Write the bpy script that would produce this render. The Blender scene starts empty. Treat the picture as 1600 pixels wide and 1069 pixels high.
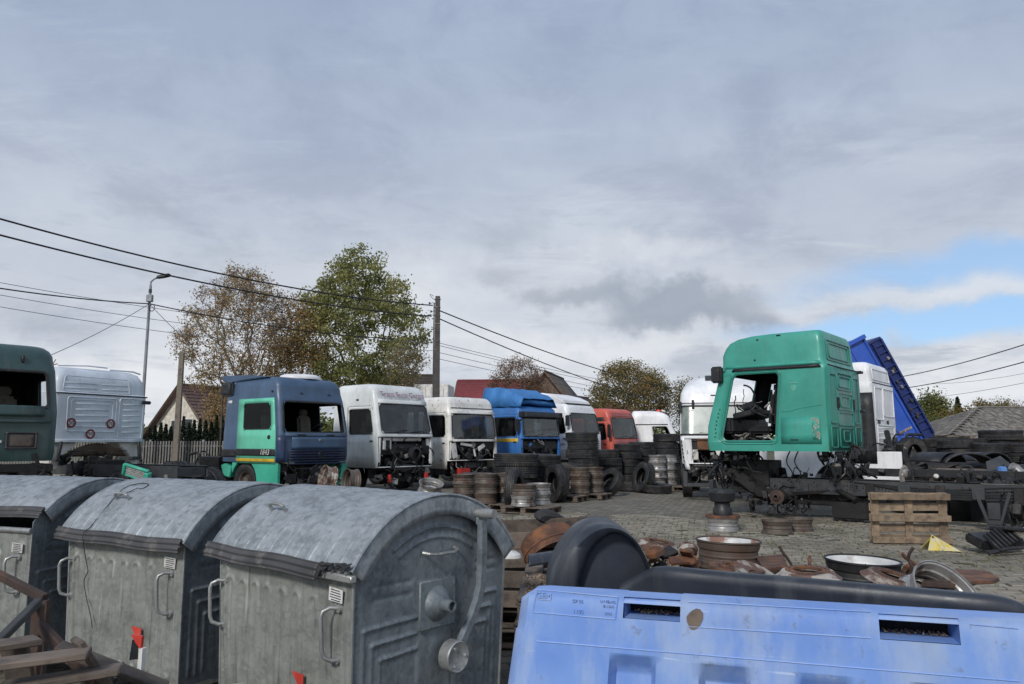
import bpy, bmesh, math, random
import numpy as np
from mathutils import Vector, Matrix, Euler, noise as mnoise
R = math.radians
sc = bpy.context.scene
COL = sc.collection

# ------------------------------------------------------------------ camera
FPX, PITCH, CH = 1150.0, math.atan(155.5/1150.0), 1.62
cam_d = bpy.data.cameras.new('camera'); cam = bpy.data.objects.new('camera', cam_d); COL.objects.link(cam)
cam.location = (0, 0, CH); cam.rotation_euler = (math.pi/2 + PITCH, 0, 0)
cam_d.sensor_width = 36; cam_d.lens = FPX/1600*36; cam_d.clip_end = 3000; cam_d.clip_start = .05
sc.camera = cam
sc.view_settings.view_transform = 'Standard'; sc.view_settings.look = 'None'
sc.view_settings.exposure = 0.24; sc.view_settings.gamma = 1.0
sc.view_settings.use_curve_mapping = False

def ray(px, py):
    u = (px-800)/FPX; v = (534.5-py)/FPX
    return Vector((u, math.cos(PITCH)-v*math.sin(PITCH), math.sin(PITCH)+v*math.cos(PITCH)))
def at(px, py, Y):            # world point on a pixel's line of sight at depth Y
    r = ray(px, py); return Vector((0, 0, CH)) + r*(Y/r.y)
def xat(px, Y): return at(px, 690, Y).x
def ground(px, py, z=0):
    r = ray(px, py); return Vector((0, 0, CH)) + r*((z-CH)/r.z)

# ------------------------------------------------------------------ sun + sky
SUN_EL, SUN_AZ = R(35), R(204)       # azimuth clockwise from +Y
sd = Vector((math.sin(SUN_AZ)*math.cos(SUN_EL), math.cos(SUN_AZ)*math.cos(SUN_EL), math.sin(SUN_EL)))
sun_d = bpy.data.lights.new('sun', 'SUN'); sun_d.energy = 2.1; sun_d.angle = R(10); sun_d.color = (1, .955, .9)
sun = bpy.data.objects.new('sun', sun_d); COL.objects.link(sun)
sun.rotation_euler = sd.to_track_quat('Z', 'Y').to_euler()

W = bpy.data.worlds.new('World'); sc.world = W; W.use_nodes = True
nt = W.node_tree; nt.nodes.clear()
class NG:
    """tiny node helper"""
    def __init__(s, nt): s.nt = nt
    def n(s, t, **k):
        nd = s.nt.nodes.new(t)
        for a, b in k.items():
            if a.startswith('i_'):
                key = a[2:]; key = int(key) if key.isdigit() else key.replace('_', ' ')
                s.set(nd.inputs[key], b)
            else: setattr(nd, a, b)
        return nd
    def set(s, inp, v):
        if isinstance(v, bpy.types.NodeSocket): s.nt.links.new(v, inp)
        else:
            if isinstance(v, (tuple, list)) and len(v) == 3 and inp.type == 'RGBA': v = (*v, 1)
            inp.default_value = v
    def math(s, op, a, b=0.0, c=None, clamp=False):
        nd = s.n('ShaderNodeMath', operation=op, use_clamp=clamp); s.set(nd.inputs[0], a); s.set(nd.inputs[1], b)
        if c is not None: s.set(nd.inputs[2], c)
        return nd.outputs[0]
    def vmath(s, op, a, b=(0, 0, 0), scale=None):
        nd = s.n('ShaderNodeVectorMath', operation=op); s.set(nd.inputs[0], a); s.set(nd.inputs[1], b)
        if scale is not None: s.set(nd.inputs['Scale'], scale)
        return nd.outputs['Value'] if op in ('LENGTH', 'DISTANCE', 'DOT_PRODUCT') else nd.outputs[0]
    def noise(s, vec, scale, detail=4, rough=.55, dist=0.0, out='Fac'):
        nd = s.n('ShaderNodeTexNoise'); s.set(nd.inputs['Vector'], vec)
        nd.inputs['Scale'].default_value = scale; nd.inputs['Detail'].default_value = detail
        nd.inputs['Roughness'].default_value = rough; nd.inputs['Distortion'].default_value = dist
        return nd.outputs[0 if out == 'Fac' else 1]
    def ramp(s, fac, stops, interp='LINEAR'):
        nd = s.n('ShaderNodeValToRGB'); s.set(nd.inputs[0], fac); cr = nd.color_ramp; cr.interpolation = interp
        while len(cr.elements) < len(stops): cr.elements.new(.5)
        for e, (p, c) in zip(cr.elements, stops):
            e.position = p
            e.color = (c, c, c, 1) if isinstance(c, (int, float)) else (*c, 1)
        return nd.outputs[0]
    def mix(s, fac, a, b, blend='MIX'):
        nd = s.n('ShaderNodeMix', data_type='RGBA', blend_type=blend)
        s.set(nd.inputs[0], fac); s.set(nd.inputs[6], a); s.set(nd.inputs[7], b)
        return nd.outputs[2]
    def mapr(s, v, a, b, c=0.0, d=1.0, smooth=True):
        nd = s.n('ShaderNodeMapRange', interpolation_type='SMOOTHSTEP' if smooth else 'LINEAR')
        for i, x in enumerate((v, a, b, c, d)): s.set(nd.inputs[i], x)
        return nd.outputs[0]

g = NG(nt)
tc = g.n('ShaderNodeTexCoord').outputs['Generated']
sep = g.n('ShaderNodeSeparateXYZ', i_0=tc)
zz = g.math('ADD', g.math('MAXIMUM', sep.outputs[2], 0.0), .11)
pl = g.n('ShaderNodeCombineXYZ'); g.set(pl.inputs[0], g.math('DIVIDE', sep.outputs[0], zz)); g.set(pl.inputs[1], g.math('DIVIDE', sep.outputs[1], zz))
P = pl.outputs[0]
n1 = g.noise(P, .55, 6, .55, .3)
n2 = g.noise(g.vmath('ADD', P, (7.3, 2.1, 4.0)), 1.7, 9, .66, .5)
n3 = g.noise(g.vmath('ADD', tc, (3.3, 1.1, 9.0)), 5.5, 8, .62, .2)
elev = sep.outputs[2]
# base tone: bluish grey overhead, paler and warmer to the horizon
base = g.ramp(elev, [(0.0, (.60, .635, .69)), (.10, (.58, .62, .69)), (.22, (.50, .55, .64)), (.38, (.375, .44, .565)), (.60, (.31, .385, .53)), (1.0, (.30, .37, .52))])
bright = g.ramp(elev, [(0.0, (.74, .76, .79)), (.15, (.70, .73, .78)), (.30, (.56, .615, .70)), (.50, (.42, .50, .64)), (1.0, (.40, .47, .6))])
dark = g.ramp(elev, [(0.0, (.42, .47, .55)), (.15, (.37, .42, .50)), (.30, (.36, .41, .52)), (.55, (.27, .34, .48)), (1.0, (.25, .32, .45))])
m1 = g.mapr(n1, .42, .68); c1 = g.mix(m1, base, bright)
m2 = g.mapr(n2, .50, .72); c2 = g.mix(g.math('MULTIPLY', m2, .75), c1, dark)
c3 = g.mix(g.math('MULTIPLY', g.mapr(n3, .42, .72), .42), c2, bright)
n4 = g.noise(g.vmath('MULTIPLY', g.vmath('ADD', tc, (1.3, 5.1, 2.0)), (1, 1, 2.2)), 4.2, 9, .64, .4)
c3 = g.mix(g.math('MULTIPLY', g.mapr(n4, .48, .66), .55), c3, dark)
n5 = g.noise(g.vmath('MULTIPLY', g.vmath('ADD', P, (11.0, 3.1, 0)), (.6, 2.0, 1)), 2.6, 9, .68, .3)
c3 = g.mix(g.math('MULTIPLY', g.mapr(n5, .52, .72), .45), c3, bright)
# individual low cumulus masses and the blue gap: placed by compass direction
nw = g.noise(tc, 11.0, 8, .6, .0, out='Color')
def warp(amount): return g.vmath('ADD', tc, g.vmath('SCALE', g.vmath('SUBTRACT', nw, (.5, .5, .5)), scale=amount))
def blob(px, py, rx, ry, soft, amount):
    d = ray(px, py).normalized()
    rt = Vector((d.y, -d.x, 0)).normalized(); up = rt.cross(d).normalized()
    v = g.vmath('SUBTRACT', warp(amount), tuple(d))
    a = g.math('DIVIDE', g.vmath('DOT_PRODUCT', v, tuple(rt)), rx/FPX)
    b = g.math('DIVIDE', g.vmath('DOT_PRODUCT', v, tuple(up)), ry/FPX)
    rr = g.math('SQRT', g.math('ADD', g.math('MULTIPLY', a, a), g.math('MULTIPLY', b, b)))
    return g.mapr(rr, 1.0, soft, 1.0, 0.0) if False else g.math('SUBTRACT', 1.0, g.mapr(rr, soft, 1.15))
col = c3
for (px, py, rx, ry, k, soft, am) in [(1075, 478, 150, 44, .74, .4, .14), (995, 450, 75, 28, .5, .2, .13), (1150, 500, 110, 22, .4, .1, .12), (905, 462, 100, 26, .7, .2, .10), (840, 470, 50, 18, .4, .1, .1), (1185, 500, 80, 30, .5, .1, .1),
                                      (795, 368, 90, 32, .35, .0, .1), (780, 425, 50, 22, .35, .0, .1), (960, 395, 40, 22, .3, .0, .1),
                                      (245, 340, 80, 32, .32, .0, .12), (330, 412, 60, 20, .25, .0, .1), (60, 500, 110, 30, .3, .0, .12), (700, 610, 120, 30, .3, .0, .1)]:
    col = g.mix(g.math('MULTIPLY', blob(px, py, rx, ry, soft, am), k), col, (.29, .335, .41))
for (px, py, rx, ry, k) in [(150, 600, 260, 60, .8), (620, 440, 320, 60, .35), (1500, 600, 200, 34, .75), (900, 545, 330, 34, .6), (1000, 395, 200, 26, .35), (430, 520, 300, 40, .45), (1250, 545, 90, 20, .5)]:
    col = g.mix(g.math('MULTIPLY', blob(px, py, rx, ry, 0, .14), k), col, (.80, .815, .84))
col = g.mix(g.math('MULTIPLY', blob(1480, 457, 300, 24, .0, .07), .5), col, (.78, .81, .85))
cloud_bg = g.n('ShaderNodeBackground', i_0=col, i_1=.90)
sky = g.n('ShaderNodeTexSky', sky_type='NISHITA', sun_disc=False, sun_elevation=SUN_EL, sun_rotation=SUN_AZ, altitude=350, air_density=1.0, dust_density=.6)
sky_bg = g.n('ShaderNodeBackground', i_0=g.mix(.6, sky.outputs[0], (2.9, 5.0, 8.2)), i_1=.1)
gap = g.math('MAXIMUM', blob(1540, 496, 340, 30, .5, .05), g.math('MULTIPLY', blob(1600, 412, 320, 44, .35, .07), .85))
gap = g.math('MULTIPLY', gap, g.math('SUBTRACT', 1.0, g.math('MULTIPLY', blob(1480, 457, 310, 26, .0, .07), .9)))
gap = g.math('MULTIPLY', gap, g.mapr(n3, .28, .42))
ms = g.n('ShaderNodeMixShader', i_0=gap); g.nt.links.new(cloud_bg.outputs[0], ms.inputs[1]); g.nt.links.new(sky_bg.outputs[0], ms.inputs[2])
wo = g.n('ShaderNodeOutputWorld'); g.nt.links.new(ms.outputs[0], wo.inputs[0])

# ------------------------------------------------------------------ materials
MATS = {}
def new_mat(name):
    m = bpy.data.materials.new(name); m.use_nodes = True; m.node_tree.nodes.clear(); MATS[name] = m
    g = NG(m.node_tree); b = g.n('ShaderNodeBsdfPrincipled'); o = g.n('ShaderNodeOutputMaterial'); g.nt.links.new(b.outputs[0], o.inputs[0])
    tcn = g.n('ShaderNodeTexCoord'); oi = g.n('ShaderNodeObjectInfo')
    vec = g.vmath('ADD', tcn.outputs['Object'], g.vmath('SCALE', oi.outputs['Random'] if False else (13.7, 7.1, 3.3), scale=oi.outputs['Random']))
    return m, g, b, vec
def bump(g, b, h, strength=.3, dist=.01):
    nd = g.n('ShaderNodeBump'); nd.inputs['Strength'].default_value = strength; nd.inputs['Distance'].default_value = dist
    g.set(nd.inputs['Height'], h); g.nt.links.new(nd.outputs[0], b.inputs['Normal'])
def M(name, c, rough=.5, metal=0.0, var=.25, scale=4, c2=None, c2amt=(.55, .75), c2scale=6, bmp=.15, bdist=.004, coat=0.0, streak=False, rnd=0.0):
    """generic weathered surface: base colour c varied by noise, patches of c2 (dirt, rust, wear)"""
    if name in MATS: return MATS[name]
    m, g, b, vec = new_mat(name)
    na = g.noise(vec, scale, 6, .6)
    col = g.mix(g.mapr(na, .3, .7), tuple(x*(1-var) for x in c), tuple(min(1, x*(1+var*.7)) for x in c))
    if c2 is not None:
        v2 = vec
        if streak: v2 = g.vmath('MULTIPLY', vec, (1, 1, .12))
        nb = g.noise(v2, c2scale, 8, .62)
        mk = g.mapr(nb, c2amt[0], c2amt[1])
        col = g.mix(mk, col, c2)
    if rnd:
        oi = g.n('ShaderNodeObjectInfo'); gi = g.n('ShaderNodeNewGeometry')
        rr = g.math('FRACT', g.math('ADD', oi.outputs['Random'], gi.outputs['Random Per Island']))
        col = g.mix(1.0, col, g.ramp(rr, [(0, 1-rnd), (1, 1+rnd*.6)]), 'MULTIPLY')
    g.set(b.inputs['Base Color'], col)
    nr = g.noise(vec, scale*2.3, 5, .6)
    g.set(b.inputs['Roughness'], g.mapr(nr, .25, .75, max(.05, rough-.12), min(1, rough+.15)))
    b.inputs['Metallic'].default_value = metal; b.inputs['Coat Weight'].default_value = coat
    if bmp: bump(g, b, g.noise(vec, scale*5, 6, .65), bmp, bdist)
    return m
def paint(name, c, dirt=.5, rough=.38, coat=.25, chips=None):
    """truck paint: faded, streaked with road dirt"""
    m, g, b, vec = new_mat(name)
    na = g.noise(vec, 1.3, 5, .6)
    col = g.mix(g.mapr(na, .3, .7), tuple(x*.82 for x in c), tuple(min(1, x*1.1+.01) for x in c))
    st = g.noise(g.vmath('MULTIPLY', vec, (3, 3, .35)), 3.0, 7, .65)
    col = g.mix(g.math('MULTIPLY', g.mapr(st, .45, .8), dirt), col, (.10, .095, .08))
    sp = g.noise(vec, 16, 8, .7)
    col = g.mix(g.math('MULTIPLY', g.mapr(sp, .62, .75), dirt*.8), col, (.13, .10, .075))
    if chips:
        cp = g.noise(vec, 7, 10, .7)
        col = g.mix(g.mapr(cp, .60, .63), col, chips)
    g.set(b.inputs['Base Color'], col)
    g.set(b.inputs['Roughness'], g.mapr(st, .3, .8, rough-.08, rough+.3))
    b.inputs['Coat Weight'].default_value = coat; b.inputs['Coat Roughness'].default_value = .25
    bump(g, b, g.noise(vec, 2.2, 3, .5), .25, .01)
    return m
def glassmat(name, tint=(.55, .62, .60), refl=.10, dusty=.25, dcol=(.30, .31, .29)):
    m = bpy.data.materials.new(name); m.use_nodes = True; m.node_tree.nodes.clear(); MATS[name] = m
    g = NG(m.node_tree); o = g.n('ShaderNodeOutputMaterial')
    vec = g.n('ShaderNodeTexCoord').outputs['Object']
    tr = g.n('ShaderNodeBsdfTransparent', i_0=tint); gl = g.n('ShaderNodeBsdfGlossy', i_0=(.9, .95, .95), i_1=.3 if name == 'glass_pale' else .05)
    fr = g.n('ShaderNodeFresnel'); fr.inputs[0].default_value = 1.5
    mx = g.n('ShaderNodeMixShader'); g.set(mx.inputs[0], g.math('ADD', g.math('MULTIPLY', fr.outputs[0], .4 if name == 'glass_dark' else 1.0), refl, clamp=True))
    g.nt.links.new(tr.outputs[0], mx.inputs[1]); g.nt.links.new(gl.outputs[0], mx.inputs[2])
    df = g.n('ShaderNodeBsdfDiffuse', i_0=dcol)
    mx2 = g.n('ShaderNodeMixShader'); g.set(mx2.inputs[0], g.math('MULTIPLY', g.mapr(g.noise(vec, 3, 6, .6), .35, .75, .35, 1.0), dusty))
    g.nt.links.new(mx.outputs[0], mx2.inputs[1]); g.nt.links.new(df.outputs[0], mx2.inputs[2]); g.nt.links.new(mx2.outputs[0], o.inputs[0])
    return m

# galvanised sheet: zinc spangle, water streaks, grime
def galv(name, lo, hi, rough, grime=.5, metal=.55):
    m, g, b, vec = new_mat(name)
    vw = g.vmath('ADD', vec, g.vmath('SCALE', g.vmath('SUBTRACT', g.noise(vec, 14, 4, .6, 0, 'Color'), (.5, .5, .5)), scale=.09))
    vo = g.n('ShaderNodeTexVoronoi', i_Vector=g.vmath('MULTIPLY', vw, (.55, 1.3, 1.1))); vo.inputs['Scale'].default_value = 34
    cellv = g.n('ShaderNodeSeparateColor', i_0=vo.outputs['Color']).outputs[0]
    big = g.noise(vec, 3.2, 7, .62); mid = g.noise(g.vmath('MULTIPLY', vec, (1, 1, .8)), 13, 8, .68)
    f = g.math('ADD', g.math('MULTIPLY', cellv, .19), g.math('ADD', g.math('MULTIPLY', big, .60), g.math('MULTIPLY', mid, .60)))
    col = g.mix(g.mapr(f, .42, .92), lo, hi)
    st = g.noise(g.vmath('MULTIPLY', vec, (9, 9, .55)), 2.6, 6, .6)
    col = g.mix(g.math('MULTIPLY', g.mapr(st, .50, .78), grime), col, tuple(x*.36 for x in lo))
    st2 = g.noise(g.vmath('MULTIPLY', g.vmath('ADD', vec, (5, 5, 5)), (14, 14, .7)), 2.0, 6, .6)
    col = g.mix(g.math('MULTIPLY', g.mapr(st2, .60, .72), grime*.7), col, tuple(min(1, x*1.6) for x in hi))
    sp = g.noise(vec, 42, 4, .7)
    col = g.mix(g.math('MULTIPLY', g.mapr(sp, .66, .74), .35), col, (.05, .047, .04))
    g.set(b.inputs['Base Color'], col); b.inputs['Metallic'].default_value = metal
    g.set(b.inputs['Roughness'], g.mapr(f, .4, 1.0, rough+.14, rough-.08))
    bump(g, b, g.math('ADD', g.math('MULTIPLY', mid, .6), g.math('MULTIPLY', g.noise(vec, 5, 3, .5), 1.5)), .22, .012)
    return m

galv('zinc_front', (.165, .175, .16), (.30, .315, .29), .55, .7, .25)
galv('zinc_side_shaded', (.105, .125, .138), (.22, .252, .275), .5, .4, .3)  # same sheet as the front, shade on the bin end put into the colour
galv('zinc_lid_lit', (.17, .192, .208), (.36, .392, .412), .55, .35, .3)  # same sheet, light on the lid put into a paler tone
galv('zinc_tube', (.22, .23, .23), (.42, .43, .42), .4, .3, .5)
rubber = M('rubber', (.022, .023, .026), .75, c2=(.06, .056, .05), c2amt=(.5, .8), c2scale=5, bmp=.3)
M('tyre_rubber', (.018, .019, .022), .66, c2=(.06, .055, .048), c2amt=(.45, .7), c2scale=3.5, bmp=.35, rnd=.5)
M('rubber_strip', (.055, .055, .058), .6, c2=(.12, .115, .11), c2amt=(.5, .7), c2scale=9, bmp=.5)
M('black_plastic', (.014, .015, .018), .5, c2=(.045, .042, .038), c2amt=(.5, .8), c2scale=5, bmp=.2)
M('tub_plastic', (.026, .032, .044), .42, c2=(.065, .072, .082), c2amt=(.50, .74), c2scale=11, bmp=.25, streak=True)
M('grime_metal', (.022, .021, .021), .6, .25, c2=(.055, .044, .035), c2amt=(.5, .78), c2scale=5, bmp=.6, bdist=.01, rnd=.3)
M('hub_pale', (.42, .39, .35), .6, .1, c2=(.12, .065, .045), c2amt=(.50, .60), c2scale=7, bmp=.5)
M('frame_paint', (.040, .045, .050), .55, c2=(.075, .068, .06), c2amt=(.45, .8), c2scale=3, bmp=.35, rnd=.15)
M('light_metal', (.30, .29, .27), .5, .3, c2=(.10, .08, .06), c2amt=(.5, .7), c2scale=5, bmp=.4)
M('rust', (.095, .048, .034), .85, c2=(.20, .085, .035), c2amt=(.42, .7), c2scale=8, bmp=.7, bdist=.008, rnd=.25)
M('rust_orange', (.17, .078, .04), .8, c2=(.10, .055, .035), c2amt=(.5, .7), c2scale=7, bmp=.7, bdist=.006)
M('rim_brown', (.105, .078, .062), .6, .15, c2=(.10, .062, .045), c2amt=(.45, .7), c2scale=5, bmp=.35, rnd=.2)
M('rim_grey', (.125, .105, .088), .55, .2, c2=(.085, .05, .036), c2amt=(.45, .65), c2scale=5, bmp=.35, rnd=.25)
M('rim_silver', (.36, .355, .345), .4, .5, c2=(.13, .09, .07), c2amt=(.5, .68), c2scale=5, bmp=.25, rnd=.15)
M('rim_pale', (.36, .33, .29), .6, .1, c2=(.12, .065, .045), c2amt=(.40, .54), c2scale=7, bmp=.4)
M('rim_inside', (.62, .63, .62), .5, .1, c2=(.25, .14, .10), c2amt=(.50, .62), c2scale=5, bmp=.2)
M('wood', (.27, .20, .135), .85, c2=(.11, .085, .065), c2amt=(.42, .75), c2scale=9, bmp=.6, rnd=.3)
M('wood_grey', (.15, .118, .095), .85, c2=(.05, .042, .036), c2amt=(.42, .75), c2scale=9, bmp=.6, rnd=.35)
M('wood_pole', (.20, .17, .135), .85, c2=(.09, .08, .07), c2amt=(.45, .7), c2scale=4, bmp=.5)
M('concrete_pole', (.075, .07, .066), .9, c2=(.04, .038, .037), c2amt=(.5, .7), c2scale=2, bmp=.4)
M('steel_pole', (.26, .28, .30), .5, .3)
M('cable', (.018, .018, .02), .6, bmp=0)
M('thin_cable', (.10, .11, .125), .6, bmp=0)
M('concrete', (.30, .29, .26), .9, c2=(.17, .16, .14), c2amt=(.45, .7), c2scale=2, bmp=.4)
M('rust_dark', (.052, .034, .028), .85, c2=(.10, .055, .035), c2amt=(.5, .7), c2scale=6, bmp=.6)
M('fence_metal', (.17, .165, .155), .6, .1, c2=(.15, .12, .1), c2amt=(.55, .7), c2scale=3)
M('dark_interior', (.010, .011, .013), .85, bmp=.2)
M('seat_fabric', (.16, .145, .12), .9, c2=(.06, .055, .05), c2amt=(.45, .7), c2scale=4)
M('yellow_paint', (.62, .50, .10), .6, c2=(.55, .52, .38), c2amt=(.42, .6), c2scale=9, bmp=.4)
M('yellow_stripe', (.66, .42, .03), .55, c2=(.5, .4, .2), c2amt=(.6, .7))
M('red_paint', (.42, .03, .025), .5)
M('red_plastic', (.55, .05, .035), .5, c2=(.4, .1, .08), c2amt=(.5, .7))
M('white_label', (.62, .62, .60), .6, c2=(.4, .4, .38), c2amt=(.5, .7), c2scale=20)
M('ink', (.06, .06, .07), .7, bmp=0)
M('blue_can', (.12, .28, .62), .5)
M('lamp_dark', (.05, .055, .06), .5, .3)
M('white_wall', (.66, .65, .62), .85, c2=(.5, .49, .46), c2amt=(.55, .75), c2scale=1)
M('cream_wall', (.62, .58, .50), .85, c2=(.5, .46, .4), c2amt=(.55, .75), c2scale=1)
M('roof_brown', (.075, .045, .042), .6, c2=(.05, .035, .033), c2amt=(.5, .7), c2scale=1)
M('roof_red', (.21, .045, .05), .55, c2=(.15, .04, .04), c2amt=(.5, .7), c2scale=.6)
M('roof_old', (.085, .068, .055), .85, c2=(.05, .042, .036), c2amt=(.5, .7), c2scale=1)
M('shingle', (.21, .195, .17), .9, c2=(.11, .10, .09), c2amt=(.45, .7), c2scale=3, bmp=.4, rnd=.35)
M('timber_wall', (.14, .10, .075), .85, c2=(.08, .06, .05), c2amt=(.5, .7), c2scale=2)
M('house_wall', (.30, .27, .21), .85, c2=(.2, .18, .15), c2amt=(.5, .7), c2scale=1)
M('window_dark', (.03, .035, .04), .15, bmp=0)
M('bark', (.13, .11, .09), .9, c2=(.15, .13, .11), c2amt=(.5, .7), c2scale=4, bmp=.5)
M('navy', (.012, .028, .14), .45, c2=(.03, .035, .07), c2amt=(.5, .8), c2scale=2)
paint('tipper_blue', (.016, .085, .46), .22, .35)
def barrier_mat():
    m, g, b, vec = new_mat('blue_barrier')
    big = g.noise(vec, 2.6, 6, .6); scuff = g.noise(g.vmath('MULTIPLY', vec, (1, 1, .35)), 7, 9, .68); fine = g.noise(vec, 38, 5, .7)
    col = g.mix(g.mapr(big, .35, .65), (.135, .265, .64), (.20, .345, .70))
    col = g.mix(g.math('MULTIPLY', g.mapr(scuff, .44, .68), .6), col, (.38, .47, .62))
    col = g.mix(g.math('MULTIPLY', g.mapr(g.noise(vec, 4.1, 7, .62), .52, .72), .45), col, (.30, .36, .43))
    col = g.mix(g.math('MULTIPLY', g.mapr(fine, .60, .70), .45), col, (.13, .15, .19))
    dr = g.noise(g.vmath('MULTIPLY', vec, (26, 6, .9)), 1.6, 6, .6); col = g.mix(g.math('MULTIPLY', g.mapr(dr, .58, .70), .2), col, (.22, .25, .30))
    sc_ = g.noise(g.vmath('MULTIPLY', g.vmath('ADD', vec, (2, 0, 7)), (3, 3, 60)), 1.5, 4, .5); col = g.mix(g.math('MULTIPLY', g.math('MULTIPLY', g.mapr(sc_, .66, .70), g.mapr(scuff, .5, .6)), .6), col, (.50, .60, .80))
    g.set(b.inputs['Base Color'], col); g.set(b.inputs['Roughness'], g.mapr(scuff, .3, .7, .38, .62)); bump(g, b, g.math('ADD', big, g.math('MULTIPLY', fine, .15)), .25, .006)
barrier_mat()
paint('paint_dkgreen', (.022, .062, .060), .55)
paint('paint_white', (.80, .81, .82), .16)
paint('paint_white_cool', (.56, .62, .68), .18, .4)
paint('paint_white_dirty', (.74, .73, .69), .36, chips=(.30, .24, .18))
paint('paint_silver', (.66, .69, .68), .18)
paint('paint_navy', (.045, .095, .175), .25, .42)
paint('paint_navy_deep', (.015, .035, .10), .3)
paint('paint_mint', (.12, .53, .36), .10, .42)
paint('paint_mint_low', (.035, .40, .27), .25, .42)
paint('paint_blue', (.025, .145, .42), .25)
paint('paint_red', (.56, .10, .065), .22, .5)
paint('paint_red_dull', (.33, .075, .07), .35, .55)
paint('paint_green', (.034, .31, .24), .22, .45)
paint('paint_green_shaded', (.018, .215, .165), .25, .42)  # same green, darkened: shade on the rear wall put into the paint
paint('tarp_blue', (.03, .17, .44), .15, .6, 0)
glassmat('glass', (.60, .66, .64), .03, .13)
glassmat('glass_dark', (.30, .33, .34), .0, .01)
glassmat('glass_green', (.62, .74, .70), .05, .14)
glassmat('glass_pale', (.6, .72, .66), .10, .75, (.36, .43, .38))

# pavers / ground
def paver_mat():
    m, g, b, vec = new_mat('paver')
    gi = g.n('ShaderNodeNewGeometry'); oi = g.n('ShaderNodeObjectInfo')
    rr = g.math('FRACT', g.math('ADD', oi.outputs['Random'], gi.outputs['Random Per Island']))
    pos = gi.outputs['Position']
    big = g.noise(pos, .45, 6, .6); sm = g.noise(pos, 22, 6, .65)
    col = g.mix(rr, (.13, .114, .088), (.29, .262, .208))
    col = g.mix(g.math('MULTIPLY', g.mapr(big, .42, .68), .75), col, (.088, .080, .055))
    col = g.mix(g.math('MULTIPLY', g.mapr(sm, .45, .7), .5), col, (.28, .26, .215))
    col = g.mix(g.mapr(g.noise(pos, 3.1, 8, .7), .56, .68), col, (.065, .068, .038))
    stain = g.noise(g.vmath('ADD', pos, (9, 3, 0)), .9, 9, .7)
    col = g.mix(g.math('MULTIPLY', g.mapr(stain, .56, .70), .8), col, (.030, .027, .022))
    g.set(b.inputs['Base Color'], col); g.set(b.inputs['Roughness'], g.mapr(stain, .5, .72, .88, .45))
    bump(g, b, sm, .5, .006)
paver_mat()
def ground_mat():
    m, g, b, vec = new_mat('yard_ground')
    pos = g.n('ShaderNodeNewGeometry').outputs['Position']
    ro = g.n('ShaderNodeVectorRotate', rotation_type='Z_AXIS', i_Vector=pos); ro.inputs['Angle'].default_value = R(-14)
    br = g.n('ShaderNodeTexBrick', i_Vector=ro.outputs[0]); br.inputs['Scale'].default_value = 1.0
    for k, v in (('Brick Width', .21), ('Row Height', .17), ('Mortar Size', .012)): br.inputs[k].default_value = v
    br.inputs['Color1'].default_value = (.12, .108, .085, 1); br.inputs['Color2'].default_value = (.23, .21, .17, 1); br.inputs['Mortar'].default_value = (.05, .05, .035, 1)
    big = g.noise(pos, .35, 6, .6)
    col = g.mix(g.mapr(big, .42, .68), br.outputs[0], (.09, .085, .065))
    g.set(b.inputs['Base Color'], col); b.inputs['Roughness'].default_value = .9
    bump(g, b, g.noise(pos, 15, 6, .6), .4, .01)
    m, g, b, vec = new_mat('bedding')
    pos = g.n('ShaderNodeNewGeometry').outputs['Position']
    g.set(b.inputs['Base Color'], g.mix(g.mapr(g.noise(pos, 5, 8, .7), .4, .6), (.032, .032, .018), (.05, .058, .022))); b.inputs['Roughness'].default_value = 1
    bump(g, b, g.noise(pos, 40, 6, .6), .6, .01)
    m, g, b, vec = new_mat('grass_ground')
    pos = g.n('ShaderNodeNewGeometry').outputs['Position']
    g.set(b.inputs['Base Color'], g.mix(g.mapr(g.noise(pos, .2, 8, .7), .4, .6), (.06, .07, .03), (.10, .09, .05))); b.inputs['Roughness'].default_value = 1
ground_mat()
def leafmat(name, stops, trans=.25):
    m, g, b, vec = new_mat(name)
    gi = g.n('ShaderNodeNewGeometry'); oi = g.n('ShaderNodeObjectInfo')
    big = g.noise(gi.outputs['Position'], .55, 3, .5)
    f = g.math('ADD', g.math('MULTIPLY', gi.outputs['Random Per Island'], .55), g.math('MULTIPLY', g.mapr(big, .3, .7), .45))
    g.set(b.inputs['Base Color'], g.ramp(f, stops)); b.inputs['Roughness'].default_value = .6
    b.inputs['Specular IOR Level'].default_value = .3
    b.inputs['Transmission Weight'].default_value = 0
    tl = g.n('ShaderNodeBsdfTranslucent', i_0=g.ramp(f, stops)); mx = g.n('ShaderNodeMixShader', i_0=trans)
    o = [n for n in g.nt.nodes if n.type == 'OUTPUT_MATERIAL'][0]
    g.nt.links.new(b.outputs[0], mx.inputs[1]); g.nt.links.new(tl.outputs[0], mx.inputs[2]); g.nt.links.new(mx.outputs[0], o.inputs[0])
leafmat('leaf_autumn', [(0, (.22, .14, .07)), (.45, (.36, .24, .11)), (.75, (.50, .37, .16)), (1, (.33, .27, .12))], .45)
leafmat('leaf_green', [(0, (.14, .16, .06)), (.5, (.26, .275, .10)), (.8, (.40, .38, .14)), (1, (.52, .44, .15))], .5)
leafmat('leaf_brown', [(0, (.15, .08, .05)), (.5, (.24, .135, .085)), (1, (.32, .21, .11))], .35)
leafmat('leaf_olive', [(0, (.10, .10, .04)), (.5, (.18, .155, .055)), (.8, (.28, .20, .07)), (1, (.32, .17, .07))], .35)
leafmat('leaf_dark', [(0, (.008, .016, .010)), (.6, (.018, .032, .016)), (1, (.035, .052, .022))])
leafmat('leaf_bush', [(0, (.055, .075, .028)), (.6, (.13, .15, .045)), (1, (.24, .22, .07))], .35)
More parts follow.
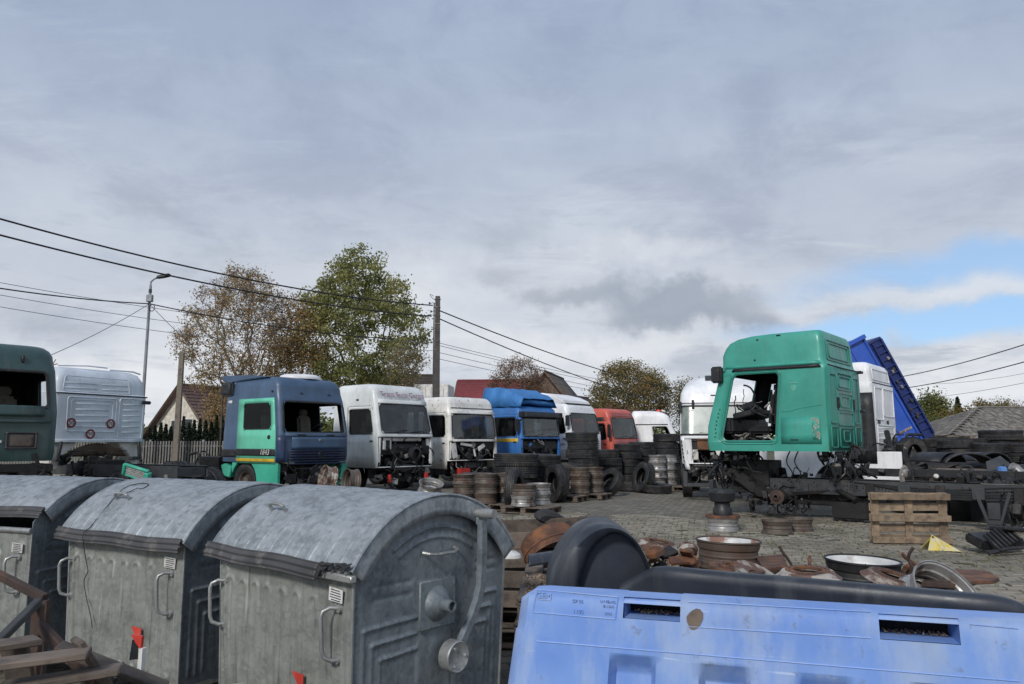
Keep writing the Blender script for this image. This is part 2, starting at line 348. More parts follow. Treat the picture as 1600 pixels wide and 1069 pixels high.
leafmat('leaf_yellow', [(0, (.09, .08, .02)), (.6, (.16, .12, .03)), (1, (.24, .14, .03))])
leafmat('leaf_red', [(0, (.12, .02, .02)), (1, (.25, .05, .04))])

# ------------------------------------------------------------------ mesh builder
class MB:
    def __init__(s): s.v = []; s.f = []
    def add(s, vs, fs, Mx=None):
        o = len(s.v)
        if Mx is not None: vs = [Mx @ Vector(p) for p in vs]
        s.v += [tuple(p) for p in vs]; s.f += [tuple(i+o for i in f) for f in fs]; return s
    def box(s, c, d, rot=None, taper=1.0):
        x, y, z = d[0]/2, d[1]/2, d[2]/2; t = taper
        vs = [Vector(p) for p in ((-x, -y, -z), (x, -y, -z), (x, y, -z), (-x, y, -z), (-x*t, -y*t, z), (x*t, -y*t, z), (x*t, y*t, z), (-x*t, y*t, z))]
        if rot is not None:
            rm = Euler(rot).to_matrix(); vs = [rm @ p for p in vs]
        vs = [p+Vector(c) for p in vs]
        return s.add(vs, [(3, 2, 1, 0), (4, 5, 6, 7), (0, 1, 5, 4), (1, 2, 6, 5), (2, 3, 7, 6), (3, 0, 4, 7)])
    def tube(s, pts, r, n=8, caps=True, radii=None):
        pts = [Vector(p) for p in pts]; o = len(s.v); N = len(pts); vs = []; prev = None
        for i, p in enumerate(pts):
            t = (pts[min(i+1, N-1)]-pts[max(i-1, 0)]); t = t.normalized() if t.length > 1e-9 else Vector((0, 0, 1))
            if prev is None:
                a = Vector((0, 0, 1)) if abs(t.z) < .9 else Vector((1, 0, 0)); u = t.cross(a).normalized()
            else: u = (prev - t*prev.dot(t)).normalized()
            prev = u; w = t.cross(u); rr = radii[i] if radii else r
            vs += [p+(u*math.cos(2*math.pi*k/n)+w*math.sin(2*math.pi*k/n))*rr for k in range(n)]
        fs = [(i*n+k, i*n+(k+1) % n, (i+1)*n+(k+1) % n, (i+1)*n+k) for i in range(N-1) for k in range(n)]
        if caps: fs += [tuple(range(n-1, -1, -1)), tuple((N-1)*n+k for k in range(n))]
        return s.add(vs, fs)
    def cyl(s, p0, p1, r0, r1=None, n=16): return s.tube([p0, p1], r0, n, True, [r0, r0 if r1 is None else r1])
    def lathe(s, prof, n=32, Mx=None, close=False):
        k = len(prof); vs = [(r*math.cos(2*math.pi*i/n), r*math.sin(2*math.pi*i/n), z) for i in range(n) for r, z in prof]
        fs = []
        for i in range(n):
            j = (i+1) % n
            for a in range(k if close else k-1):
                b = (a+1) % k; fs.append((i*k+a, j*k+a, j*k+b, i*k+b))
        return s.add(vs, fs, Mx)
    def prism(s, poly, a, b, plane='xz', Mx=None):
        """polygon in a plane pushed from a to b along the third axis"""
        n = len(poly)
        def P(p, h): return {'xz': (p[0], h, p[1]), 'xy': (p[0], p[1], h), 'yz': (h, p[0], p[1])}[plane]
        vs = [P(p, a) for p in poly]+[P(p, b) for p in poly]
        fs = [tuple(range(n)), tuple(range(2*n-1, n-1, -1))]+[(i, i+n, (i+1) % n+n, (i+1) % n) for i in range(n)]
        return s.add(vs, fs, Mx)
    def grid(s, fn, us, vs, keep=None, Mx=None, closeu=False):
        nu, nv = len(us), len(vs); pts = [fn(u, v) for u in us for v in vs]; fs = []
        for i in range(nu if closeu else nu-1):
            for j in range(nv-1):
                i2 = (i+1) % nu
                if keep and not keep((us[i]+us[i2])/2, (vs[j]+vs[j+1])/2): continue
                fs.append((i*nv+j, i2*nv+j, i2*nv+j+1, i*nv+j+1))
        return s.add(pts, fs, Mx)
    def build(s, name, mat, parent=None, smooth=38, bevel=0.0, kind=None, loc=None, solid=None, recalc=True, **kw):
        me = bpy.data.meshes.new(name); me.from_pydata(s.v, [], s.f)
        if recalc or bevel:
            bm = bmesh.new(); bm.from_mesh(me)
            loose = [v for v in bm.verts if not v.link_faces]
            if loose: bmesh.ops.delete(bm, geom=loose, context='VERTS')
            bmesh.ops.remove_doubles(bm, verts=bm.verts, dist=1e-5)
            bmesh.ops.recalc_face_normals(bm, faces=bm.faces)
            if bevel:
                es = [e for e in bm.edges if len(e.link_faces) == 2 and e.calc_face_angle(0) > .5]
                bmesh.ops.bevel(bm, geom=es, offset=bevel, segments=2 if bevel > .015 else 1, affect='EDGES', clamp_overlap=True)
            bm.to_mesh(me); bm.free()
        me.polygons.foreach_set('use_smooth', [True]*len(me.polygons))
        me.set_sharp_from_angle(angle=R(smooth))
        me.materials.append(MATS[mat] if isinstance(mat, str) else mat)
        o = bpy.data.objects.new(name, me); COL.objects.link(o)
        if parent: o.parent = parent
        if loc: o.location = loc
        if kind: o['kind'] = kind
        if solid:
            md = o.modifiers.new('solid', 'SOLIDIFY'); md.thickness = solid[0]; md.offset = solid[1] if len(solid) > 1 else -1
            if len(solid) > 2:
                me.materials.append(MATS[solid[2]]); md.material_offset = 1
        for k, v in kw.items(): o[k] = v
        return o
def tag(o, label, cat, group=None):
    o['label'] = label; o['category'] = cat
    if group: o['group'] = group
    return o
def thing(name, label, cat, loc=(0, 0, 0), rz=0.0, group=None, rot=None):
    o = bpy.data.objects.new(name, None); COL.objects.link(o); o.location = loc; o.rotation_euler = rot if rot else (0, 0, rz); o.empty_display_size = .2
    return tag(o, label, cat, group)
def dup(root, loc, rot=(0, 0, 0), label=None, group=None, scale=None, mat=None):
    r = root.copy(); COL.objects.link(r); r.location = loc; r.rotation_euler = rot
    if scale: r.scale = scale
    if label: r['label'] = label
    if group: r['group'] = group
    for ch in list(root.children):
        c = ch.copy(); COL.objects.link(c); c.parent = r
        if mat and c.type == 'MESH': c.material_slots[0].link = 'OBJECT'; c.material_slots[0].material = MATS[mat]
        for g2 in list(ch.children):
            d = g2.copy(); COL.objects.link(d); d.parent = c
    return r
def ls(a, b, n): return [a+(b-a)*i/(n-1) for i in range(n)]
def arcpts(fn, n): return [fn(i/(n-1)) for i in range(n)]
FONT = {}
def text(parent, s, size, mat, Mx, name='lettering', extrude=.002, align='CENTER', shear=0.0):
    cu = bpy.data.curves.new(name, 'FONT'); cu.body = s; cu.size = size; cu.extrude = extrude; cu.align_x = align; cu.align_y = 'CENTER'; cu.shear = shear; cu.resolution_u = 3
    o = bpy.data.objects.new('tmp', cu); COL.objects.link(o); bpy.context.view_layer.update()
    me = bpy.data.meshes.new_from_object(o.evaluated_get(bpy.context.evaluated_depsgraph_get())); bpy.data.objects.remove(o)
    me.transform(Mx); me.materials.clear(); me.materials.append(MATS[mat])
    t = bpy.data.objects.new(name, me); COL.objects.link(t); t.parent = parent; return t
def frame(origin, xdir, ydir):
    x = Vector(xdir).normalized(); y = Vector(ydir); y = (y-x*y.dot(x)).normalized(); z = x.cross(y)
    m = Matrix((x, y, z)).transposed().to_4x4(); m.translation = Vector(origin); return m
# ================================================================== GROUND
PAVE_RZ = R(-14)
def flat(name, x0, x1, y0, y1, z, mat, kind='structure', sub=1):
    mb = MB(); mb.grid(lambda u, v: (u, v, z), ls(x0, x1, sub+1), ls(y0, y1, sub+1)); return mb.build(name, mat, None, kind=kind)
flat('ground', -1500, 1500, -300, 2400, -.06, 'grass_ground')
yard = flat('paved_yard', -40, 40, -8, 33.3, -.02, 'yard_ground')
rg = random.Random(5)
cp, sp_ = math.cos(PAVE_RZ), math.sin(PAVE_RZ)
stones = []
for j in range(-60, 140):
    for i in range(-90, 110):
        u = i*.212+(j % 2)*.106; v = j*.172
        x = u*cp-v*sp_; y = u*sp_+v*cp
        if not (6.4 < y < 16.6+1.6*mnoise.noise(Vector((x*.6, y*.6, 4)))): continue
        px = 800+FPX*x/y; py = 690+CH*FPX/y
        if px < 690 or px > 1800: continue
        if py > 885+max(0, px-1000)*.09+40: continue
        stones.append((y+(0 if py < 897+max(0, px-1000)*.09 and 775 < px < 1620 else 100), x, y))
stones.sort()
bed = MB()
for _, x, y in stones:
    q_ = [(-.106, -.086), (.106, -.086), (.106, .086), (-.106, .086)]; bed.add([(x+a*cp-b*sp_, y+a*sp_+b*cp, -.012) for a, b in q_], [(0, 1, 2, 3)])
bed.build('paving_bed', 'bedding', None, kind='structure')
def stone_geo(mb, dx=0, dy=0, rot=0, dz=0, tl=(0, 0)):
    a, b, c = .1005, .0805, .011
    c8, s8 = math.cos(rot+PAVE_RZ), math.sin(rot+PAVE_RZ)
    def T(x, y, z): return (dx+x*c8-y*s8, dy+x*s8+y*c8, dz+z+x*tl[0]+y*tl[1])
    # slightly waisted block outline
    o = [(-a, -b), (-a*.3, -b+.012), (a*.3, -b+.012), (a, -b), (a, b), (a*.3, b-.012), (-a*.3, b-.012), (-a, b)]
    lo = [T(x, y, -.05) for x, y in o]; mid = [T(x, y, -.007) for x, y in o]; hi = [T(x*(1-c/a), y*(1-c/b), 0) for x, y in o]
    n = 8; fs = [(i, (i+1) % n, (i+1) % n+n, i+n) for i in range(n)]+[(i+n, (i+1) % n+n, (i+1) % n+2*n, i+2*n) for i in range(n)]+[tuple(range(2*n, 3*n))]
    mb.add(lo+mid+hi, fs)
one = MB(); stone_geo(one); s0 = one.build('paving_stone', 'paver', yard, recalc=False, smooth=20)
for k, (_, x, y) in enumerate(stones[:300]):
    o = s0 if k == 0 else s0.copy()
    if k: COL.objects.link(o)
    o.location = (x+rg.gauss(0, .003), y+rg.gauss(0, .003), .0+rg.gauss(0, .004)); o.rotation_euler = (rg.gauss(0, .012), rg.gauss(0, .012), rg.gauss(0, .012))
rest = MB()
for _, x, y in stones[300:]:
    if rg.random() < .006: continue
    stone_geo(rest, x+rg.gauss(0, .003), y+rg.gauss(0, .003), rg.gauss(0, .012), rg.gauss(0, .005), (rg.gauss(0, .015), rg.gauss(0, .015)))
rest.build('paving_stones', 'paver', yard, recalc=False, smooth=20, kind='stuff')
# weeds in the joints
wd = MB()
for k in range(900):
    _, x, y = stones[rg.randrange(len(stones))]
    if mnoise.noise(Vector((x*.7, y*.7, 0))) < -.02: continue
    x += .106; y += .086
    for b in range(5):
        a = rg.uniform(0, 6.28); h = rg.uniform(.02, .07); w = .004; tx, ty = math.cos(a)*h*.5, math.sin(a)*h*.5
        ox, oy = rg.gauss(0, .02), rg.gauss(0, .02)
        wd.add([(x+ox-w, y+oy, -.01), (x+ox+w, y+oy, -.01), (x+ox+tx, y+oy+ty, h)], [(0, 1, 2)])
wd.build('joint_weeds', 'leaf_bush', None, recalc=False, kind='stuff')

# ================================================================== GALVANISED BINS
BW, BD, BZ, BA = .615, .525, 1.03, 1.35      # half length, half depth, rim height, lid apex
CHD = BD+.045; RISE = BA-BZ; LR = (CHD*CHD+RISE*RISE)/(2*RISE); LC = BA-LR; LANG = math.asin(CHD/LR)
def smooth(a, b, x):
    t = max(0, min(1, (x-a)/(b-a))); return t*t*(3-2*t)
def seg_d(x, z, ax, az, bx, bz):
    dx, dz = bx-ax, bz-az; t = max(0, min(1, ((x-ax)*dx+(z-az)*dz)/(dx*dx+dz*dz+1e-12)))
    return math.hypot(x-ax-t*dx, z-az-t*dz)
def ridge(d, w, h): return h*math.exp(-(d/w)**2) if d < w*3 else 0.0
ribs_x = [-.50, -.37, -.25, -.12, .02, .15, .30]
def front_h(x, z, sd):
    h = 0
    for k, rx in enumerate(ribs_x+[.52, -.56]):
        top = .87 if k < 7 else .93
        d = seg_d(x, z, rx, .28, rx, top-.03); h += ridge(abs(d-.032), .011, .011)
    h += .012*mnoise.noise(Vector((x*2.4, z*2.4, sd)))+.005*mnoise.noise(Vector((x*7, z*7, sd+3)))
    return h
def side_h(y, z, sd):
    h = 0
    for k in range(3):      # pressed brackets each side of the middle plate
        zz = .74-.075*k; yy = -.46+.05*k
        h += ridge(seg_d(y, z, yy, zz, -.13, zz+.01), .009, .010); h += ridge(seg_d(y, z, yy, zz, yy, .25), .009, .005)
        h += ridge(seg_d(y, z, .30, zz+.06, .46-.04*k, zz+.06), .009, .013); h += ridge(seg_d(y, z, .46-.04*k, zz+.06, .46-.04*k, .25), .010, .006)
    for k in range(2): h += ridge(seg_d(y, z, -.40, .93-.06*k, -.17, .93-.06*k), .012, -.005); h += ridge(seg_d(y, z, .30, .97-.05*k, .45, .97-.05*k), .012, -.005)
    r = math.hypot(y, z-LC); a = math.atan2(y, z-LC)
    if abs(a) < .62: h += ridge(abs(r-(LR-.17)), .009, .012)
    if abs(a) < .60: h += ridge(abs(r-(LR-.22)), .008, .009)
    if abs(y-.0) < .13 and .30 < z < .92: h += .006*min(1, min(.13-abs(y), z-.30, .92-z)/.015)
    h += .008*mnoise.noise(Vector((y*2.4+9, z*2.4, sd)))
    return h
def tapf(z): return 1-.05*(1-z/BZ)
def make_bin(name, label, loc, rz, seed, lid_rot=0.0, torn=False):
    t = thing(name, label, 'waste container', (*loc, 0), rz, 'galvanised waste containers in a row')
    mb = MB(); mb.grid(lambda x, z: (x*tapf(z), -BD*tapf(z)-front_h(x, z, seed)*smooth(0, .03, BW-abs(x)), z), ls(-BW, BW, 240), ls(.16, BZ, 90)); 
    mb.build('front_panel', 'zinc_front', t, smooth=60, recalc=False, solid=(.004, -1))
    bk = MB(); bk.grid(lambda x, z: (x*tapf(z), BD*tapf(z), z), ls(BW, -BW, 8), ls(.16, BZ, 8)); bk.build('back_panel', 'zinc_front', t, solid=(.004, 1), recalc=False)
    fl = MB(); fl.box((0, 0, .18), (2*BW*.96, 2*BD*.96, .03)); fl.build('floor_panel', 'zinc_front', t)
    def ztop(y): return LC+math.sqrt(max(0, (LR-.012)**2-y*y))
    for s in (1, -1):
        mb = MB()
        def fn(y, v):
            z = .16+(ztop(y)-.16)*v
            return (s*(BW*tapf(min(z, BZ))+side_h(y, z, seed+s)*smooth(0, .03, BD-abs(y))), y*tapf(min(z, BZ)), z)
        ys = ls(-BD, BD, 150) if s == 1 else ls(-BD, BD, 40); vv = ls(0, 1, 150) if s == 1 else ls(0, 1, 40)
        mb.grid(fn, ys if s == 1 else ys[::-1], vv); mb.build('side_panel', 'zinc_side_shaded', t, smooth=60, recalc=False, solid=(.004, -1))
    # rolled rim front/back
    rm = MB(); rm.tube([(-BW-.01, -BD-.012, BZ-.01), (BW+.01, -BD-.012, BZ-.01)], .019, 10); rm.build('rim_tube', 'zinc_tube', t)
    rm = MB(); rm.tube([(-BW-.01, BD+.012, BZ-.01), (BW+.01, BD+.012, BZ-.01)], .019, 10); rm.build('rim_tube', 'zinc_tube', t)
    for s in (1, -1):
        for sy in (1, -1):
            if s == -1 and sy == 1: continue
            e = MB(); e.tube([(s*BW*tapf(.17), sy*BD*tapf(.17), .17), (s*BW, sy*BD, BZ)], .008, 6); e.build('corner_seam', 'zinc_tube', t)
    # lid: barrel shell with raised ribs, end skirts, rubber strip
    LW = BW+.04
    lid = bpy.data.objects.new('lid', None)
    mb = MB()
    def lf(x, a):
        r = LR
        for rx in ls(-LW+.11, LW-.11, 10): r += ridge(abs(x-rx), .005, .0042)
        r += .004*mnoise.noise(Vector((x*3, a*2, seed+7)))
        r -= .010*math.exp(-((x-.1)**2/.05+(a+.45)**2/.02)) if seed == 1 else 0
        return (x, math.sin(a)*r, LC+math.cos(a)*r)
    xs = sorted(set(ls(-LW, LW, 60)+[rx+o for rx in ls(-LW+.11, LW-.11, 10) for o in (-.016, -.011, -.007, -.0035, 0, .0035, .007, .011, .016)]))
    mb.grid(lf, xs, ls(-LANG, LANG, 60)); 
    for s in (1, -1):
        def sk(u, v): 
            r = LR-.105*v; aa = u*(1+.02*v)
            return (s*(LW+.0005), math.sin(aa)*r, LC+math.cos(aa)*r)
        mb.grid(sk, ls(-LANG, LANG, 50), [0, .3, .7, 1])
        mb.tube([(s*LW, math.sin(a)*(LR-.004), LC+math.cos(a)*(LR-.004)) for a in ls(-LANG, LANG, 50)], .008, 6)
    L = mb.build('lid', 'zinc_lid_lit', t, smooth=35, solid=(.003, -1))
    sk = MB(); f0 = Vector((0, -math.sin(LANG)*LR, LC+math.cos(LANG)*LR))
    x1 = LW if not torn else LW-.24
    def rub(x, v):
        w = math.sin(v*math.pi*5)*.004
        sag = .004*math.sin(x*9+seed)
        return (x, f0.y-.010-.022*v+w, f0.z+.022-.078*v+sag)
    sk.grid(rub, ls(-LW-.02, x1, 40), ls(0, 1, 26)); sk.build('rubber_strip', 'rubber_strip', L, smooth=60, solid=(.006, 0))
    if torn:
        tn = MB(); rr = random.Random(8)
        def tf(x, v):
            k = (x-x1)/.26
            return (x, f0.y-.012-.02*v+.014*mnoise.noise(Vector((x*40, v*6, 2))), f0.z+.020-.07*v+.02*k-.012*math.sin(k*9)*v+.010*mnoise.noise(Vector((x*30, v*4, 5)))+.03*k*v)
        tn.grid(tf, ls(x1, LW+.01, 26), ls(0, 1, 9), keep=lambda x, v: not (v > .8-.5*abs(math.sin(x*60)) and x > x1+.03)); tn.build('torn_strip', 'rubber', L, smooth=25, solid=(.005, 0))
        rm2 = MB(); rm2.box((BW-.10, f0.y+.01, BZ-.035), (.30, .035, .035)); rm2.build('rim_edge', 'zinc_tube', t, bevel=.006)
    hx, ha = (-.27, -.60)
    def lp(x, a, o): return (x, math.sin(a)*(LR+o), LC+math.cos(a)*(LR+o))
    hb = MB(); hb.tube([lp(hx-.07, ha+.0, 0), lp(hx-.068, ha, .04), lp(hx-.04, ha, .052), lp(hx+.04, ha, .052), lp(hx+.068, ha, .04), lp(hx+.07, ha, 0)], .010, 8)
    hb.build('lid_handle', 'zinc_tube', L)
    if lid_rot:
        piv = Vector((0, 0, LC)); q = Matrix.Translation(piv) @ Matrix.Rotation(lid_rot, 4, 'X') @ Matrix.Translation(-piv); L.matrix_local = q
    # grab handles
    for hx in (-.555, .50):
        h = MB(); y0 = -BD+.0; h.tube([(hx+.02, y0-.0, .845), (hx-.005, y0-.04, .85), (hx-.02, y0-.068, .835), (hx-.024, y0-.075, .81), (hx-.018, y0-.07, .66), (hx-.01, y0-.062, .63), (hx+.01, y0-.035, .615), (hx+.03, y0+.005, .615)], .0105, 10)
        hh = h.build('grab_handle', 'zinc_tube', t)
        for zz in (.845, .615):
            p = MB(); p.cyl((hx+.022, y0-.002, zz), (hx+.022, y0-.016, zz), .022, .018, 12); p.build('handle_foot', 'zinc_tube', hh)
    # sticker with fine print
    st = MB(); st.box((.505, -BD-.016, .905), (.105, .003, .062), rot=(0, R(3), 0)); so = st.build('sticker', 'white_label', t)
    ink = MB()
    for k in range(5): ink.box((.505+rg.uniform(-.004, .004), -BD-.0185, .927-.0115*k), (.075+rg.uniform(-.015, .01), .0012, .0045), rot=(0, R(3), 0))
    ink.build('print_line', 'ink', so)
    # side furniture on the right end (every one carries it; the near one shows it)
    X = BW+.005
    pl_ = MB(); pl_.box((X+.004, .0, .80), (.016, .25, .24)); pl_.build('pivot_plate', 'zinc_side_shaded', t, bevel=.006)
    pn = MB(); pn.lathe([(.001, .0), (.09, 0), (.085, .02), (.045, .055), (.030, .062), (.030, .12), (.022, .12), (.022, .09), (.0005, .09)], 24, Matrix.Translation((X, -.005, .80)) @ Matrix.Rotation(R(90), 4, 'Y')); pn.build('lifting_pin', 'zinc_side_shaded', t)
    ar = MB(); pts = [(X+.055, .272, 1.20), (X+.055, .270, 1.0), (X+.055, .262, .86), (X+.055, .235, .78), (X+.055, .19, .70), (X+.055, .13, .615), (X+.055, .10, .575)]
    w = .030
    for a, b in zip(pts[:-1], pts[1:]): pass
    def arm(i, s):
        p = Vector(pts[i]); d = (Vector(pts[min(i+1, len(pts)-1)])-Vector(pts[max(i-1, 0)])).normalized(); nrm = Vector((0, -d.z, d.y)); return p+nrm*w*s
    n = len(pts); vs = []
    for i in range(n):
        for s, o in ((-1, 0), (-1, .016), (-.6, .026), (.6, .026), (1, .016), (1, 0)): vs.append(arm(i, s)+Vector((o, 0, 0)))
    ar.add(vs, [(i*6+k, (i+1)*6+k, (i+1)*6+(k+1) % 6, i*6+(k+1) % 6) for i in range(n-1) for k in range(6)]+[tuple(range(6)), tuple((n-1)*6+k for k in range(6))])
    A = ar.build('lever_arm', 'zinc_side_shaded', t)
    hb = MB(); hb.cyl((X+.02, .262, 1.235), (X+.16, .262, 1.235), .026, n=16); hb.cyl((X+.161, .262, 1.235), (X+.15, .262, 1.235), .018, n=16); hb.build('hinge_sleeve', 'zinc_tube', A)
    hb = MB(); hb.box((X+.045, .285, 1.215), (.02, .075, .085)); hb.build('hinge_plate', 'zinc_side_shaded', A, bevel=.004)
    for dy in (-.02, .02):
        bb = MB(); bb.cyl((X+.055, .285+dy, 1.185), (X+.066, .285+dy, 1.185), .008, n=6); bb.build('bolt', 'zinc_tube', A)
    dd = MB(); dd.lathe([(.001, 0), (.078, 0), (.078, .062), (.073, .068), (.066, .064), (.001, .060)], 32, Matrix.Translation((X+.02, .075, .535)) @ Matrix.Rotation(R(90), 4, 'Y')); D = dd.build('counterweight', 'zinc_tube', t)
    for a in (0, 2.1, 4.2):
        bb = MB(); bb.cyl((X+.08, .075+.05*math.cos(a), .535+.05*math.sin(a)), (X+.094, .075+.05*math.cos(a), .535+.05*math.sin(a)), .008, n=6); bb.build('bolt', 'zinc_lid_lit', D)
    sh = MB(); sh.tube([(X, -.10, 1.06), (X+.035, -.085, 1.055), (X+.045, -.05, 1.05), (X+.045, .08, 1.05), (X+.03, .115, 1.06), (X, .12, 1.065)], .009, 8); sh.build('side_handle', 'zinc_tube', t)
    # reflective corner marks low on the front
    mk = MB(); mk.prism([(.16, .50), (.26, .50), (.26, .40)], -BD-.014, -BD-.011); mk.build('red_corner_mark', 'red_plastic', t)
    for sx in (-1, 1):
        for sy in (-1, 1):
            wh = MB(); wh.cyl((sx*.46-.02, sy*.38, .08), (sx*.46+.02, sy*.38, .08), .08, n=20); wo_ = wh.build('castor', 'rubber', t)
            fk = MB(); fk.box((sx*.46, sy*.38, .145), (.07, .06, .03)); fk.build('castor_fork', 'zinc_tube', wo_)
    return t
B1 = make_bin('waste_container', 'nearest galvanised waste container, rubber strip torn at its right end', (-.854, 4.326), R(-41), 1, torn=True)
B2 = make_bin('waste_container', 'middle galvanised waste container with a thin black wire hanging over its lid handle', (-2.191, 5.242), R(-31), 2)
B3 = make_bin('waste_container', 'leftmost galvanised waste container, its lid pushed back leaving a dark gap', (-3.64, 5.83), R(-21), 3, lid_rot=R(-13))
# loose wire over the middle lid
cw, sw = math.cos(R(-31)), math.sin(R(-31))
def b2(x, y, z): return Vector((-2.191+cw*x-sw*y, 5.242+sw*x+cw*y, z))
def lidp(x, a, o=.006): return b2(x, math.sin(a)*(LR+o), LC+math.cos(a)*(LR+o))
wr = MB()
pts = [lidp(-.27, -.44, .02), lidp(-.24, -.40), lidp(-.28, -.30), lidp(-.40, -.30), lidp(-.44, -.40), lidp(-.40, -.55), lidp(-.36, -.66), lidp(-.33, -LANG+.06), b2(-.31, -BD-.085, 1.03), b2(-.30, -BD-.08, .95), b2(-.345, -BD-.03, .84), b2(-.335, -BD-.022, .78), b2(-.37, -BD-.022, .72), b2(-.33, -BD-.022, .62), b2(-.27, -BD-.022, .52), b2(-.24, -BD-.02, .44)]
def catmull(p, k=6):
    o = []
    for i in range(len(p)-1):
        a, b, c, d = p[max(i-1, 0)], p[i], p[i+1], p[min(i+2, len(p)-1)]
        for j in range(k):
            t = j/k; o.append(.5*((2*b)+(c-a)*t+(2*a-5*b+4*c-d)*t*t+(3*b-a-3*c+d)*t**3))
    return o+[p[-1]]
wr.tube(catmull(pts), .0028, 6); wr.tube(catmull([lidp(-.26, -.44, .02), lidp(-.33, -.52), lidp(-.36, -.56), lidp(-.40, -.57)]), .0028, 6)
tag(wr.build('loose_wire', 'cable'), 'thin black loose wire looped over a lid handle and hanging down the bin front', 'wire')

# ================================================================== BLUE BARRIER
Q0 = Vector((.014, 1.755, 0)); QD = Vector((.955, -.297, 0)).normalized(); QN = Vector((QD.y, -QD.x, 0))   # QN towards the camera
bar = thing('plastic_barrier', 'light blue moulded plastic barrier with two slots, in the right foreground', 'barrier', Q0, math.atan2(QD.y, QD.x))
def onbar(px, py):
    r = ray(px, py); C0 = Vector((0, 0, CH)); k = (Q0-C0).dot(QN)/r.dot(QN); p = C0+r*k-Q0; return p.dot(QD), p.z
ZT = onbar(835, 909)[1]-.022; BL = 1.62; TH = .10
slots = []
for (x0, y0, x1, y1) in ((975, 931, 1064, 967), (1372, 957, 1500, 1002)):
    a = onbar(x0, y0); b = onbar(x1, y1); slots.append((a[0], b[0], b[1]-.006, a[1]-.002))
pk = []
for (x0, x1, y0) in ((960, 1030, 1018), (1094, 1172, 1034), (1246, 1332, 1048), (1420, 1500, 1062)):
    a = onbar(x0, y0); b = onbar(x1, y0); pk.append((a[0], b[0], a[1]-.30, a[1]))
def flare(z): return .10*max(0, ZT-z)+.0
def recess(s, z):
    d = 0
    for a, b, c, e in pk:
        if a-.001 <= s <= b+.001 and c-.001 <= z <= e+.001:
            k = min((s-a)/.012, (b-s)/.012, (e-z)/.045, (z-c)/.012); d = max(d, .038*max(0, min(1, k)))
    return d
us = set(ls(0, BL, 60)); zs = set(ls(0, ZT-.012, 50))
for a, b, c, e in slots: us |= {a, b}; zs |= {c, e}
for a, b, c, e in pk: us |= {a, a+.012, b-.012, b}; zs |= {c, c+.012, e-.045, e}
us = sorted(u for u in us if u >= 0); zs = sorted(zs)
def end_in(s, z):   # rounded plan corner and flare at the left end
    k = max(0, 1-s/.03); return .03*(1-math.sqrt(max(0, 1-k*k)))
def fb(s, z):
    k = max(0, 1-s/.05); zc = z-(.022*(1-math.sqrt(max(0, 1-k*k))) if z > ZT-.08 else 0)
    fl_ = .13*max(0, ZT-z)*max(0, 1-s/.5)
    return (s-fl_, -flare(z)+recess(s, z)+end_in(s, z)-.0015*mnoise.noise(Vector((s*6, z*6, 1)))*0, zc)
mb = MB()
mb.grid(fb, us, zs, keep=lambda s, z: not any(a < s < b and c < z < e for a, b, c, e in slots))
rr_ = [(math.pi/2*k/6) for k in range(7)]
def topf(s, v):
    k = max(0, 1-s/.05); dz = .022*(1-math.sqrt(max(0, 1-k*k)))
    if v <= 6: a = rr_[int(round(v))]; y = .012-.012*math.cos(a); z = ZT-.012+.012*math.sin(a)
    else: a = rr_[int(round(v-7))]; y = TH-.02+.02*math.sin(a); z = ZT-.012+.012*math.cos(a)
    e = end_in(s, z); y = y+e*(1-2*y/TH)
    return (s-.13*max(0, ZT-z)*max(0, 1-s/.5), y-flare(z)*(1-y/TH), z-dz)
mb.grid(topf, us, list(range(14)))
def back(s, z): p = topf(s, 13); return (s-.13*max(0, ZT-z)*max(0, 1-s/.5), TH+flare(z)-end_in(s, z), min(z, p[2]))
mb.grid(back, us, zs[::-1])
# left end closure
def endc(v, z): a = fb(0, z); b = back(0, z); return (a[0], a[1]+(b[1]-a[1])*v, min(a[2], b[2]))
mb.grid(endc, [0, 1], zs)
bo = mb.build('shell', 'blue_barrier', bar, smooth=50)
for a, b, c, e in slots:
    sl = MB(); y0 = -flare(e)-.0; y1 = .075
    sl.add([(a, y0, c), (b, y0, c), (b, y0, e), (a, y0, e), (a+.003, y1, c+.001), (b-.003, y1, c+.001), (b-.003, y1, e-.001), (a+.003, y1, e-.001)], [(0, 1, 5, 4), (1, 2, 6, 5), (2, 3, 7, 6), (3, 0, 4, 7)])
    so = sl.build('slot_lining', 'blue_barrier', bar)
    bkp = MB(); bkp.box(((a+b)/2, y1+.004, (c+e)/2), (b-a, .006, e-c)); bkp.build('slot_shade', 'dark_interior', so)  # near-black sheet paints the shade deep inside the slot
    gr = MB()
    for k in range(80):
        sx = rg.uniform(a+.015, b-.01); yy = rg.uniform(y1-.03, y1-.004); q = rg.uniform(.001, .003)
        gr.box((sx, yy, c+.002+q*.4+rg.uniform(0, .003)), (q*2, q*1.5, q), rot=(rg.uniform(0, 3), rg.uniform(0, 3), rg.uniform(0, 3)))
    gr.build('grit', 'wood', so, recalc=False, kind='stuff')
def bartext(px, py, s, size, nm='embossed_lettering'):
    a, z = onbar(px, py); text(bar, s, size, 'blue_barrier', frame((a, -flare(z)-.0015, z), (1, 0, 0), (0, 0.1, 1)), nm, .0016)
def barline(x0, y0, x1, y1, r=.0016):
    a = onbar(x0, y0); b = onbar(x1, y1); l = MB(); l.tube([(a[0], -flare(a[1])-.0002, a[1]), (b[0], -flare(b[1])-.0002, b[1])], r, 6); l.build('embossed_line', 'blue_barrier', bar)
bartext(850, 931, 'GEM', .019); bartext(903, 939, 'GP 06', .010); bartext(904, 955, '1100', .012); bartext(950, 940, 'UV PE-HD', .008); bartext(951, 947, 'EN 840', .008); bartext(951, 958, '2006', .008)
